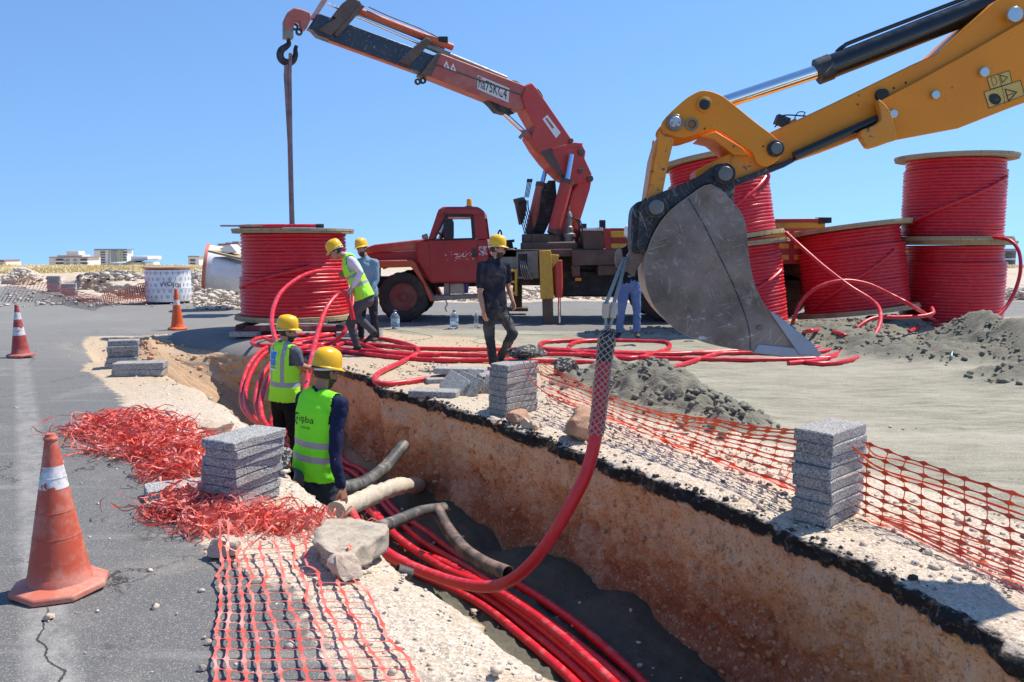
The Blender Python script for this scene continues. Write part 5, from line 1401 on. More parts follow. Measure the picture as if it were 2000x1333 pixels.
# crane pedestal
ped = pris([(1018, 474), (1130, 472), (1132, 488), (1018, 489)], .3, 1.7, 'crane_base', M_CRUSTY, bevel=.03)
pris([(1022, 459), (1095, 457), (1097, 474), (1023, 475)], .5, 1.5, 'crane_turret', M_CRUSTY, bevel=.03)
CPn = VPlane((TP(1110, 480).x, 18.55, 0), 24.5)
def cp(px, py, off=0.0): return CPn(px, py, off)
def cpris(pts, t0, t1, name, mat, parent=truck, bevel=.015):
    m = MB(); m.prism([cp(*p) for p in pts], CPn.n, t0, t1); return m.build(name, mat, parent, bevel=bevel)
def ctube(a_, b_, r, name, mat, off=0.0, parent=truck, n=16, r1=None):
    m = MB(); k = 1 / FOC * 18.0; m.cyl(cp(*a_, off), cp(*b_, off), r * k, (r1 or r) * k, n=n); return m.build(name, mat, parent, smooth_=True)
crane = empty('crane', (TP(1110, 480).x, 18.55, 1.4)); crane.parent = truck; crane.location = Vector(crane.location) - truck.location
del crane['_base']
def C_(pts, t0, t1, name, mat, bevel=.015, par=None): return cpris(pts, t0, t1, name, mat, par or crane, bevel)
C_([(1132, 343), (1142, 341), (1149, 351), (1145, 372), (1127, 430), (1122, 482), (1085, 484), (1095, 440), (1112, 376)], .12, .17, 'column_plate', M_CRED)
C_([(1132, 343), (1142, 341), (1149, 351), (1145, 372), (1127, 430), (1122, 482), (1085, 484), (1095, 440), (1112, 376)], -.17, -.12, 'column_plate', M_CRED)
C_([(1118, 385), (1140, 370), (1124, 430), (1119, 480), (1090, 482), (1100, 440)], -.12, .12, 'column_web', M_CRED2)
mb_ = C_([(1018, 172), (1029, 165), (1040, 178), (1111, 281), (1126, 283), (1134, 298), (1132, 312), (1146, 342), (1141, 356), (1112, 362), (1092, 352), (1062, 322), (1042, 296), (1028, 272), (1036, 250), (1020, 222), (1010, 195)], -.24, .24, 'main_boom', M_CRED, .02)
C_([(1066, 292), (1111, 281), (1128, 283), (1124, 288), (1070, 297)], -.27, .27, 'boom_collar', M_CRED, .008, mb_)
C_([(1050, 236), (1059, 228), (1085, 262), (1076, 273)], .2405, .2445, 'maker_plate', M_WHITEP, 0, mb_)
C_([(1055, 236), (1058, 233), (1072, 252), (1069, 255)], .245, .247, 'plate_print', pm('print_red', (.5, .12, .10), .6), 0, mb_)
C_([(1044, 300), (1066, 292), (1095, 352), (1088, 352)], .2405, .2435, 'dark_streak', M_CRUSTY, 0, mb_)  # dark brown strip along the lower edge of the boom
for q in ((1104, 278, 5), (1124, 300, 7), (1123, 336, 5), (1141, 351, 6)): ctube((q[0], q[1]), (q[0] + .2, q[1]), q[2], 'pin', M_CRUSTY, 0, crane)
for o in [x for x in crane.children if x.name.startswith('pin')]: bpy.data.objects.remove(o)
m = MB()
for q in ((1104, 278, 4.5), (1124, 300, 7), (1123, 336, 5), (1141, 351, 6.5)):
    c_ = cp(q[0], q[1]); m.cyl(c_ + CPn.n * .29, c_ - CPn.n * .29, q[2] / FOC * 18, n=14)
m.build('pivot_pins', M_CRUSTY, crane, bevel=.004)
ctube((1107, 356), (1082, 450), 12.5, 'lift_cylinder', M_CRED, .34, crane); ctube((1116, 302), (1107, 357), 5.2, 'lift_rod', M_BLUEROD, .34, crane)
ctube((1058, 362), (1037, 452), 11.5, 'lift_cylinder', M_CRED2, -.32, crane); ctube((1068, 325), (1058, 362), 5.0, 'lift_rod', M_BLUEROD, -.32, crane)
ctube((1108, 352), (1106, 360), 13.4, 'cylinder_head', M_CRUSTY, .34, crane); ctube((1059, 358), (1057, 366), 12.4, 'cylinder_head', M_CRUSTY, -.32, crane)
ctube((1085, 446), (1080, 458), 12.8, 'cylinder_foot', M_CRUSTY, .34, crane); ctube((1040, 446), (1036, 458), 12.0, 'cylinder_foot', M_CRUSTY, -.32, crane)
C_([(1064, 372), (1078, 352), (1090, 352), (1094, 400), (1066, 462), (1046, 462), (1060, 420)], -.18, -.12, 'lattice_plate', M_BLACKM, .01)
m = MB()
for k in range(7): a_ = 372 + k * 13; m.cyl(cp(1060 - k * 2.2, a_, .0), cp(1084 - k * 3.2, a_ + 1, .1), .018, n=6)
m.build('cross_rungs', M_BLACKM, crane)
C_([(1030, 458), (1096, 456), (1098, 480), (1030, 480)], -.3, .3, 'turret_foot', M_CRUSTY)
# valve block with levers
C_([(1014, 388), (1030, 384), (1036, 395), (1033, 420), (1026, 440), (1022, 420), (1018, 400)], -.35, -.15, 'valve_block', M_CRUSTY, .02)
m = MB()
for k in range(4): m.cyl(cp(1025 + 2.4 * k, 386, -.2), cp(1030 + 2.6 * k, 356, -.2), .010, n=6); m.cyl(cp(1030 + 2.6 * k, 356, -.2), cp(1031 + 2.6 * k, 350, -.2), .02, n=8)
m.build('control_levers', M_BLACKM, crane)
for k in range(6): m = MB(); m.tube(catmull([cp(1016 + 3 * k, 392, -.1), cp(1012 + 4 * k, 408, -.05), cp(1018 + 4 * k, 432, -.1), cp(1024 + 3 * k, 455, -.1), cp(1020 + 2 * k, 470, -.1)], 5), .013, 6); m.build('hydraulic_hose', M_BLACK, crane)
for k in range(3): m = MB(); m.tube(catmull([cp(1112, 420 + 3 * k, .3), cp(1126 + 3 * k, 430, .3), cp(1131 + 2 * k, 450, .3), cp(1124, 478, .3)], 5), .014, 6); m.build('hydraulic_hose', M_BLACK, crane)
for k in range(2): m = MB(); m.tube(catmull([cp(1034, 172 + k * 3, .1), cp(1050, 175 + 2 * k, .1), cp(1060, 192 + 2 * k, .1), cp(1053, 204, .15)], 5), .013, 6); m.build('hydraulic_hose', M_BLACK, crane)
m = MB(); m.tube(catmull([cp(1143, 338, .1), cp(1151, 346, .1), cp(1151, 360, .1), cp(1144, 366, .1)], 5), .014, 6); m.build('hydraulic_hose', M_BLACK, crane)
for k in range(3): m = MB(); m.tube(catmull([cp(990, 160 + 2 * k, .1), cp(1003, 160 - k, .12), cp(1015, 164, .1), cp(1026, 170, .1)], 4), .013, 6); m.build('hydraulic_hose', M_BLACK, crane)

m = MB(); kk = 18 / FOC; m.lathe([(14 * kk, 0), (14 * kk, .06), (11 * kk, .07), (11 * kk, .2), (13 * kk, .21), (13 * kk, .27), (8 * kk, .3), (8 * kk, .42), (5 * kk, .45), (5 * kk, .62), (7 * kk, .64), (5 * kk, .72), (2 * kk, .76), (2 * kk, .86)], 18, cp(1111, 482, .38)); m.build('swivel', M_GREYST, crane, smooth_=True)
# second boom and its telescopic sections
kb = C_([(850, 108), (858, 109), (1020, 171), (1022, 180), (1015, 219), (985, 214), (945, 197), (829, 151), (826, 146)], -.19, .19, 'knuckle_boom', M_CRED2, .02)
C_([(832, 124), (1018, 190), (1017, 193), (831, 127)], .1905, .198, 'weld_seam', M_CRUSTY, 0, kb)
C_([(848, 108), (856, 110), (835, 153), (818, 147), (824, 140)], -.22, .22, 'boom_collar', M_CRUSTY, .01, kb)
def seg_(a_, t_, off): return a_.lerp(t_, off)
lb0, lb1 = cp(934, 168, .195), cp(994, 192, .195); rd = (lb1 - lb0); upv = (cp(934, 148, .195) - cp(936, 170, .195))
m = MB(); m.add([cp(933, 147, .1925), cp(995, 173, .1925), cp(993, 201, .1925), cp(932, 174, .1925)], [(0, 1, 2, 3)]); m.build('label_patch', pm('chipped_white', (.72, .66, .60), .6, wear=(.50, .14, .09), wear_amt=.35, wear_scale=9), kb)
text_obj('ha75KC4', cp(934.5, 171, .195), cp(993, 197, .195) - cp(935, 172, .195), cp(936, 150, .195) - cp(935, 172, .195), pxr(19), M_BLACKP, kb, width=pxr(60) * 1.02, ext=.003)
for xx in (866, 879):
    m = MB(); m.prism([cp(xx, 131 + (xx - 866) * .38, .195), cp(xx + 6, 119 + (xx - 866) * .38, .195), cp(xx + 12, 135.5 + (xx - 866) * .38, .195)], CPn.n, 0, .003); m.build('warning_triangle', M_WHITEP, kb)
    m = MB(); m.prism([cp(xx + 3.5, 130.5 + (xx - 866) * .38, .199), cp(xx + 6, 124.5 + (xx - 866) * .38, .199), cp(xx + 8.6, 132.2 + (xx - 866) * .38, .199)], CPn.n, 0, .002); m.build('triangle_print', M_CRED2, kb)
C_([(621, 30), (848, 112), (830, 148), (808, 141), (618, 72), (604, 56)], -.13, .13, 'boom_extension', M_DARK, .012)
C_([(618, 30), (640, 37), (628, 68), (600, 58)], -.10, .10, 'boom_nose', M_DARK, .01)
C_([(640, 76), (800, 134), (798, 139), (640, 82)], -.07, .10, 'lower_rail', M_FEND, .006)
for pts in ([(773, 124), (795, 132), (838, 85), (834, 80), (827, 77), (806, 94)], [(618, 62), (642, 74), (662, 60), (706, 18), (698, 6), (690, 4), (670, 24), (652, 40)], [(646, 36), (656, 40), (695, 2), (684, -4), (664, 12)]):
    C_(pts, -.17, .17, 'sliding_collar', M_CRUSTY, .012)
C_([(648, 72), (700, 14), (708, 18), (656, 76)], .172, .20, 'collar_strap', M_CRUSTY, .006)
ctube((697, 20), (884, 93), 6.2, 'extension_cylinder', M_FEND, .0, crane); ctube((640, 8), (700, 32), 2.2, 'extension_rod', M_CHROME, .0, crane)
ctube((697, 33), (818, 85), 2.4, 'extension_rod', M_CHROME, .05, crane); ctube((828, 88), (988, 154), 5.4, 'retract_cylinder', M_GREYST, .0, crane)
ctube((696, 26), (868, 95), 2.2, 'support_rail', M_CRUSTY, -.1, crane)
m = MB(); m.tube(catmull([cp(720, 14, .05), cp(760, 32, .08), (cp(820, 56, .08)), cp(862, 77, .05), cp(878, 88, .05)], 5), .012, 6); m.box(cp(866, 78, .06), (.18, .12, .10)); m.build('top_hose', M_BLACK, crane)
C_([(604, 38), (614, 40), (644, -6), (632, -6)], -.05, .05, 'luffing_arm', pm('faded_pink_red', (.58, .26, .22), .6, dust=(.6, .45, .4), dust_amt=.4))
C_([(553, 42), (560, 27), (572, 18), (588, 21), (604, 27), (606, 40), (596, 60), (588, 60), (584, 44), (574, 42), (571, 60), (554, 62)], -.11, .11, 'boom_head', M_CRED2, .02)
C_([(553, 40), (571, 40), (572, 78), (553, 76)], -.10, .10, 'hook_block', M_GREYST, .02)
for q in ((576, 53), (584, 63), (816, 160), (826, 158)): m = MB(); m.ring(cp(*q) + CPn.n * .03, cp(*q) - CPn.n * .03, .065, .032, 14); m.build('lifting_eye', M_BLACKM, crane)
C_([(945, 196), (985, 212), (1000, 224), (992, 226), (968, 220), (958, 208)], -.15, .15, 'rod_bracket', M_BLACKM, .01)
ctube((984, 222), (1029, 264), 5.0, 'knuckle_rod', M_CHROME, .0, crane); ctube((1024, 258), (1060, 302), 8, 'knuckle_cylinder', M_CRED2, .12, crane)
ctube((1015, 270), (1027, 257), 3.5, 'rod_end', M_GREYST, .14, crane)
# hook: a curved tube that swells
hk = [cp(563, 78), cp(564, 86), cp(558, 92), cp(550, 98), cp(547, 108), cp(551, 118), cp(562, 123), cp(572, 119), cp(577, 108), cp(577, 97), cp(579, 90)]
m = MB(); Q = catmull(hk, 6); m.tube(Q, lambda t: .035 + .035 * math.sin(math.pi * min(1, t * 1.05)) ** 1.0 * (1 - .5 * (t > .8) * (t - .8) / .2), 12); m.build('hook', M_BLACKM, crane, smooth_=True)
# sling
m = MB(); s0, s1 = cp(561, 116), Vector((XL, 16.0, 2.0)); m.tube([s0, s0.lerp(s1, .1) + Vector((-.02, 0, 0)), s0.lerp(s1, .5), s1], [.05, .055, .042, .05], 8); m.tube([s0 + Vector((.07, -.03, .1)), s0.lerp(s1, .1) + Vector((.05, -.03, 0)), s0.lerp(s1, .5) + Vector((.03, -.03, 0)), s1 + Vector((.02, -.03, 0))], .032, 8)
o = m.build('lifting_sling', pm('dirty_pink_sling', (.30, .19, .18), .8, var=.4, scale=3, dust=(.12, .09, .09), dust_amt=.5), smooth_=True); rebase(o, s1); tag(o, 'long dirty pink lifting sling between the crane hook and the hanging drum', 'lifting sling')
# lorry body behind the drums
lorry = empty('parked_lorry', (axy(1520, 18.8), 19.5, 0), 0, 'yellow and red lorry body standing behind the cable drums', 'lorry')
Y2 = 18.6
def lp(px, py, dy=0): p = A(px, py, Y2); p.y += dy; return p
def lpris(pts, y0, y1, name, mat, parent=lorry, bevel=.01):
    m = MB(); m.prism([lp(*p) for p in pts], (0, 1, 0), y0, y1); return m.build(name, mat, parent, bevel=bevel)
lpris([(1430, 434), (1612, 434), (1612, 472), (1430, 472)], 0, 2.2, 'body_side', M_YEL2)
lpris([(1428, 429), (1619, 427), (1620, 435), (1428, 435)], -.05, 2.25, 'top_rail', M_TRED)
lpris([(1598, 425), (1622, 425), (1622, 436), (1598, 438)], -.08, .2, 'corner_cap', M_BLACKM)
lpris([(1430, 472), (1612, 472), (1612, 492), (1430, 492)], -.02, 2.2, 'lower_board', M_TRED)
lpris([(1430, 492), (1600, 492), (1600, 512), (1430, 512)], .02, 2.0, 'floor_edge', M_YEL2)
lpris([(1430, 512), (1600, 512), (1600, 550), (1430, 550)], .3, 2.0, 'chassis', M_BLACKM)
lpris([(1556, 488), (1574, 486), (1576, 575), (1560, 576)], -.35, -.1, 'stabiliser_leg', M_TRED)
lpris([(1566, 576), (1574, 576), (1574, 632), (1566, 632)], -.28, -.18, 'stabiliser_rod', M_CHROME)
for px in (1480, 1545):
    m = MB(); c_ = lp(px, 590, .3); c_.z = .5; m.cyl(c_, c_ + Vector((0, .3, 0)), .5, n=32); m.build('wheel', M_TYRE, lorry, bevel=.04)
# ------------------------------------------------------------------ the digger's stick, linkage and bucket
M_DYEL = paint('digger_yellow', (.95, .27, .002), .40, .12, .22, (.20, .11, .05), 2.4, (.50, .22, .05))
M_DYELW = paint('digger_yellow_worn', (.85, .28, .010), .45, .9, .5, (.12, .085, .06), 7, (.50, .32, .15))
def bucket_mat(name='worn_bucket_steel', base=((.12, .08, .058), (.30, .215, .165)), light=.5):
    t = NT(name); p = t.pos()
    c = t.mix(t.maprange(t.noise(3.2, 8, p, rough=.7), .36, .64), *base)
    c = t.mix(t.math('MULTIPLY', t.maprange(t.noise(1.8, 6, p, rough=.6), .50, .68), light), c, (.30, .26, .23))
    for k, (rot, sx) in enumerate(((.9, 34), (-.7, 40), (.3, 46), (1.5, 30), (-1.2, 38))):
        v = t.mapping(t.mapping(p, (1, 1, 1), (0, rot, 0)), (7.0, 7.0, sx * 3.4), (0, 0, 0), (k * 3.1, 0, k))
        s_ = t.maprange(t.noise(1.0, 2, v, rough=.6, dist=.5), .64, .70)
        g_ = t.maprange(t.noise(3.2 + k * .9, 5, t.mapping(p, loc=(k * 5., 0, 0)), rough=.65), .47, .60)
        c = t.mix(t.math('MULTIPLY', t.math('MULTIPLY', s_, g_), .48), c, (.60, .56, .52))
    c = t.mix(t.maprange(t.noise(60, 3, p, rough=.8), .74, .78), c, (.66, .63, .6))
    c = t.mix(t.math('MULTIPLY', t.maprange(t.noise(5, 8, p, rough=.75), .57, .66), .55), c, (.46, .40, .35))
    sm_ = t.maprange(t.noise(7, 9, t.mapping(p, (1, 1, 2.4), (0, .6, 0)), rough=.82), .585, .64); c = t.mix(t.math('MULTIPLY', t.math('MULTIPLY', sm_, t.maprange(t.noise(2.1, 3, p), .48, .6)), min(1, light * 2)), c, (.62, .60, .57))
    return t.done(c, t.maprange(t.noise(6, 5, p), .3, .7, .42, .68), .12, t.bump(t.noise(40, 5, p, rough=.7), .25, .01), .5)
M_BKT = bucket_mat()
M_EAR = bucket_mat('black_hitch_steel', ((.018, .018, .020), (.045, .043, .043)), .12)
M_SHELL = pm('bounce_tan_shell', (.46, .36, .27), .38, .35, var=.3, scale=7, dust=(.66, .52, .38), dust_amt=.5, dust_scale=5, bump=.2, bscale=18)  # polished steel; the tan of ground bounce light is put into its colour
M_EDGE = pm('bright_cutting_edge', (.30, .33, .40), .35, .6, var=.2, scale=6, dust=(.35, .27, .2), dust_amt=.3)
M_PIN = pm('greasy_pin', (.16, .145, .13), .4, .6, var=.3, dust=(.4, .35, .3), dust_amt=.3, bump=.1)
M_BARREL = pm('black_cylinder_paint', (.014, .014, .016), .25, 0, var=.2, spec=.6)
M_ZINC = pm('zinc_bolt', (.55, .60, .60), .35, .8, var=.15)
BP = VPlane(A(1400, 400, 4.42), -5.0)
BW = .58                                     # bucket width
dig = empty('excavator_arm', BP(1440, 640), 0, 'yellow digger arm with a scratched steel bucket reaching in from the upper right', 'excavator arm')
def bp(px, py, off=0.0): return BP(px, py, off)
def bpris(pts, t0, t1, name, mat, parent=dig, bevel=.004, smooth_n=0):
    """outline measured in the near face plane, thickness runs away from the camera (t0 nearer)"""
    P = [bp(p[0], p[1]) for p in pts]
    m = MB(); m.prism(P, -BP.n, t0, t1); return m.build(name, mat, parent, bevel=bevel)
def smooth_px(pts, n=5, closed=True):
    Q = catmull([Vector((a_, b_, 0)) for a_, b_ in pts], n, closed); return [(q.x, q.y) for q in Q]
def bcyl(px, py, r, t0, t1, name, mat, parent=dig, n=24, bevel=.003):
    c_ = bp(px, py); m = MB(); m.cyl(c_ - BP.n * t0, c_ - BP.n * t1, r / FOC * 4.42, n=n); return m.build(name, mat, parent, bevel=bevel)
# bucket
back = [(1390, 360), (1372, 365), (1345, 384), (1318, 404), (1292, 432), (1272, 468), (1261, 505), (1259, 540), (1266, 575), (1285, 610), (1315, 640), (1355, 662), (1410, 678), (1480, 688), (1545, 692), (1598, 693)]
back = smooth_px(back, 4, False)
front_ = smooth_px([(1598, 693), (1570, 664), (1530, 628), (1500, 604), (1478, 565), (1466, 520), (1460, 470), (1457, 440), (1448, 415), (1428, 390), (1408, 370), (1390, 360)], 4, False)
side = back + front_[1:-1]
bucket = bpris(side, 0, .022, 'bucket', M_BKT, bevel=.003)
bpris(side, BW - .022, BW, 'far_side_plate', M_BKT, bucket)
# shell
P0 = [bp(*p) for p in back]; m = MB(); k = len(P0)
cen = bp(1430, 540)
inn = [p + (cen - p).normalized() * .018 for p in P0]
vs = []
for p, q in zip(P0, inn): vs += [p - BP.n * .0005, p - BP.n * (BW - .0005), q - BP.n * (BW - .0005), q - BP.n * .0005]
fs = []
for i in range(k - 1):
    for j in range(4): fs.append([4 * i + j, 4 * i + (j + 1) % 4, 4 * i + 4 + (j + 1) % 4, 4 * i + 4 + j])
fs += [[0, 1, 2, 3], [4 * k - 4, 4 * k - 1, 4 * k - 2, 4 * k - 3]]
m.add(vs, fs); m.build('shell', M_SHELL, bucket, smooth_=True, angle=50)
bpris([(1500, 606), (1513, 612), (1583, 668), (1604, 692), (1560, 694)], -.014, 0, 'side_cutter', M_EDGE, bucket)
bpris([(1480, 672), (1560, 680), (1604, 691), (1600, 697), (1530, 697), (1470, 690)], -.006, BW + .006, 'cutting_edge', M_EDGE, bucket)
bcyl(1483, 640, 5, -.012, 0, 'bolt', M_PIN, bucket)
# weld line across the plate
m = MB(); m.tube(catmull([bp(1345, 388) + BP.n * .001, bp(1375, 440) + BP.n * .001, bp(1405, 500) + BP.n * .001, bp(1440, 575) + BP.n * .001, bp(1462, 640) + BP.n * .001, bp(1466, 684) + BP.n * .001], 6), .003, 6); m.build('weld', M_EAR, bucket, smooth_=True)
# ears
ear = smooth_px([(1264, 388), (1310, 368), (1367, 343), (1389, 327), (1410, 318), (1430, 326), (1437, 352), (1434, 394), (1410, 371), (1390, 359), (1372, 364), (1340, 388), (1312, 408), (1290, 432), (1272, 466), (1262, 490), (1254, 494), (1248, 478), (1249, 440), (1252, 405)], 3)
for t0 in (.04, .44):
    bpris(ear, t0, t0 + .045, 'ear', M_EAR, bucket, .006)
ear2 = smooth_px([(1250, 392), (1240, 402), (1236, 425), (1235, 480), (1240, 494), (1256, 492), (1262, 440), (1266, 395)], 3)
bpris(ear2, .12, .50, 'hitch_back', M_EAR, bucket, .01)
hook_px = smooth_px([(1211, 486), (1204, 498), (1205, 520), (1214, 531), (1229, 534), (1243, 544), (1249, 528), (1262, 505), (1262, 480), (1250, 468), (1239, 482), (1231, 500), (1226, 507), (1221, 504), (1219, 494), (1218, 487)], 3)
bpris(hook_px, .20, .25, 'lifting_hook', M_BKT, bucket, .006)
# pins with collars
def pin(px, py, r, t0, t1, mat=M_PIN, par=dig, ring=None):
    if ring: bcyl(px, py, r * 1.45, t0 + .018, t0 + .05, 'pin_collar', ring, par)
    bcyl(px, py, r, t0, t1, 'pin', mat, par, bevel=.005)
pin(1282, 405, 15, -.01, BW * .9, M_PIN, dig, M_EAR); pin(1416, 340, 14, -.02, BW * .9, M_PIN, dig, M_EAR)
# link bars
lk = smooth_px([(1289, 252), (1298, 262), (1318, 268), (1314, 290), (1306, 325), (1296, 378), (1290, 412), (1272, 412), (1266, 388), (1277, 330), (1285, 290)], 3)
bpris(lk, .06, .085, 'link_bar', M_DYELW); bpris([(x - 0, y) for x, y in lk], .46, .485, 'link_bar', M_DYELW)
bpris([(1277, 300), (1288, 262), (1292, 262), (1282, 330), (1270, 385), (1264, 385)], .0855, .46, 'link_web', M_DYELW)
# rocker
rk = smooth_px([(1379, 172), (1358, 179), (1334, 196), (1297, 233), (1298, 252), (1314, 262), (1338, 266), (1366, 258), (1403, 250), (1454, 282), (1475, 297), (1484, 316), (1502, 323), (1524, 312), (1535, 290), (1521, 266), (1480, 234), (1432, 195), (1408, 179)], 4)
rocker = bpris(rk, .07, .092, 'rocker_plate', M_DYEL, dig, .004); bpris(rk, .43, .452, 'rocker_plate', M_DYEL, dig, .004)
bpris([(1372, 262), (1403, 252), (1456, 284), (1470, 300), (1440, 300), (1400, 268)], .0925, .43, 'rocker_web', M_DYEL)
pin(1379, 201, 10, .035, .48, M_EAR, dig, M_DYELW); pin(1320, 237, 11, .02, .50, pm('scraped_pin', (.50, .48, .47), .4, .6, wear=(.25, .1, .1), wear_amt=.6, wear_scale=60), dig, M_PIN); pin(1520, 288, 11, .03, .50, M_PIN, dig, M_EAR)
c_ = bp(1354, 240); m = MB(); m.ring(c_ - BP.n * .07, c_ - BP.n * .058, 12 / FOC * 4.42, 8 / FOC * 4.42); m.build('bush', M_PIN, dig)
bcyl(1354, 240, 8, .068, .072, 'bush_hole', pm('rust_brown', (.38, .14, .04), .7), dig)
for q in ((1380, 248), (1438, 283) , (1496, 283)): bcyl(q[0], q[1], 2, .067, .075, 'grease_nipple', M_EAR, dig, 10)
# stick
stick = bpris([(1366, 328), (1452, 284), (1512, 254), (1640, 194), (1800, 116), (1850, 94), (1896, 52), (1935, 18), (1968, -12), (2480, -276), (2480, 22), (2000, 190), (1760, 262), (1728, 250), (1640, 284), (1540, 318), (1438, 354), (1400, 350), (1366, 346)], .13, .40, 'stick', M_DYEL, dig, .008)
bpris([(1436, 290), (1475, 272), (1500, 300), (1540, 308), (1540, 322), (1438, 357)], .126, .13, 'worn_patch', M_DYELW, stick, 0)
bpris([(1438, 350), (1540, 312), (1560, 304), (1562, 312), (1540, 324), (1440, 362)], .10, .43, 'stick_skid', M_EAR, stick, .004)
plate = bpris([(1722, 196), (1800, 155), (1900, 100), (2000, 42), (2480, -210), (2480, 36), (2000, 202), (1888, 246), (1760, 270), (1750, 262), (1738, 226)], .095, .115, 'side_plate', M_DYEL, stick, .004)
for q in ((1937, 135, 9), (1840, 180, 8), (1756, 218, 8), (1998, 20, 14)):
    bcyl(q[0], q[1], q[2], .07, .095, 'bolt', M_ZINC, stick, 12)
for q in ((1788, 152, 2.6), (1764, 163, 2.6), (1691, 196, 2.2)): bcyl(q[0], q[1], q[2], .128, .134, 'drilled_hole', M_EAR, stick, 10)
bcyl(1738, 178, 12, .10, .13, 'rubber_stop', M_BLACK, stick)
bpris(smooth_px([(1719, 193), (1735, 204), (1748, 226), (1756, 268), (1742, 276), (1706, 288), (1694, 280), (1684, 256), (1714, 242), (1726, 228)], 3), .03, .094, 'stick_guard', M_DYELW, stick, .006)
m = MB(); m.cyl(bp(1726, 228) - BP.n * .10, bp(1560, 302) - BP.n * .10, 9 / FOC * 4.4); m.build('dark_tube', M_BARREL, stick, smooth_=True)
m = MB(); a_ = bp(1545, 226); m.box(a_ - BP.n * .2, (.07, .05, .05), M=Matrix.Rotation(R(20), 3, 'Y')); m.tube(catmull([bp(1530, 238) - BP.n * .2, bp(1538, 230) - BP.n * .2, bp(1548, 214) - BP.n * .2, bp(1600, 216) - BP.n * .2], 4), .004, 6)
m.tube(catmull([bp(1570, 222) - BP.n * .2, bp(1578, 208) - BP.n * .2, bp(1592, 208) - BP.n * .2, bp(1588, 216) - BP.n * .2], 5), .003, 6); m.build('hose_clamp', M_EAR, stick)
bpris([(1548, 232), (1572, 220), (1576, 232), (1552, 244)], .18, .24, 'clamp_foot', M_DYEL, stick)
# ram
m = MB(); ra, rb, rc = bp(1385, 199) - BP.n * .26, bp(1640, 114) - BP.n * .26, bp(2300, -145) - BP.n * .26
m.cyl(ra, rb, .037, n=28); m.build('ram_rod', M_CHROME, dig, smooth_=True)
dr = (rc - rb).normalized()
m = MB(); m.cyl(rb - dr * .03, rc, .064, n=32); m.build('ram_barrel', M_BARREL, dig, smooth_=True)
m = MB(); m.ring(rb - dr * .045, rb + dr * .03, .070, .037, 32); m.build('ram_gland', M_EAR, dig, smooth_=True)
m = MB(); u_ = Vector((0, 0, 1)); pth = [rb + dr * .06 + u_ * .066, rb + dr * .10 + u_ * .082, rb + dr * .20 + u_ * .088, rb + dr * .9 + u_ * .080]; m.tube(catmull(pth, 6), .011, 8); m.build('ram_pipe', M_BARREL, dig, smooth_=True)
# decals on the side plate
M_DEC = pm('decal_yellow', (.66, .42, .10), .5)
def decal(poly, off): m = MB(); m.prism([bp(*p) for p in poly], -BP.n, off, off + .001); return m
PO = .0935
decal([(1945, 145), (1990, 131), (1995, 155), (1952, 168)], PO).build('decal', M_DEC, plate)
decal([(1939, 174), (2012, 150), (2020, 180), (1949, 206)], PO).build('decal', M_DEC, plate)
def outline(pts, w=.9, closed=True):
    m = MB(); k = len(pts)
    for i in range(k if closed else k - 1):
        a_, b_ = Vector((*pts[i], 0)), Vector((*pts[(i + 1) % k], 0)); d = (b_ - a_).normalized(); nrm = Vector((-d.y, d.x, 0)) * w / 2; a_ = a_ - d * w / 2; b_ = b_ + d * w / 2
        m.prism([bp(*(a_ + nrm).xy), bp(*(b_ + nrm).xy), bp(*(b_ - nrm).xy), bp(*(a_ - nrm).xy)], -BP.n, PO - .002, PO - .001)
    return m
outline([(1945, 145), (1990, 131), (1995, 155), (1952, 168)], .8).build('decal_border', M_BLACKP, plate)
outline([(1939, 174), (2012, 150), (2020, 180), (1949, 206)], .9).build('decal_border', M_BLACKP, plate)
outline([(1968, 138), (1974, 161)], .6, False).build('decal_line', M_BLACKP, plate); outline([(1975, 163), (1981, 196)], .6, False).build('decal_line', M_BLACKP, plate)
outline([(1971, 140), (1986, 144), (1976, 155)], 1.3).build('decal_triangle', M_BLACKP, plate)
outline([(1981, 168), (2004, 174), (1988, 192)], 1.9).build('decal_triangle', M_BLACKP, plate)
outline([(1985, 181), (1998, 176)], 1.3, False).build('decal_line', M_BLACKP, plate)
outline([(1953, 145), (1962, 144), (1965, 154), (1962, 160), (1957, 161)], .6).build('decal_figure', M_BLACKP, plate)
m = MB(); m.prism([bp(*p) for p in smooth_px([(1949, 182), (1956, 177), (1966, 178), (1973, 187), (1970, 196), (1960, 199), (1951, 193)], 3)], -BP.n, PO - .002, PO - .001); m.build('decal_disc', M_BLACKP, plate)
outline([(1960, 190), (1972, 186)], 1.0, False).build('decal_tool', M_DEC, plate)
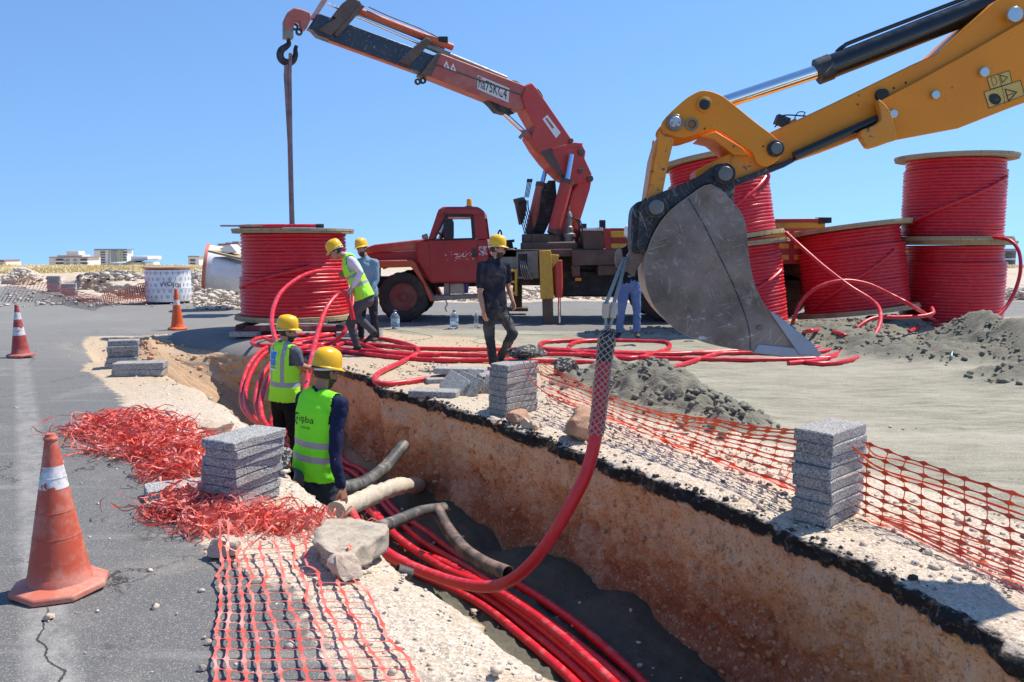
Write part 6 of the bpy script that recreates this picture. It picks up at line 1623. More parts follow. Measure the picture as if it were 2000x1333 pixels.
# sling from the hook to the cable grip
M_STRAP = pm('grey_wire_rope', (.36, .35, .32), .55, .3, var=.2, dust=(.5, .45, .38), dust_amt=.4, bump=.4, bscale=180)
M_WIREM = pm('pale_grip_wire', (.46, .38, .32), .5, .3, var=.15)
e = empty('cable_grip', hang_top, 0, 'woven wire cable grip and twin sling hooked on the digger bucket', 'cable grip')
h0 = bp(1224, 506) - BP.n * .22
top = A(1186, 642, 4.33)
for dx, dx2 in ((-3, -9), (5, 8)):
    a_ = h0 + Vector((dx * .002, -.01, 0)); mid1 = A(1192 + dx2 * .9, 592, 4.36 + dx2 * .002); m2 = A(1190 + dx2 * .8, 622, 4.35)
    m = MB(); m.tube([a_, mid1], .0105, 8); m.build('sling_leg', M_STRAP, e, smooth_=True)
    m = MB(); m.tube([mid1, A(1191 + dx2 * .85, 608, 4.355), m2], [.019, .022, .017], 10); m.build('ferrule', pm('pale_ferrule', (.55, .46, .36), .6), e, bevel=.002)
    m = MB(); m.tube(catmull([m2, A(1188 + dx2 * .5, 635, 4.34), A(1184 + dx2 * .1, 655, 4.33)], 5), .0085, 6); m.build('eye_wire', M_STRAP, e, smooth_=True)
pathq = catmull([A(1187, 636, 4.33), A(1186, 655, 4.32), A(1177, 730, 4.30), A(1170, 800, 4.28), A(1163, 850, 4.265)], 14)
Ls = [0]
for a_, b_ in zip(pathq, pathq[1:]): Ls.append(Ls[-1] + (b_ - a_).length)
def on_path(d):
    d = max(0, min(Ls[-1] - 1e-6, d)); j = 0
    while Ls[j + 1] < d: j += 1
    t_ = (d - Ls[j]) / (Ls[j + 1] - Ls[j]); return pathq[j].lerp(pathq[j + 1], t_), (pathq[j + 1] - pathq[j]).normalized()
NWR = 7; turns = 2.3
for s_ in (1, -1):
    for k in range(NWR):
        pts = []
        for i in range(70):
            t_ = i / 69; p, d = on_path(Ls[-1] * t_); u, w = ortho(d); a_ = 2 * math.pi * (k / NWR) + s_ * turns * 2 * math.pi * t_
            r_ = .040 * min(1, .12 + t_ * 7) + .0018 * s_ + (0.006 * math.exp(-((t_ - .14) / .10) ** 2))
            pts.append(p + (u * math.cos(a_) + w * math.sin(a_)) * r_)
        m = MB(); m.tube(pts, .0026, 5); m.build('grip_wire', M_WIREM, e, smooth_=True)
m = MB(); q = [on_path(Ls[-1] * t_)[0] for t_ in (.03, .06, .1, .2, .33)]; m.tube(q, [.012, .030, .0385, .0385, .0375], 16); m.build('cable_end_cap', M_BLACK, e, smooth_=True)
# ------------------------------------------------------------------ people
def loft(m, pts, rad, side, n=18, cap=True):
    """elliptical sections: rad = [(half width along side, half depth)], rounded ends"""
    pts = [Vector(p) for p in pts]; rad = [(r, r) if not isinstance(r, tuple) else r for r in rad]
    if cap:
        d0 = (pts[0] - pts[1]).normalized(); d1 = (pts[-1] - pts[-2]).normalized(); r0 = min(rad[0]); r1 = min(rad[-1])
        P = [pts[0] + d0 * r0 * .97, pts[0] + d0 * r0 * .8, pts[0] + d0 * r0 * .45] + pts + [pts[-1] + d1 * r1 * .45, pts[-1] + d1 * r1 * .8, pts[-1] + d1 * r1 * .97]
        Q = [tuple(k * .22 for k in rad[0]), tuple(k * .6 for k in rad[0]), tuple(k * .89 for k in rad[0])] + rad + [tuple(k * .89 for k in rad[-1]), tuple(k * .6 for k in rad[-1]), tuple(k * .22 for k in rad[-1])]
    else: P, Q = pts, rad
    k = len(P); vs = []
    for i, p in enumerate(P):
        d = (P[min(i + 1, k - 1)] - P[max(0, i - 1)]).normalized()
        s = Vector(side) - d * d.dot(Vector(side))
        if s.length < .05: s = ortho(d)[0]
        s.normalize(); w = d.cross(s)
        vs += [p + s * math.cos(2 * math.pi * j / n) * Q[i][0] + w * math.sin(2 * math.pi * j / n) * Q[i][1] for j in range(n)]
    fs = [[i * n + j, i * n + (j + 1) % n, (i + 1) * n + (j + 1) % n, (i + 1) * n + j] for i in range(k - 1) for j in range(n)]
    fs += [list(range(n - 1, -1, -1)), [(k - 1) * n + j for j in range(n)]]
    m.add(vs, fs)
def ball(m, c, r, M=None, n=14):
    """ellipsoid, r = (x, y, z) in frame M"""
    r = (r, r, r) if not isinstance(r, tuple) else r; c = Vector(c); vs = []; k = 9
    for i in range(1, k):
        th = math.pi * i / k
        for j in range(n):
            v = Vector((math.sin(th) * math.cos(2 * math.pi * j / n) * r[0], math.sin(th) * math.sin(2 * math.pi * j / n) * r[1], math.cos(th) * r[2])); vs.append(c + (M @ v if M else v))
    a_, b_ = Vector((0, 0, r[2])), Vector((0, 0, -r[2])); vs += [c + (M @ a_ if M else a_), c + (M @ b_ if M else b_)]; t_ = len(vs)
    fs = [[i * n + j, (i + 1) * n + j, (i + 1) * n + (j + 1) % n, i * n + (j + 1) % n] for i in range(k - 2) for j in range(n)]
    fs += [[t_ - 2, j, (j + 1) % n] for j in range(n)] + [[t_ - 1, (k - 2) * n + (j + 1) % n, (k - 2) * n + j] for j in range(n)]
    m.add(vs, fs)
def fuse(m, vox, sm=4, fac=.5):
    """one continuous surface out of overlapping lofts"""
    me = bpy.data.meshes.new('tmp'); me.from_pydata([tuple(v) for v in m.v], [], m.f); me.update()
    bm = bmesh.new(); bm.from_mesh(me); bmesh.ops.recalc_face_normals(bm, faces=bm.faces); bm.to_mesh(me); bm.free()
    o = bpy.data.objects.new('tmp', me); COL.objects.link(o)
    r = o.modifiers.new('r', 'REMESH'); r.mode = 'VOXEL'; r.voxel_size = vox
    s = o.modifiers.new('s', 'SMOOTH'); s.iterations = sm; s.factor = fac
    dg = bpy.context.evaluated_depsgraph_get(); dg.update()
    out_ = bpy.data.meshes.new_from_object(o.evaluated_get(dg)); bpy.data.objects.remove(o); bpy.data.meshes.remove(me)
    out_.shade_smooth(); return out_
def co_np(me): a_ = np.zeros(len(me.vertices) * 3); me.vertices.foreach_get('co', a_); return a_.reshape(-1, 3)
def nor_np(me): a_ = np.zeros(len(me.vertices) * 3); me.vertex_normals.foreach_get('vector', a_); return a_.reshape(-1, 3)
def wrinkle(me, amp, sc=(9, 9, 5), seed=0.0, sharp=False):
    P, N = co_np(me), nor_np(me); q = P * np.array(sc) + seed
    w = fbm(q + 1.3 * np.stack([fbm(q * .6 + 5, 2)] * 3, 1), 3, .55)
    w = (1 - np.abs(w) * 3.0) * .5 if sharp else w
    me.vertices.foreach_set('co', (P + N * (w * amp)[:, None]).reshape(-1)); me.update()
def sub_faces(me, keep, infl, name):
    """a skin of the faces where keep(centre, normal) holds, lifted off by infl"""
    P, N = co_np(me), nor_np(me); idx = {}; V = []; F = []
    for f in me.polygons:
        if keep(f.center, f.normal):
            q = []
            for i in f.vertices:
                if i not in idx: idx[i] = len(V); V.append(tuple(P[i] + N[i] * (infl * (1 + .25 * vnoise([P[i] * 260])[0]))))
                q.append(idx[i])
            F.append(q)
    o = bpy.data.meshes.new(name); o.from_pydata(V, [], F); o.shade_smooth(); return o
def skin_mat(name, col):
    t = NT(name); c = t.mix(t.noise(12, 4), tuple(k * .85 for k in col), tuple(min(1, k * 1.12) for k in col))
    return t.done(c, .5, 0, t.bump(t.noise(90, 3), .1, .004), .4)
M_SKIN = skin_mat('tanned_skin', (.46, .245, .155)); M_SKIN2 = skin_mat('dark_tanned_skin', (.34, .17, .11))
M_HAIR = pm('black_hair', (.045, .032, .024), .6, var=.4, bump=.6, bscale=160)
M_HATY = pm('yellow_hard_hat', (.90, .50, .008), .28, var=.05, spec=.55, dust=(.70, .48, .15), dust_amt=.08)
M_HATW = pm('white_hard_hat', (.80, .80, .79), .3, var=.03)
M_KNOB = pm('orange_knob', (.80, .12, .03), .4)
M_STRAPW = pm('white_band', (.72, .71, .68), .6)
def cloth(name, col, var=.15, bump=.35, sc=60, rough=.85, dust=None, da=.2):
    return pm(name, col, rough, var=var, scale=5, bump=bump, bscale=sc, spec=.15, dust=dust, dust_amt=da)
M_NAVY = cloth('navy_shirt', (.018, .024, .062)); M_GREYS = cloth('grey_shirt', (.13, .13, .15)); M_WHITES = cloth('white_shirt', (.66, .63, .70)); M_BLUES = cloth('blue_shirt', (.20, .33, .42), .2)
M_BLACKS = cloth('black_polo', (.022, .022, .036), .3, dust=(.12, .11, .10), da=.35); M_BLACKT = cloth('black_shirt', (.012, .012, .014))
M_TBLK = cloth('black_trousers', (.014, .014, .016)); M_TNAVY = cloth('dark_blue_trousers', (.03, .04, .06)); M_TGREY = cloth('grey_jeans', (.085, .088, .10), .3); M_TDK = cloth('dark_trousers', (.03, .03, .04))
M_TBLJ = cloth('washed_black_jeans', (.035, .038, .045), .4, dust=(.16, .15, .13), da=.5); M_JEANS = cloth('blue_jeans', (.095, .165, .33), .3, dust=(.25, .32, .44), da=.3)
M_SHOE = pm('black_shoe', (.018, .017, .016), .55, var=.3, dust=(.2, .16, .12), dust_amt=.3)
M_GLOVE = pm('pale_glove', (.50, .48, .46), .8)
def vest_mat(name, green, z1, z2, tape=.05, braces=None, open_=.0):
    t = NT(name); o_ = t.obj(); z = t.sep(o_, 2); x = t.sep(o_, 0)
    c = t.mix(t.noise(4, 5), green, tuple(min(1, k * 1.12) for k in green))
    f = None
    for zc in (z1, z2):
        if zc is None: continue
        g = t.math('MULTIPLY', t.maprange(z, zc - tape / 2 - .001, zc - tape / 2 + .001), t.maprange(z, zc + tape / 2 + .001, zc + tape / 2 - .001)); f = g if f is None else t.math('MAXIMUM', f, g)
    if braces:
        xb, zl = braces; ax = t.math('ABSOLUTE', x)
        g = t.math('MULTIPLY', t.maprange(ax, xb - .024, xb - .022), t.maprange(ax, xb + .024, xb + .022)); g = t.math('MULTIPLY', g, t.maprange(z, zl, zl + .002)); f = t.math('MAXIMUM', f, g)
    c = t.mix(f, c, (.36, .36, .37))
    t.done(c, t.mix(f, (.7,) * 3, (.35,) * 3), 0, t.bump(t.noise(30, 3), .15, .01), .25)
    return t.m
def helmet(e, M, c, mat, knob=True):
    """M: head frame, y forward, z up"""
    m = MB(); n = 36; rows = []
    for (f, z) in ((1.0, .0), (1.0, .02), (.985, .045), (.94, .075), (.85, .10), (.70, .121), (.50, .130), (.28, .137), (.10, .140), (.01, .141)):
        row = []
        for i in range(n):
            a_ = 2 * math.pi * i / n; x, y = math.cos(a_) * .098 * f, math.sin(a_) * .122 * f
            rg = .006 * math.exp(-(x / .016) ** 2) * (1 if z > .04 else 0) + .003 * math.exp(-((abs(x) - .042) / .012) ** 2) * (1 if z > .05 else 0)
            row.append(Vector((x, y, z + rg)))
        rows.append(row)
    br = []
    for (o_, dz) in ((.0, .0), (.5, -.004), (1.0, -.010), (1.0, -.014), (.5, -.008), (-.1, -.004)):
        row = []
        for i in range(n):
            a_ = 2 * math.pi * i / n; fr = max(0, math.sin(a_)) ** 2.2
            ex = (.006 + .040 * fr) * o_; row.append(Vector((math.cos(a_) * (.098 + ex * (1 if fr < .1 else .75)), math.sin(a_) * (.122 + ex), dz - .012 * fr * max(0, o_))))
        br.append(row)
    allr = list(reversed(br)) + rows; vs = [c + M @ v for r_ in allr for v in r_]
    fs = [[k * n + i, k * n + (i + 1) % n, (k + 1) * n + (i + 1) % n, (k + 1) * n + i] for k in range(len(allr) - 1) for i in range(n)]
    fs.append([(len(allr) - 1) * n + i for i in range(n)])
    m.add(vs, fs); o = m.build('hard_hat', mat, e, smooth_=True, angle=60)
    m = MB(); N_ = 26
    pts = [c + M @ Vector((math.cos(a_) * .090, math.sin(a_) * .113, -.012 - .024 * (math.sin(a_) < 0) * abs(math.sin(a_)))) for a_ in [2 * math.pi * i / N_ for i in range(N_)]]
    m.tube(pts, .010, 6, closed=True); m.build('head_band', M_STRAPW, o, smooth_=True)
    if knob:
        m = MB(); q = c + M @ Vector((0, -.118, -.040)); d = M @ Vector((0, -1, -.1)); m.cyl(q, q + d.normalized() * .016, .017, n=8); m.build('adjusting_knob', M_KNOB, o)
    return o
def hand(m, w, d, pal, curl=.5, s=1.0, thumb=1):
    """w wrist, d direction of the palm, pal palm normal (fingers curl towards it)"""
    d = Vector(d).normalized(); pal = (Vector(pal) - d * d.dot(Vector(pal))).normalized(); sd = d.cross(pal)
    loft(m, [w - d * .01, w + d * .03 * s, w + d * .085 * s], [(.027, .020), (.038, .016), (.042, .014)], sd, 12)
    for k, (off, L) in enumerate(((-.032, .068), (-.011, .078), (.011, .073), (.031, .058))):
        p = w + d * .085 * s + sd * off * s; dd = d.copy(); pts = [p - d * .01]; a_ = curl * .35
        for j in range(3):
            dd = (dd * math.cos(a_) + pal * math.sin(a_)).normalized(); p = p + dd * L * s * (.42, .33, .25)[j]; pts.append(p); a_ = curl * .8
        loft(m, pts, [.0098, .0095, .0088, .0078], sd, 8)
    p = w + d * .03 * s - sd * .032 * s * thumb; t1 = p + (d * .6 - sd * .55 * thumb + pal * .35).normalized() * .042 * s; t2 = t1 + (d * .85 + pal * .5).normalized() * .032 * s
    loft(m, [p, t1, t2], [.014, .0115, .0095], pal, 8)
def person(label, J, f, head_dir, hat=M_HATY, skin=M_SKIN, top=M_NAVY, sleeve='long', legs=M_TDK, vest=None, beard=True, vox=.0085, build=1.0, fwd_t=None, knobs=True, gl=None, shoes=True, seed=0.0, shirt_len=1.0, curl=(.5, .5), pal=(None, None)):
    """J: joints as world points: head, neck, pelvis, sr, sl, er, el, wr, wl, hr(kip), hl, kr, kl, ar, al, tr, tl(toe)"""
    f = Vector((f[0], f[1], 0)).normalized(); side = Vector((f.y, -f.x, 0))  # his right hand side
    base = Vector((J['pelvis'].x, J['pelvis'].y, min(J['ar'].z, J['al'].z) - .08))
    e = empty('person', base, 0, label, 'person')
    up = (J['neck'] - J['pelvis']).normalized(); L = (J['neck'] - J['pelvis']).length; s_t = (J['sr'] - J['sl']); s_t = (s_t - up * up.dot(s_t)).normalized(); fw = up.cross(s_t).normalized()
    k = build; pe, ne = J['pelvis'], J['neck']
    def tor(x, b=0.0): return pe.lerp(ne, x) + fw * b
    def torso(m, g, lo=-.08, sh=True):
        loft(m, [tor(lo), tor(.10), tor(.35, .0), tor(.60, .005), tor(.80, .0), tor(.93, -.01)], [(.168 * k + g, .118 * k + g), (.168 * k + g, .118 * k + g), (.150 * k + g, .108 * k + g), (.168 * k + g, .118 * k + g), (.172 * k + g, .108 * k + g), (.10 * k + g, .075 * k + g)], s_t, 22)
        if sh: loft(m, [J['sl'].lerp(J['sr'], .04), J['sl'].lerp(J['sr'], .5) + up * .02, J['sl'].lerp(J['sr'], .96)], [.058 + g, .075 + g, .058 + g], up, 14)
    # head frame
    hy = Vector(head_dir).normalized(); hz = J['head'] - ne; hz = (hz - hy * hy.dot(hz)).normalized(); hx = hy.cross(hz); HM = Matrix((hx, hy, hz)).transposed(); hc = J['head']
    m = MB()
    torso(m, -.012)
    for S, E, W in (('sr', 'er', 'wr'), ('sl', 'el', 'wl')):
        loft(m, [J[S], J[S].lerp(J[E], .5), J[E]], [.047 * k, .043 * k, .037 * k], up, 12); loft(m, [J[E], J[E].lerp(J[W], .35), J[W]], [.037 * k, .038 * k, .026 * k], up, 12)
        i = 0 if S == 'sr' else 1
        dh = (J[W] - J[E]).normalized(); pn = pal[i] if pal[i] is not None else (-side if S == 'sr' else side)
        hand(m, J[W], J.get('h' + S[1] + 'd', dh), pn, curl[i], 1.0, thumb=(1 if S == 'sr' else -1))
    for H, K, A_ in (('hr', 'kr', 'ar'), ('hl', 'kl', 'al')):
        loft(m, [J[H], J[K]], [.078, .050], side, 12); loft(m, [J[K], J[K].lerp(J[A_], .3), J[A_]], [.050, .053, .034], side, 12)
    loft(m, [tor(.88), ne, hc - HM @ Vector((0, .012, .04))], [.07, .056, .052], s_t, 14)
    ball(m, hc + HM @ Vector((0, -.010, .022)), (.074, .092, .092), HM)                      # skull
    loft(m, [hc + HM @ Vector((0, .035, .0)), hc + HM @ Vector((0, .045, -.05)), hc + HM @ Vector((0, .058, -.098))], [(.062, .05), (.054, .045), (.026, .022)], HM @ Vector((1, 0, 0)), 14)  # face and jaw
    loft(m, [hc + HM @ Vector((0, .086, .0)), hc + HM @ Vector((0, .100, -.022)), hc + HM @ Vector((0, .106, -.036))], [.010, .012, .013], HM @ Vector((1, 0, 0)), 8)           # nose
    for sx in (1, -1):
        loft(m, [hc + HM @ Vector((sx * .079, -.002, .012)), hc + HM @ Vector((sx * .080, .0, -.028))], [(.006, .019), (.006, .013)], HM @ Vector((1, 0, 0)), 8)   # ears
        loft(m, [hc + HM @ Vector((sx * .046, .077, .018)), hc + HM @ Vector((sx * .014, .088, .017))], [.009, .009], HM @ Vector((0, 1, 0)), 8)                # brow
    loft(m, [hc + HM @ Vector((-.018, .094, -.056)), hc + HM @ Vector((.018, .094, -.056))], [.0075, .0075], HM @ Vector((0, 1, 0)), 8)   # lips
    bme = fuse(m, vox, 3, .5); body = link_mesh('body', bme, skin, e)
    # world copy for the derived skins
    W = world_of(e); HMi = HM.inverted()
    def loc(c_): return HMi @ (W @ Vector(c_) - hc)
    def is_hair(c_, n_):
        q = loc(c_)
        if q.length > .17: return False
        return (q.y < .004 and q.z > -.045) or (q.z > .045) or (q.y < .03 and abs(q.x) > .062 and q.z > .0)
    ears = lambda q: abs(q.x) > .074 and q.y > -.03
    hm = sub_faces(bme, lambda c_, n_: is_hair(c_, n_) and not ears(loc(c_)), .006, 'hair'); link_mesh('hair', hm, M_HAIR, e, world=False)
    if beard:
        def bd(c_, n_):
            q = loc(c_); return q.length < .17 and q.y > .012 and q.z < -.042 and q.z > -.13 and not (abs(q.x) < .02 and -.068 < q.z < -.045 and q.y > .09)
        b_ = sub_faces(bme, bd, .003, 'beard'); link_mesh('beard', b_, M_HAIR, e, world=False)
    m = MB()
    for sx in (1, -1): ball(m, hc + HM @ Vector((sx * .031, .081, .002)), (.013, .008, .006), HM, 8)
    m.build('eyes', M_HAIR, e, smooth_=True)
    helmet(e, HM, hc + HM @ Vector((0, -.006, .052)), hat, knobs)
    # shirt
    m = MB(); torso(m, .004, lo=-.02 * shirt_len)
    for S, E, Wr in (('sr', 'er', 'wr'), ('sl', 'el', 'wl')):
        if sleeve == 'long':
            loft(m, [J[S], J[S].lerp(J[E], .5), J[E]], [.064, .058, .050], up, 12); loft(m, [J[E], J[E].lerp(J[Wr], .5), J[E].lerp(J[Wr], .93)], [.050, .046, .037], up, 12)
        else: loft(m, [J[S], J[S].lerp(J[E], .45), J[S].lerp(J[E], .72)], [.066, .062, .060], up, 12)
    loft(m, [tor(.9), tor(1.02)], [(.075, .072), (.064, .064)], s_t, 14)
    sme = fuse(m, .0125, 4, .5); wrinkle(sme, .017, (10, 10, 6), seed); wrinkle(sme, .008, (22, 22, 16), seed + 9); link_mesh('shirt', sme, top, e)
    # trousers
    m = MB()
    loft(m, [tor(-.10), tor(.02), tor(.13)], [(.165 * k, .122 * k), (.168 * k, .122 * k), (.158 * k, .116 * k)], s_t, 18)
    for H, K, A_ in (('hr', 'kr', 'ar'), ('hl', 'kl', 'al')):
        loft(m, [J[H], J[H].lerp(J[K], .4), J[K]], [.096, .088, .068], side, 14); loft(m, [J[K], J[K].lerp(J[A_], .35), J[K].lerp(J[A_], .97)], [.067, .066, .057], side, 14)
    tme = fuse(m, .0125, 4, .5); wrinkle(tme, .016, (9, 9, 12), seed + 3); wrinkle(tme, .008, (20, 20, 26), seed + 5); link_mesh('trousers', tme, legs, e)
    if shoes:
        for A_, T_ in (('ar', 'tr'), ('al', 'tl')):
            m = MB(); a_, t_ = J[A_], J[T_]; dn = Vector((0, 0, -1)); ft = (t_ - a_).normalized()
            loft(m, [a_, a_ + dn * .03], [.046, .048], side, 12); loft(m, [a_ - ft * .045 + (t_ - a_) * .0 + dn * .045, a_.lerp(t_, .45) + dn * .03, t_], [(.038, .034), (.044, .036), (.042, .026)], side, 14)
            sme = fuse(m, .009, 2); link_mesh('shoe', sme, M_SHOE, e)
    if vest:
        vm, zlo, zhi, loose = vest; m = MB(); g = .020 + loose
        loft(m, [tor(zlo), tor(.10, .0), tor(.35, .0), tor(.60, .008), tor(.80, .0), tor(.95, -.012)], [(.178 * k + g, .128 * k + g), (.172 * k + g, .122 * k + g), (.160 * k + g, .115 * k + g), (.170 * k + g, .125 * k + g), (.165 * k + g, .112 * k + g), (.105 * k + g, .072 * k + g)], s_t, 26)
        loft(m, [J['sl'].lerp(J['sr'], .13), J['sl'].lerp(J['sr'], .5) + up * .012, J['sl'].lerp(J['sr'], .87)], [.066 + g * .6, .078 + g * .6, .066 + g * .6], up, 14)
        vme = fuse(m, .0105, 4, .5)
        wrinkle(vme, .016, (6, 6, 5), seed + 2); wrinkle(vme, .008, (16, 16, 12), seed + 7)
        # cut the arm holes, the neck and the hem open
        bm = bmesh.new(); bm.from_mesh(vme); kill = []
        for fc in bm.faces:
            c_ = fc.calc_center_median(); q = c_ - pe; zz = q.dot(up)
            if zz < zlo * L + .0 or (c_ - ne).length < .085 and zz > L * .93: kill.append(fc); continue
            for S, E in (('sr', 'er'), ('sl', 'el')):
                sg_ = (J[E] - J[S]).normalized(); sh = J[S]; out_d = s_t if S == 'sr' else -s_t
                dd = (c_ - sh) - up * (c_ - sh).dot(up)
                a1 = (c_ - sh).dot(out_d)
                if a1 > -.035 and -.155 < (c_ - sh).dot(up) < .20 and abs((c_ - sh).dot(fw)) < .088: kill.append(fc); break
        bmesh.ops.delete(bm, geom=kill, context='FACES'); bm.to_mesh(vme); bm.free()
        ov = bpy.data.objects.new('vest', vme); COL.objects.link(ov); vme.materials.append(vm); ov.parent = e
        FM = Matrix((s_t, fw, up)).transposed().to_4x4(); FM.translation = pe - base; ov.matrix_local = FM; vme.transform(FM.inverted() @ Matrix.Translation(-base)); ov['_fm'] = 1
        so = ov.modifiers.new('cloth', 'SOLIDIFY'); so.thickness = .004; so.offset = -1
        return e, ov, (pe, s_t, fw, up, L), bme
    return e, None, (pe, s_t, fw, up, L), bme
def on_vest(ov, frame, txt_objs, off=.004):
    """lay flat print (meshes in world space) on the back of the vest"""
    vme = ov.data; pe, s_t, fw, up, L = frame
    V = [v.co.copy() for v in vme.vertices]; bvh = BVHTree.FromPolygons(V, [list(p.vertices) for p in vme.polygons])
    Wm = world_of_m(ov).inverted()
    for o in txt_objs:
        bm = bmesh.new(); bm.from_mesh(o.data); bmesh.ops.triangulate(bm, faces=bm.faces)
        for _ in range(2):
            es = [x for x in bm.edges if x.calc_length() > .012]
            if es: bmesh.ops.subdivide_edges(bm, edges=es, cuts=1)
        bmesh.ops.triangulate(bm, faces=bm.faces)
        d = Vector((0, 1, 0)); rt = Wm.to_3x3()
        for v in bm.verts:
            q = Wm @ v.co; h, n_, _, _ = bvh.ray_cast(Vector((q.x, -.6, q.z)), Vector((0, 1, 0)))
            if h is not None: v.co = h + Vector((0, -off, 0))
            else: v.co = Vector((q.x, -.15, q.z))
        bm.to_mesh(o.data); bm.free(); o.parent = ov; o.matrix_local = Matrix.Identity(4)
def world_of_m(o):
    return (world_of_m(o.parent) if o.parent else Matrix.Identity(4)) @ (o.matrix_local if o.parent and '_fm' in o else Matrix.LocRotScale(o.location, o.rotation_euler, o.scale))
def JT(**k): return {a_: (A(*v) if isinstance(v, tuple) else v) for a_, v in k.items()}
def mk(Yc, f, **k): return JT(**k)

# 1 the worker nearest the camera, in the trench, back turned
def stand(pel, h_leg, spread, f, J, drop=.0):
    """straight legs under a pelvis"""
    f = Vector((f[0], f[1], 0)).normalized(); sd = Vector((f.y, -f.x, 0)); p = J['pelvis']
    J['hr'] = p + sd * .09 - Vector((0, 0, .06)); J['hl'] = p - sd * .09 - Vector((0, 0, .06))
    J['kr'] = p + sd * (.10 + spread * .5) - Vector((0, 0, h_leg * .5)) + f * .02; J['kl'] = p - sd * (.10 + spread * .5) - Vector((0, 0, h_leg * .5)) + f * .02
    J['ar'] = p + sd * (.10 + spread) - Vector((0, 0, h_leg - .09)); J['al'] = p - sd * (.10 + spread) - Vector((0, 0, h_leg - .09))
    J['tr'] = J['ar'] + f * .17 - Vector((0, 0, .055)) + sd * .03; J['tl'] = J['al'] + f * .17 - Vector((0, 0, .055)) - sd * .03
f1 = Vector((.46, .888, 0)); sd1 = Vector((.888, -.46, 0)); nk = A(627, 768, 6.2)
J = dict(head=nk + Vector((.035, .025, .155)), neck=nk, pelvis=A(614, 925, 6.2))
J['sr'] = nk + sd1 * .185 + Vector((0, 0, -.065)); J['sl'] = nk - sd1 * .185 + Vector((0, 0, -.06))
J['er'] = A(653, 892, 6.02); J['wr'] = A(667, 952, 5.99); J['el'] = J['sl'] + Vector((.0, .08, -.29)); J['wl'] = J['el'] + f1 * .10 + Vector((0, 0, -.22))
stand(J['pelvis'], .93, .06, f1, J)
M_V1 = vest_mat('green_vest_isba', (.23, .90, .03), .255, .145, .048)
e1, v1, fr1, _ = person('worker in green vest and navy shirt standing in the trench with his back turned', J, f1, (.62, .72, -.22), top=M_NAVY, legs=M_TNAVY, vest=(M_V1, -.04, 1, .006), vox=.0062, seed=1.0, skin=M_SKIN2, curl=(.6, .5))
# print on the back
pe, s_t, fw, up, L = fr1
def back_pt(x, z): return pe - fw * .5 + s_t * x + up * z
# seen from behind: right is +s_t
txt = [text_obj('işba', back_pt(-.075, .405), s_t, up, .062, M_BLACKP, None, 'logo_lettering', 0, width=.135), text_obj('ELEKTRİK', back_pt(-.045, .372), s_t, up, .020, M_BLACKP, None, 'small_lettering', 0, width=.085)]
m = MB(); c_ = back_pt(-.108, .432)
def flat(pts): m.add([c_ + s_t * a_ + up * b_ for a_, b_ in pts], [list(range(len(pts)))])
for k in range(14):
    a0, a1 = R(70 + k * 16), R(70 + (k + 1) * 16)
    if k < 14: flat([(math.cos(a0) * .040, math.sin(a0) * .040), (math.cos(a1) * .040, math.sin(a1) * .040), (math.cos(a1) * .031, math.sin(a1) * .031), (math.cos(a0) * .031, math.sin(a0) * .031)])
for k in range(7):
    a0 = R(80 + k * 32); ca, sa_ = math.cos(a0), math.sin(a0); flat([(ca * .040 - sa_ * .007, sa_ * .040 + ca * .007), (ca * .040 + sa_ * .007, sa_ * .040 - ca * .007), (ca * .049 + sa_ * .005, sa_ * .049 - ca * .005), (ca * .049 - sa_ * .005, sa_ * .049 + ca * .005)])
flat([(.008, .026), (-.010, -.002), (-.001, -.002), (-.008, -.026), (.014, .005), (.004, .005)])
o = m.build('logo_gear', M_BLACKP, recalc=False); txt.append(o); on_vest(v1, fr1, txt)

# 2 the worker deeper in the trench holding the cable
f2 = Vector((.50, .87, 0)).normalized(); sd2 = Vector((f2.y, -f2.x, 0)); nk = A(556, 674, 9.3)
J = dict(head=nk + Vector((.035, .0, .15)), neck=nk, pelvis=A(556, 772, 9.3))
J['sr'] = nk + sd2 * .175 + Vector((0, 0, -.07)); J['sl'] = nk - sd2 * .175 + Vector((0, 0, -.06))
J['er'] = A(586, 714, 9.22); J['wr'] = A(602, 718, 9.35); J['el'] = A(565, 716, 9.75); J['wl'] = A(592, 722, 9.85)
stand(J['pelvis'], .95, .04, f2, J)
M_V2 = vest_mat('lime_vest_teias', (.42, .95, .04), .14, None, .055, braces=(.085, .14))
e2, v2, fr2, _ = person('bearded worker in lime vest and grey shirt down in the pit holding red cable', J, f2, (.93, .30, -.12), top=M_GREYS, sleeve='short', legs=M_TBLK, vest=(M_V2, -.10, 1, .004), vox=.0085, seed=2.0, curl=(.9, .9), knobs=False)
pe, s_t, fw, up, L = fr2
M_TB = pm('print_blue', (.03, .26, .62), .6, var=.03)
sq = []
m = MB()
def flat2(c_, pts): m.add([c_ + s_t * a_ + up * b_ for a_, b_ in pts], [list(range(len(pts)))])
bx = pe - fw * .5 + s_t * (-.055) + up * .40
m.cur = 0
flat2(bx, [(-.075, -.10), (.075, -.10), (.075, .12), (-.075, .12)]); wp = m.build('logo_ground', M_WHITEP, recalc=False)
m = MB(); flat2(bx, [(-.06, .025), (.06, .025), (.06, .11), (-.06, .11)]); flat2(bx, [(-.06, -.045), (-.018, -.045), (-.018, .018), (-.06, .018)]); flat2(bx, [(-.010, -.045), (.06, -.045), (.06, .018), (-.010, .018)]); bp_ = m.build('logo_square', M_TB, recalc=False)
tx = text_obj('TEİAŞ', pe - fw * .5 + s_t * (-.118) + up * .315, s_t, up, .036, M_BLACKP, None, 'logo_lettering', 0, width=.13)
on_vest(v2, fr2, [wp], .004); on_vest(v2, fr2, [bp_, tx], .0065)

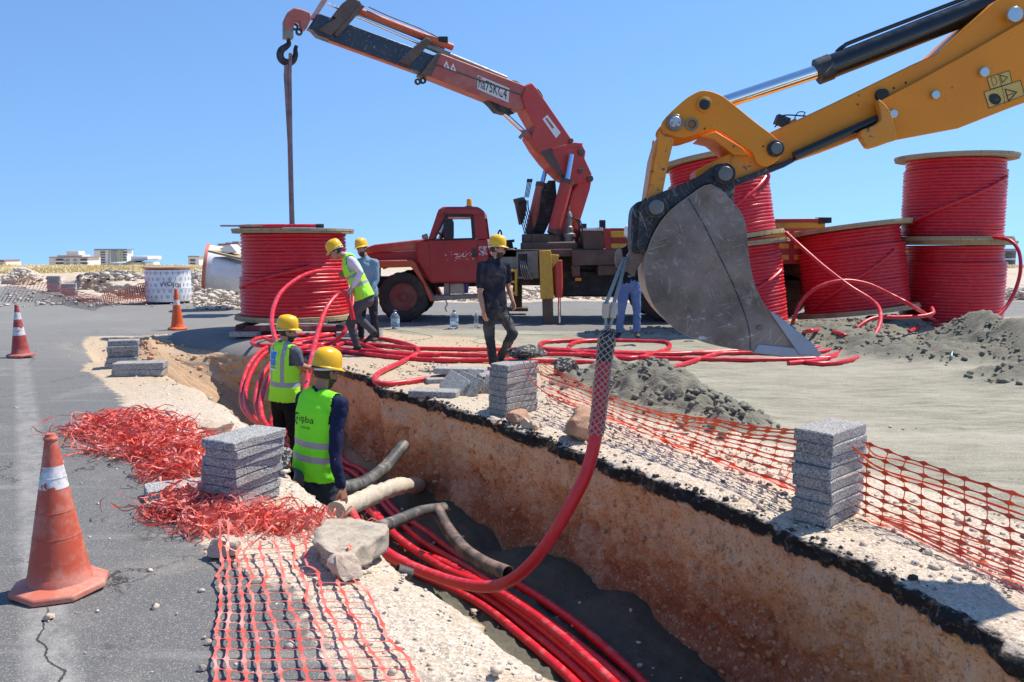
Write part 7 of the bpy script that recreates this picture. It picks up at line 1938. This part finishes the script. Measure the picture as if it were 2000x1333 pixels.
# 3 the bending worker
f3 = Vector((-1, -.12, 0)).normalized()
Y = 12.3
J = JT(head=(657, 492, Y), neck=(677, 502, Y), pelvis=(712, 578, Y), sr=(681, 508, Y + .17), sl=(686, 509, Y - .17), el=(704, 533, Y - .20), wl=(688, 562, Y - .16), er=(690, 530, Y + .22), wr=(676, 534, Y + .15),
       hl=(714, 588, Y - .09), hr=(708, 588, Y + .09), kl=(690, 612, Y - .10), kr=(684, 630, Y + .10), al=(729, 648, Y - .10), ar=(697, 676, Y + .10), tl=(712, 668, Y - .10), tr=(676, 690, Y + .08))
M_V3 = vest_mat('lime_vest_plain', (.40, .90, .06), .33, .18, .05)
e3, v3, fr3, _ = person('worker in a lime vest and white shirt bending over the cables by the hanging drum', J, f3, (-.86, -.10, -.50), top=M_WHITES, legs=M_TGREY, vest=(M_V3, -.06, 1, .0), vox=.009, seed=3.0, beard=False, curl=(.9, .9), knobs=False)
m = MB(); hand(m, J['wl'], (J['wl'] - J['el']), (1, 0, 0), .9, 1.15, -1); g_ = fuse(m, .009, 2); link_mesh('glove', g_, M_GLOVE, e3)
# 4 the man behind him in a blue shirt
f4 = Vector((-.35, -.94, 0)).normalized(); sd4 = Vector((f4.y, -f4.x, 0)); nk = A(713, 505, 13.9)
J = dict(head=nk + Vector((-.045, -.03, .15)), neck=nk, pelvis=A(718, 575, 13.9))
J['sr'] = nk + sd4 * .19 + Vector((0, 0, -.07)); J['sl'] = nk - sd4 * .19 + Vector((0, 0, -.07))
J['er'] = J['sr'] + Vector((-.03, -.02, -.28)); J['wr'] = J['er'] + Vector((.02, -.14, -.19)); J['el'] = J['sl'] + Vector((.02, -.02, -.28)); J['wl'] = J['el'] + Vector((-.08, -.12, -.20))
stand(J['pelvis'], J['pelvis'].z - .02, .05, f4, J)
person('bearded man in a blue shirt and yellow helmet standing behind the bending worker', J, f4, (-.45, -.88, -.05), top=M_BLUES, legs=M_TDK, vox=.009, seed=4.0, build=1.08, knobs=False)
# 5 the man in the black polo shirt
f5 = Vector((.62, -.78, 0)).normalized(); Y = 11.1
J = JT(head=(971, 487, Y), neck=(965, 507, Y), pelvis=(966, 597, Y), sr=(940, 521, Y - .06), sl=(989, 519, Y + .10), er=(937, 572, Y - .10), wr=(944, 607, Y - .16), el=(993, 560, Y + .14), wl=(1001, 588, Y + .06),
       hr=(955, 604, Y - .03), hl=(977, 604, Y + .06), kr=(956, 657, Y - .05), kl=(1002, 652, Y - .06), ar=(963, 706, Y - .02), al=(977, 699, Y + .16), tr=(974, 716, Y - .10), tl=(990, 708, Y + .08))
person('man in a black polo shirt and dusty jeans standing with crossed legs, looking right', J, f5, (.97, -.20, -.10), top=M_BLACKS, sleeve='short', legs=M_TBLJ, vox=.0075, seed=5.0, shirt_len=3.0, curl=(.7, .7), knobs=False)
# 6 the man behind the bucket
f6 = Vector((-.1, -1, 0)).normalized(); Y = 13.4; sd6 = Vector((f6.y, -f6.x, 0))
J = JT(head=(1231, 462, Y), neck=(1232, 482, Y), pelvis=(1228, 550, Y), sr=(1211, 492, Y), sl=(1254, 492, Y), er=(1210, 524, Y - .05), wr=(1226, 500, Y - .28), el=(1256, 524, Y - .05), wl=(1240, 500, Y - .28),
       hr=(1218, 560, Y), hl=(1240, 560, Y), kr=(1214, 604, Y - .04), kl=(1244, 604, Y), ar=(1209, 648, Y), al=(1244, 648, Y), tr=(1204, 658, Y - .16), tl=(1246, 658, Y - .16))
person('man in blue jeans and white helmet half hidden behind the digger bucket', J, f6, (-.1, -.95, -.25), hat=M_HATW, top=M_BLACKT, legs=M_JEANS, vox=.010, seed=6.0, knobs=False)
# ------------------------------------------------------------------ far away: blocks of flats, grass, rubble, wrapped drums
M_FW = pm('far_white_wall', (.78, .77, .75), .8, var=.05); M_FG = pm('far_grey_wall', (.34, .35, .37), .8, var=.05); M_FD = pm('far_dark_glass', (.10, .12, .15), .3, var=.2)
M_FC = pm('far_cream_wall', (.74, .68, .62), .8, var=.05); M_FR = pm('far_roof', (.30, .20, .18), .8, var=.1); M_FB = pm('far_blue_roof', (.22, .27, .34), .5); M_FGR = pm('far_green_panel', (.40, .50, .33), .8)
def fbox(e, name, x0, x1, y0, y1, Y, mat, t=0.0, depth=12.0, par=None):
    """a block seen between pixel columns and rows at distance Y; t pushes it towards the camera"""
    a_, b_ = A(x0, y1, Y - t), A(x1, y0, Y - t); m = MB(); m.box(((a_.x + b_.x) / 2, Y - t + depth / 2, (a_.z + b_.z) / 2), (abs(b_.x - a_.x), depth, abs(b_.z - a_.z))); return m.build(name, mat, par or e)
def bldg(label, x0, x1, y0, yb, Y, wall, roof=None):
    c_ = A((x0 + x1) / 2, yb, Y); e = empty('apartment_building', (c_.x, Y, c_.z), 0, label, 'building'); w = fbox(e, 'wall', x0, x1, y0, yb, Y, wall); return e, w
e, w = bldg('wide cream block of flats with stepped roof and dark balconies', 97, 172, 503, 531, 400, M_FC)
fbox(e, 'roof', 112, 160, 498, 503, 400, M_FC, depth=8); fbox(e, 'roof_block', 130, 153, 491, 498, 400, M_FC, depth=6); fbox(e, 'roof_edge', 96, 173, 502, 503.4, 400, M_FR, 1)
for yy in (506, 513, 520):
    for xa, xb in ((108, 124), (156, 170)): b_ = fbox(e, 'balcony', xa, xb, yy + 3.8, yy + 6, 400, M_FW, 1.5, 2); fbox(e, 'opening', xa + 1, xb - 1, yy, yy + 3.8, 400, M_FD, .3, 1, w)
    for xa in (129, 143): fbox(e, 'window', xa, xa + 6, yy + .6, yy + 5, 400, M_FG, .3, 1, w)
e, w = bldg('tall white and grey block with green panels and a blue roof', 185, 247, 489, 531, 700, M_FW)
fbox(e, 'roof', 184, 248, 486.5, 489.5, 700, M_FB, 2)
for k in range(7):
    yy = 492 + k * 4.9
    for xa, xb in ((196, 205), (240, 247)): fbox(e, 'balcony', xa, xb, yy, yy + 2.6, 700, M_FD, .5, 2, w)
    for xa in (211, 233): fbox(e, 'window', xa, xa + 2.6, yy, yy + 3, 700, M_FG, .5, 2, w)
fbox(e, 'stair_strip', 218, 226, 490, 530, 700, M_FG, .6, 2, w)
for xa in (229, 238): fbox(e, 'green_panel', xa, xa + 1.6, 490, 530, 700, M_FGR, .6, 2, w)
e, w = bldg('low grey house with a dark sloping roof between the white block and the wrapped drum', 214, 284, 513, 531, 300, M_FW)
m = MB(); m.prism([A(240, 516, 299), A(262, 507, 299), A(290, 506, 299), A(290, 509, 299), A(264, 510, 299), A(240, 519, 299)], (0, 1, 0), -1, 8); m.build('roof', M_FG, e)
fbox(e, 'garage', 213, 232, 515, 531, 298, M_FG, 1, 6); fbox(e, 'window', 276, 280, 515, 522, 299, M_FB, .3, 1, w); fbox(e, 'upper_floor', 256, 288, 501, 508, 301, M_FW)
e, w = bldg('pale house seen between the wrapped drums with dark windows', 368, 388, 502, 531, 350, M_FW)
for yy in (507, 514): fbox(e, 'window', 371, 381, yy, yy + 4, 350, M_FD, .3, 1, w)
fbox(e, 'roof', 367, 389, 500, 502.5, 350, M_FG, 1)
e, w = bldg('block with stepped reddish roofs rising behind the fallen white drum', 425, 470, 478, 531, 260, M_FW)
for k in range(3): fbox(e, 'roof_step', 426 + k * 14, 438 + k * 14, 476 - k * 2, 480, 260, M_FR, 1, 4)
e, w = bldg('small pinkish house at the left edge of the picture', -12, 11, 512, 531, 380, M_FC)
fbox(e, 'roof', -12, 8, 508, 512.4, 380, M_FR, 1); fbox(e, 'window', 0, 5, 515, 520, 380, M_FG, .3, 1, w)
e, w = bldg('brown unfinished block of flats at the right edge behind the right hand drums', 1951, 1985, 490, 560, 130, pm('far_brown_wall', (.22, .18, .16), .8))
for yy in (497, 512, 527, 542): fbox(e, 'balcony', 1956, 1984, yy + 8, yy + 11, 130, M_FC, 1, 2); fbox(e, 'window', 1960, 1980, yy, yy + 7, 130, M_FD, .3, 1, w)
fbox(e, 'roof', 1949, 1987, 486, 491, 130, M_FG, 1)
e, w = bldg('grey wall block beside the brown flats at the right edge', 1985, 2060, 520, 562, 120, M_FG)
# wrapped drums
def wrap_mat():
    t = NT('printed_white_wrap'); o_ = t.obj(); z = t.sep(o_, 2)
    tc = t.new('ShaderNodeTexCoord'); uv = tc.outputs['UV']
    return t
M_WRAP = pm('white_plastic_wrap', (.84, .83, .81), .4, var=.08, bump=.5, bscale=6, dust=(.55, .50, .44), dust_amt=.2)
M_WRAPB = pm('blue_print', (.30, .38, .52), .6); M_WRAPG = pm('graffiti_dark', (.05, .05, .06), .6)
WX, WY = A(328, 540, 23.5).x, 23.5
e = empty('wrapped_drum', (WX, WY, .02), 0, 'upright drum in printed white wrap with graffiti and a wooden top', 'cable drum', 'white wrapped drums')
RW = .585 * 1.04
m = MB(); m.lathe([(RW * .96, .04), (RW * .99, .10), (RW, .35), (RW * 1.01, .40), (RW, .45), (RW, .80), (RW * 1.01, .84), (RW, .88), (RW, .93)], 48); m.build('wrap', M_WRAP, e, world=False, smooth_=True)
HW = .93
m = MB(); m.lathe([(RW * .98, HW), (RW * .98, HW + .03)], 40); m.build('red_rim', M_CABLE, e, world=False)
top_ = bpy.data.objects.new('top_flange', None)
bpy.data.objects.remove(top_)
m = MB(); m.lathe([(RW * 1.08, HW + .035), (RW * 1.08, HW + .075)], 40); m.build('flange', M_WOOD, e, world=False)
def curved(pts, dr=.006):
    """flat print wrapped on the drum: (angle offset metres, z)"""
    vs = []
    for (u_, z_) in pts: a_ = -math.pi / 2 + u_ / RW - .0; vs.append(Vector((math.cos(a_) * (RW + dr), math.sin(a_) * (RW + dr), z_)))
    return vs
m = MB()
for r_ in range(5):
    for k in range(-6, 7):
        u0 = k * .155 + (.07 if r_ % 2 else 0) + .21; z0 = .18 + r_ * .165
        if k % 2 == 0:
            for q in range(10):
                a0, a1 = R(q * 36), R((q + 1) * 36)
                m.add(curved([(u0 + math.cos(a0) * .045, z0 + math.sin(a0) * .045), (u0 + math.cos(a1) * .045, z0 + math.sin(a1) * .045), (u0 + math.cos(a1) * .032, z0 + math.sin(a1) * .032), (u0 + math.cos(a0) * .032, z0 + math.sin(a0) * .032)]), [(0, 1, 2, 3)])
            for q in range(1, 7):
                a0, a1 = R(q * 42 + 20), R((q + 1) * 42 + 20); m.add(curved([(u0 + math.cos(a0) * .019, z0 + math.sin(a0) * .019), (u0 + math.cos(a1) * .019, z0 + math.sin(a1) * .019), (u0 + math.cos(a1) * .010, z0 + math.sin(a1) * .010), (u0 + math.cos(a0) * .010, z0 + math.sin(a0) * .010)]), [(0, 1, 2, 3)])
        else: m.add(curved([(u0 - .014, z0 - .04), (u0 + .014, z0 - .04), (u0 + .014, z0 + .04), (u0 - .014, z0 + .04)]), [(0, 1, 2, 3)])
o = m.build('printed_marks', M_WRAPB, e, world=False, recalc=False); o['kind'] = 'stuff'
gt = text_obj('WOJOI', Vector((0, 0, 0)), (1, 0, 0), (0, 0, 1), .17, M_WRAPG, None, 'graffiti', 0, width=.55)
for v in gt.data.vertices:
    p = curved([(v.co.x + .02, v.co.z + .42 + .03 * math.sin(v.co.x * 9))], .009)[0]; v.co = p
gt.parent = e
for zc in (.40, .84):
    m = MB(); m.ring((0, 0, zc), (0, 0, zc + .008), RW + .009, RW - .01, 40); m.build('binding_strap', M_WRAPB, e, world=False)
# fallen drum and its neighbour
e = empty('wrapped_drum', (A(420, 540, 21.5).x, 21.5, 0), 0, 'white wrapped drum lying on its side with a red rimmed end', 'cable drum', 'white wrapped drums')
def tube_between(p0, p1, r, name, mat, par, n=40): m = MB(); m.cyl(p0, p1, r, n=n); return m.build(name, mat, par, bevel=.02)
q0, q1 = A(402, 520, 21.0), A(478, 530, 21.25)
tube_between(q0, q1, .54, 'wrap', M_WRAP, e); d_ = (q1 - q0).normalized()
m = MB(); m.ring(q0 - d_ * .03, q0 + d_ * .05, .58, .45, 40); m.build('red_end_ring', pm('pale_red_ring', (.62, .20, .15), .5), e, smooth_=True)
e = empty('wrapped_drum', (A(450, 540, 19.5).x, 19.5, 0), 0, 'tilted white drum with a broken board lid leaning beside the hanging drum', 'cable drum', 'white wrapped drums')
q0, q1 = A(440, 548, 19.2), A(448, 497, 19.9)
q0 = A(446, 575, 19.3); q1 = A(455, 505, 19.3) 
m = MB(); m.prism([A(411, 500, 19.0), A(480, 518, 19.0), A(480, 556, 19.0), A(409, 540, 19.0)], (0, 1, 0), 0, .9); m.build('wrap', M_WRAP, e, bevel=.12, seg=4)
m = MB(); m.prism([A(408, 489, 19.0), A(480, 506, 19.0), A(480, 510, 19.0), A(408, 493, 19.0)], (0, 1, 0), -.05, 1.0); m.build('board_lid', M_WOOD, e)
m = MB(); m.prism([A(428, 486, 19.2), A(450, 478, 19.2), A(462, 492, 19.2), A(440, 495, 19.2)], (0, 1, 0), 0, .5); m.build('torn_wrap', M_WRAP, e)
m = MB(); c_ = A(466, 524, 18.95); m.cyl(c_, c_ + Vector((0, .05, 0)), .09, n=20); m.build('round_mark', M_WHITEP, e)
# far stacks at the second trench
def far_stack(px, py, n, t, where, L=.46, yaw=20):
    g_ = G(px, py); stack(g_.x, g_.y, R(yaw), n, t, where, 'blocks at the far trench', jit=.02, L=L, W=.3)
far_stack(92, 571, 9, .062, 'the tall far stack at the second trench', .42)
far_stack(119, 578, 6, .064, 'the shorter far stack beside the tall one', .44)
far_stack(313, 584, 10, .052, 'the far stack in front of the printed drum', .46, 8)
far_stack(150, 590, 2, .05, 'the slabs by the second trench', .60, 5)
far_stack(2, 556, 3, .06, 'the low stack at the left edge', .6, 5)
# nets at the second trench
def far_net(pts_t, pts_b, label, nu=40, nv=7):
    T_, B_ = catmull(pts_t, 12), catmull(pts_b, 12)
    def S(u, v):
        i = min(len(T_) - 1, int(u * (len(T_) - 1))); j = min(len(T_) - 2, i); f_ = u * (len(T_) - 1) - j; a_ = T_[j].lerp(T_[j + 1], f_); k_ = min(len(B_) - 2, int(u * (len(B_) - 1))); b_ = B_[k_].lerp(B_[k_ + 1], u * (len(B_) - 1) - k_)
        p = a_.lerp(b_, v); p.z += .03 * n1d(u * 30, v * 6); return p
    net_strip('barrier_net', S, [k / nu for k in range(nu + 1)], [k / nv for k in range(nv + 1)], M_NETP, label, wl_=.035, wn_=.06, wt=.02)
far_net([A(20, 545, 24), A(90, 552, 24), A(125, 562, 23.4), A(160, 572, 22), A(200, 580, 20.8)], [G(10, 566), G(80, 572), G(120, 580), G(160, 590), G(205, 594)], 'red barrier net trailing along the near rim of the second trench')
far_net([A(200, 574, 22), A(240, 566, 22.5), A(280, 553, 23), A(300, 549, 23), A(330, 552, 23)], [G(205, 592), G(240, 590), G(290, 588), G(310, 587), G(335, 586)], 'red barrier net swept up towards the printed drum')
# heaps of broken paving and stones (nobody could count them)
def rubble(name, boxes, mat, n, rmin, rmax, seed, hgt):
    rs = np.random.RandomState(seed); pts = []
    for _ in range(n):
        x0, x1, y0, y1 = boxes[rs.randint(len(boxes))]
        px, py = rs.uniform(x0, x1), rs.uniform(y0, y1); g_ = G(px, py); t_ = (px - x0) / (x1 - x0); hh = hgt * math.sin(math.pi * t_) ** .6 * rs.uniform(0, 1) ** 1.5
        pts.append((g_.x, g_.y, gz(g_.x, g_.y) + hh, rmin + (rmax - rmin) * rs.uniform(0, 1) ** 2))
    return scatter(name, pts, mat, seed=seed, jag=.5, flat=.5)
M_PALER = pm('pale_rubble', (.56, .49, .41), .9, var=.3, scale=1.5, bump=.4, bscale=10)
rubble('paving_rubble', [(155, 290, 546, 549)], pm('dark_rubble', (.13, .12, .12), .9, var=.5, scale=1), 260, .06, .30, 41, .32)
rubble('pale_rubble', [(160, 290, 547, 551), (5, 80, 543, 550), (20, 75, 542, 546), (372, 480, 560, 585), (375, 400, 545, 560)], M_PALER, 1100, .04, .22, 42, .42)
rubble('stone_rubble', [(380, 480, 562, 600), (820, 1260, 576, 589), (1940, 2060, 576, 588), (1490, 1570, 570, 588)], M_PALER, 2400, .02, .14, 43, .28)
rubble('stone_litter', [(-40, 480, 553, 600), (380, 480, 590, 606)], M_PALER, 700, .02, .09, 44, .03)
# dry grass on the ridge
rs = np.random.RandomState(5); V, F = [], []
for _ in range(15000):
    px = rs.uniform(-60, 520) if rs.rand() < .8 else rs.uniform(1900, 2100); g_ = A(px, 525, rs.uniform(47, 62)); x, y = g_.x, g_.y; z = gz(x, y); dn = .55 + .45 * vnoise([(x * .18, y * .3, 0)])[0]
    if rs.rand() > dn + .25: continue
    h = rs.uniform(.06, .24) * (.4 + dn * .9); a_ = rs.uniform(0, 6.28); w_ = rs.uniform(.02, .05); lx, ly = rs.normal() * .15, rs.normal() * .15; i = len(V)
    V += [(x - math.cos(a_) * w_, y - math.sin(a_) * w_, z), (x + math.cos(a_) * w_, y + math.sin(a_) * w_, z), (x + lx, y + ly, z + h)]; F.append((i, i + 1, i + 2))
me = pmesh('dry_grass', V, F); o = link_mesh('dry_grass', me, pm('dry_grass', (.62, .50, .24), .8, var=.35, scale=.6)); o['kind'] = 'stuff'
for o in bpy.data.objects:
    if '_base' in o: del o['_base']
    if '_fm' in o: del o['_fm']
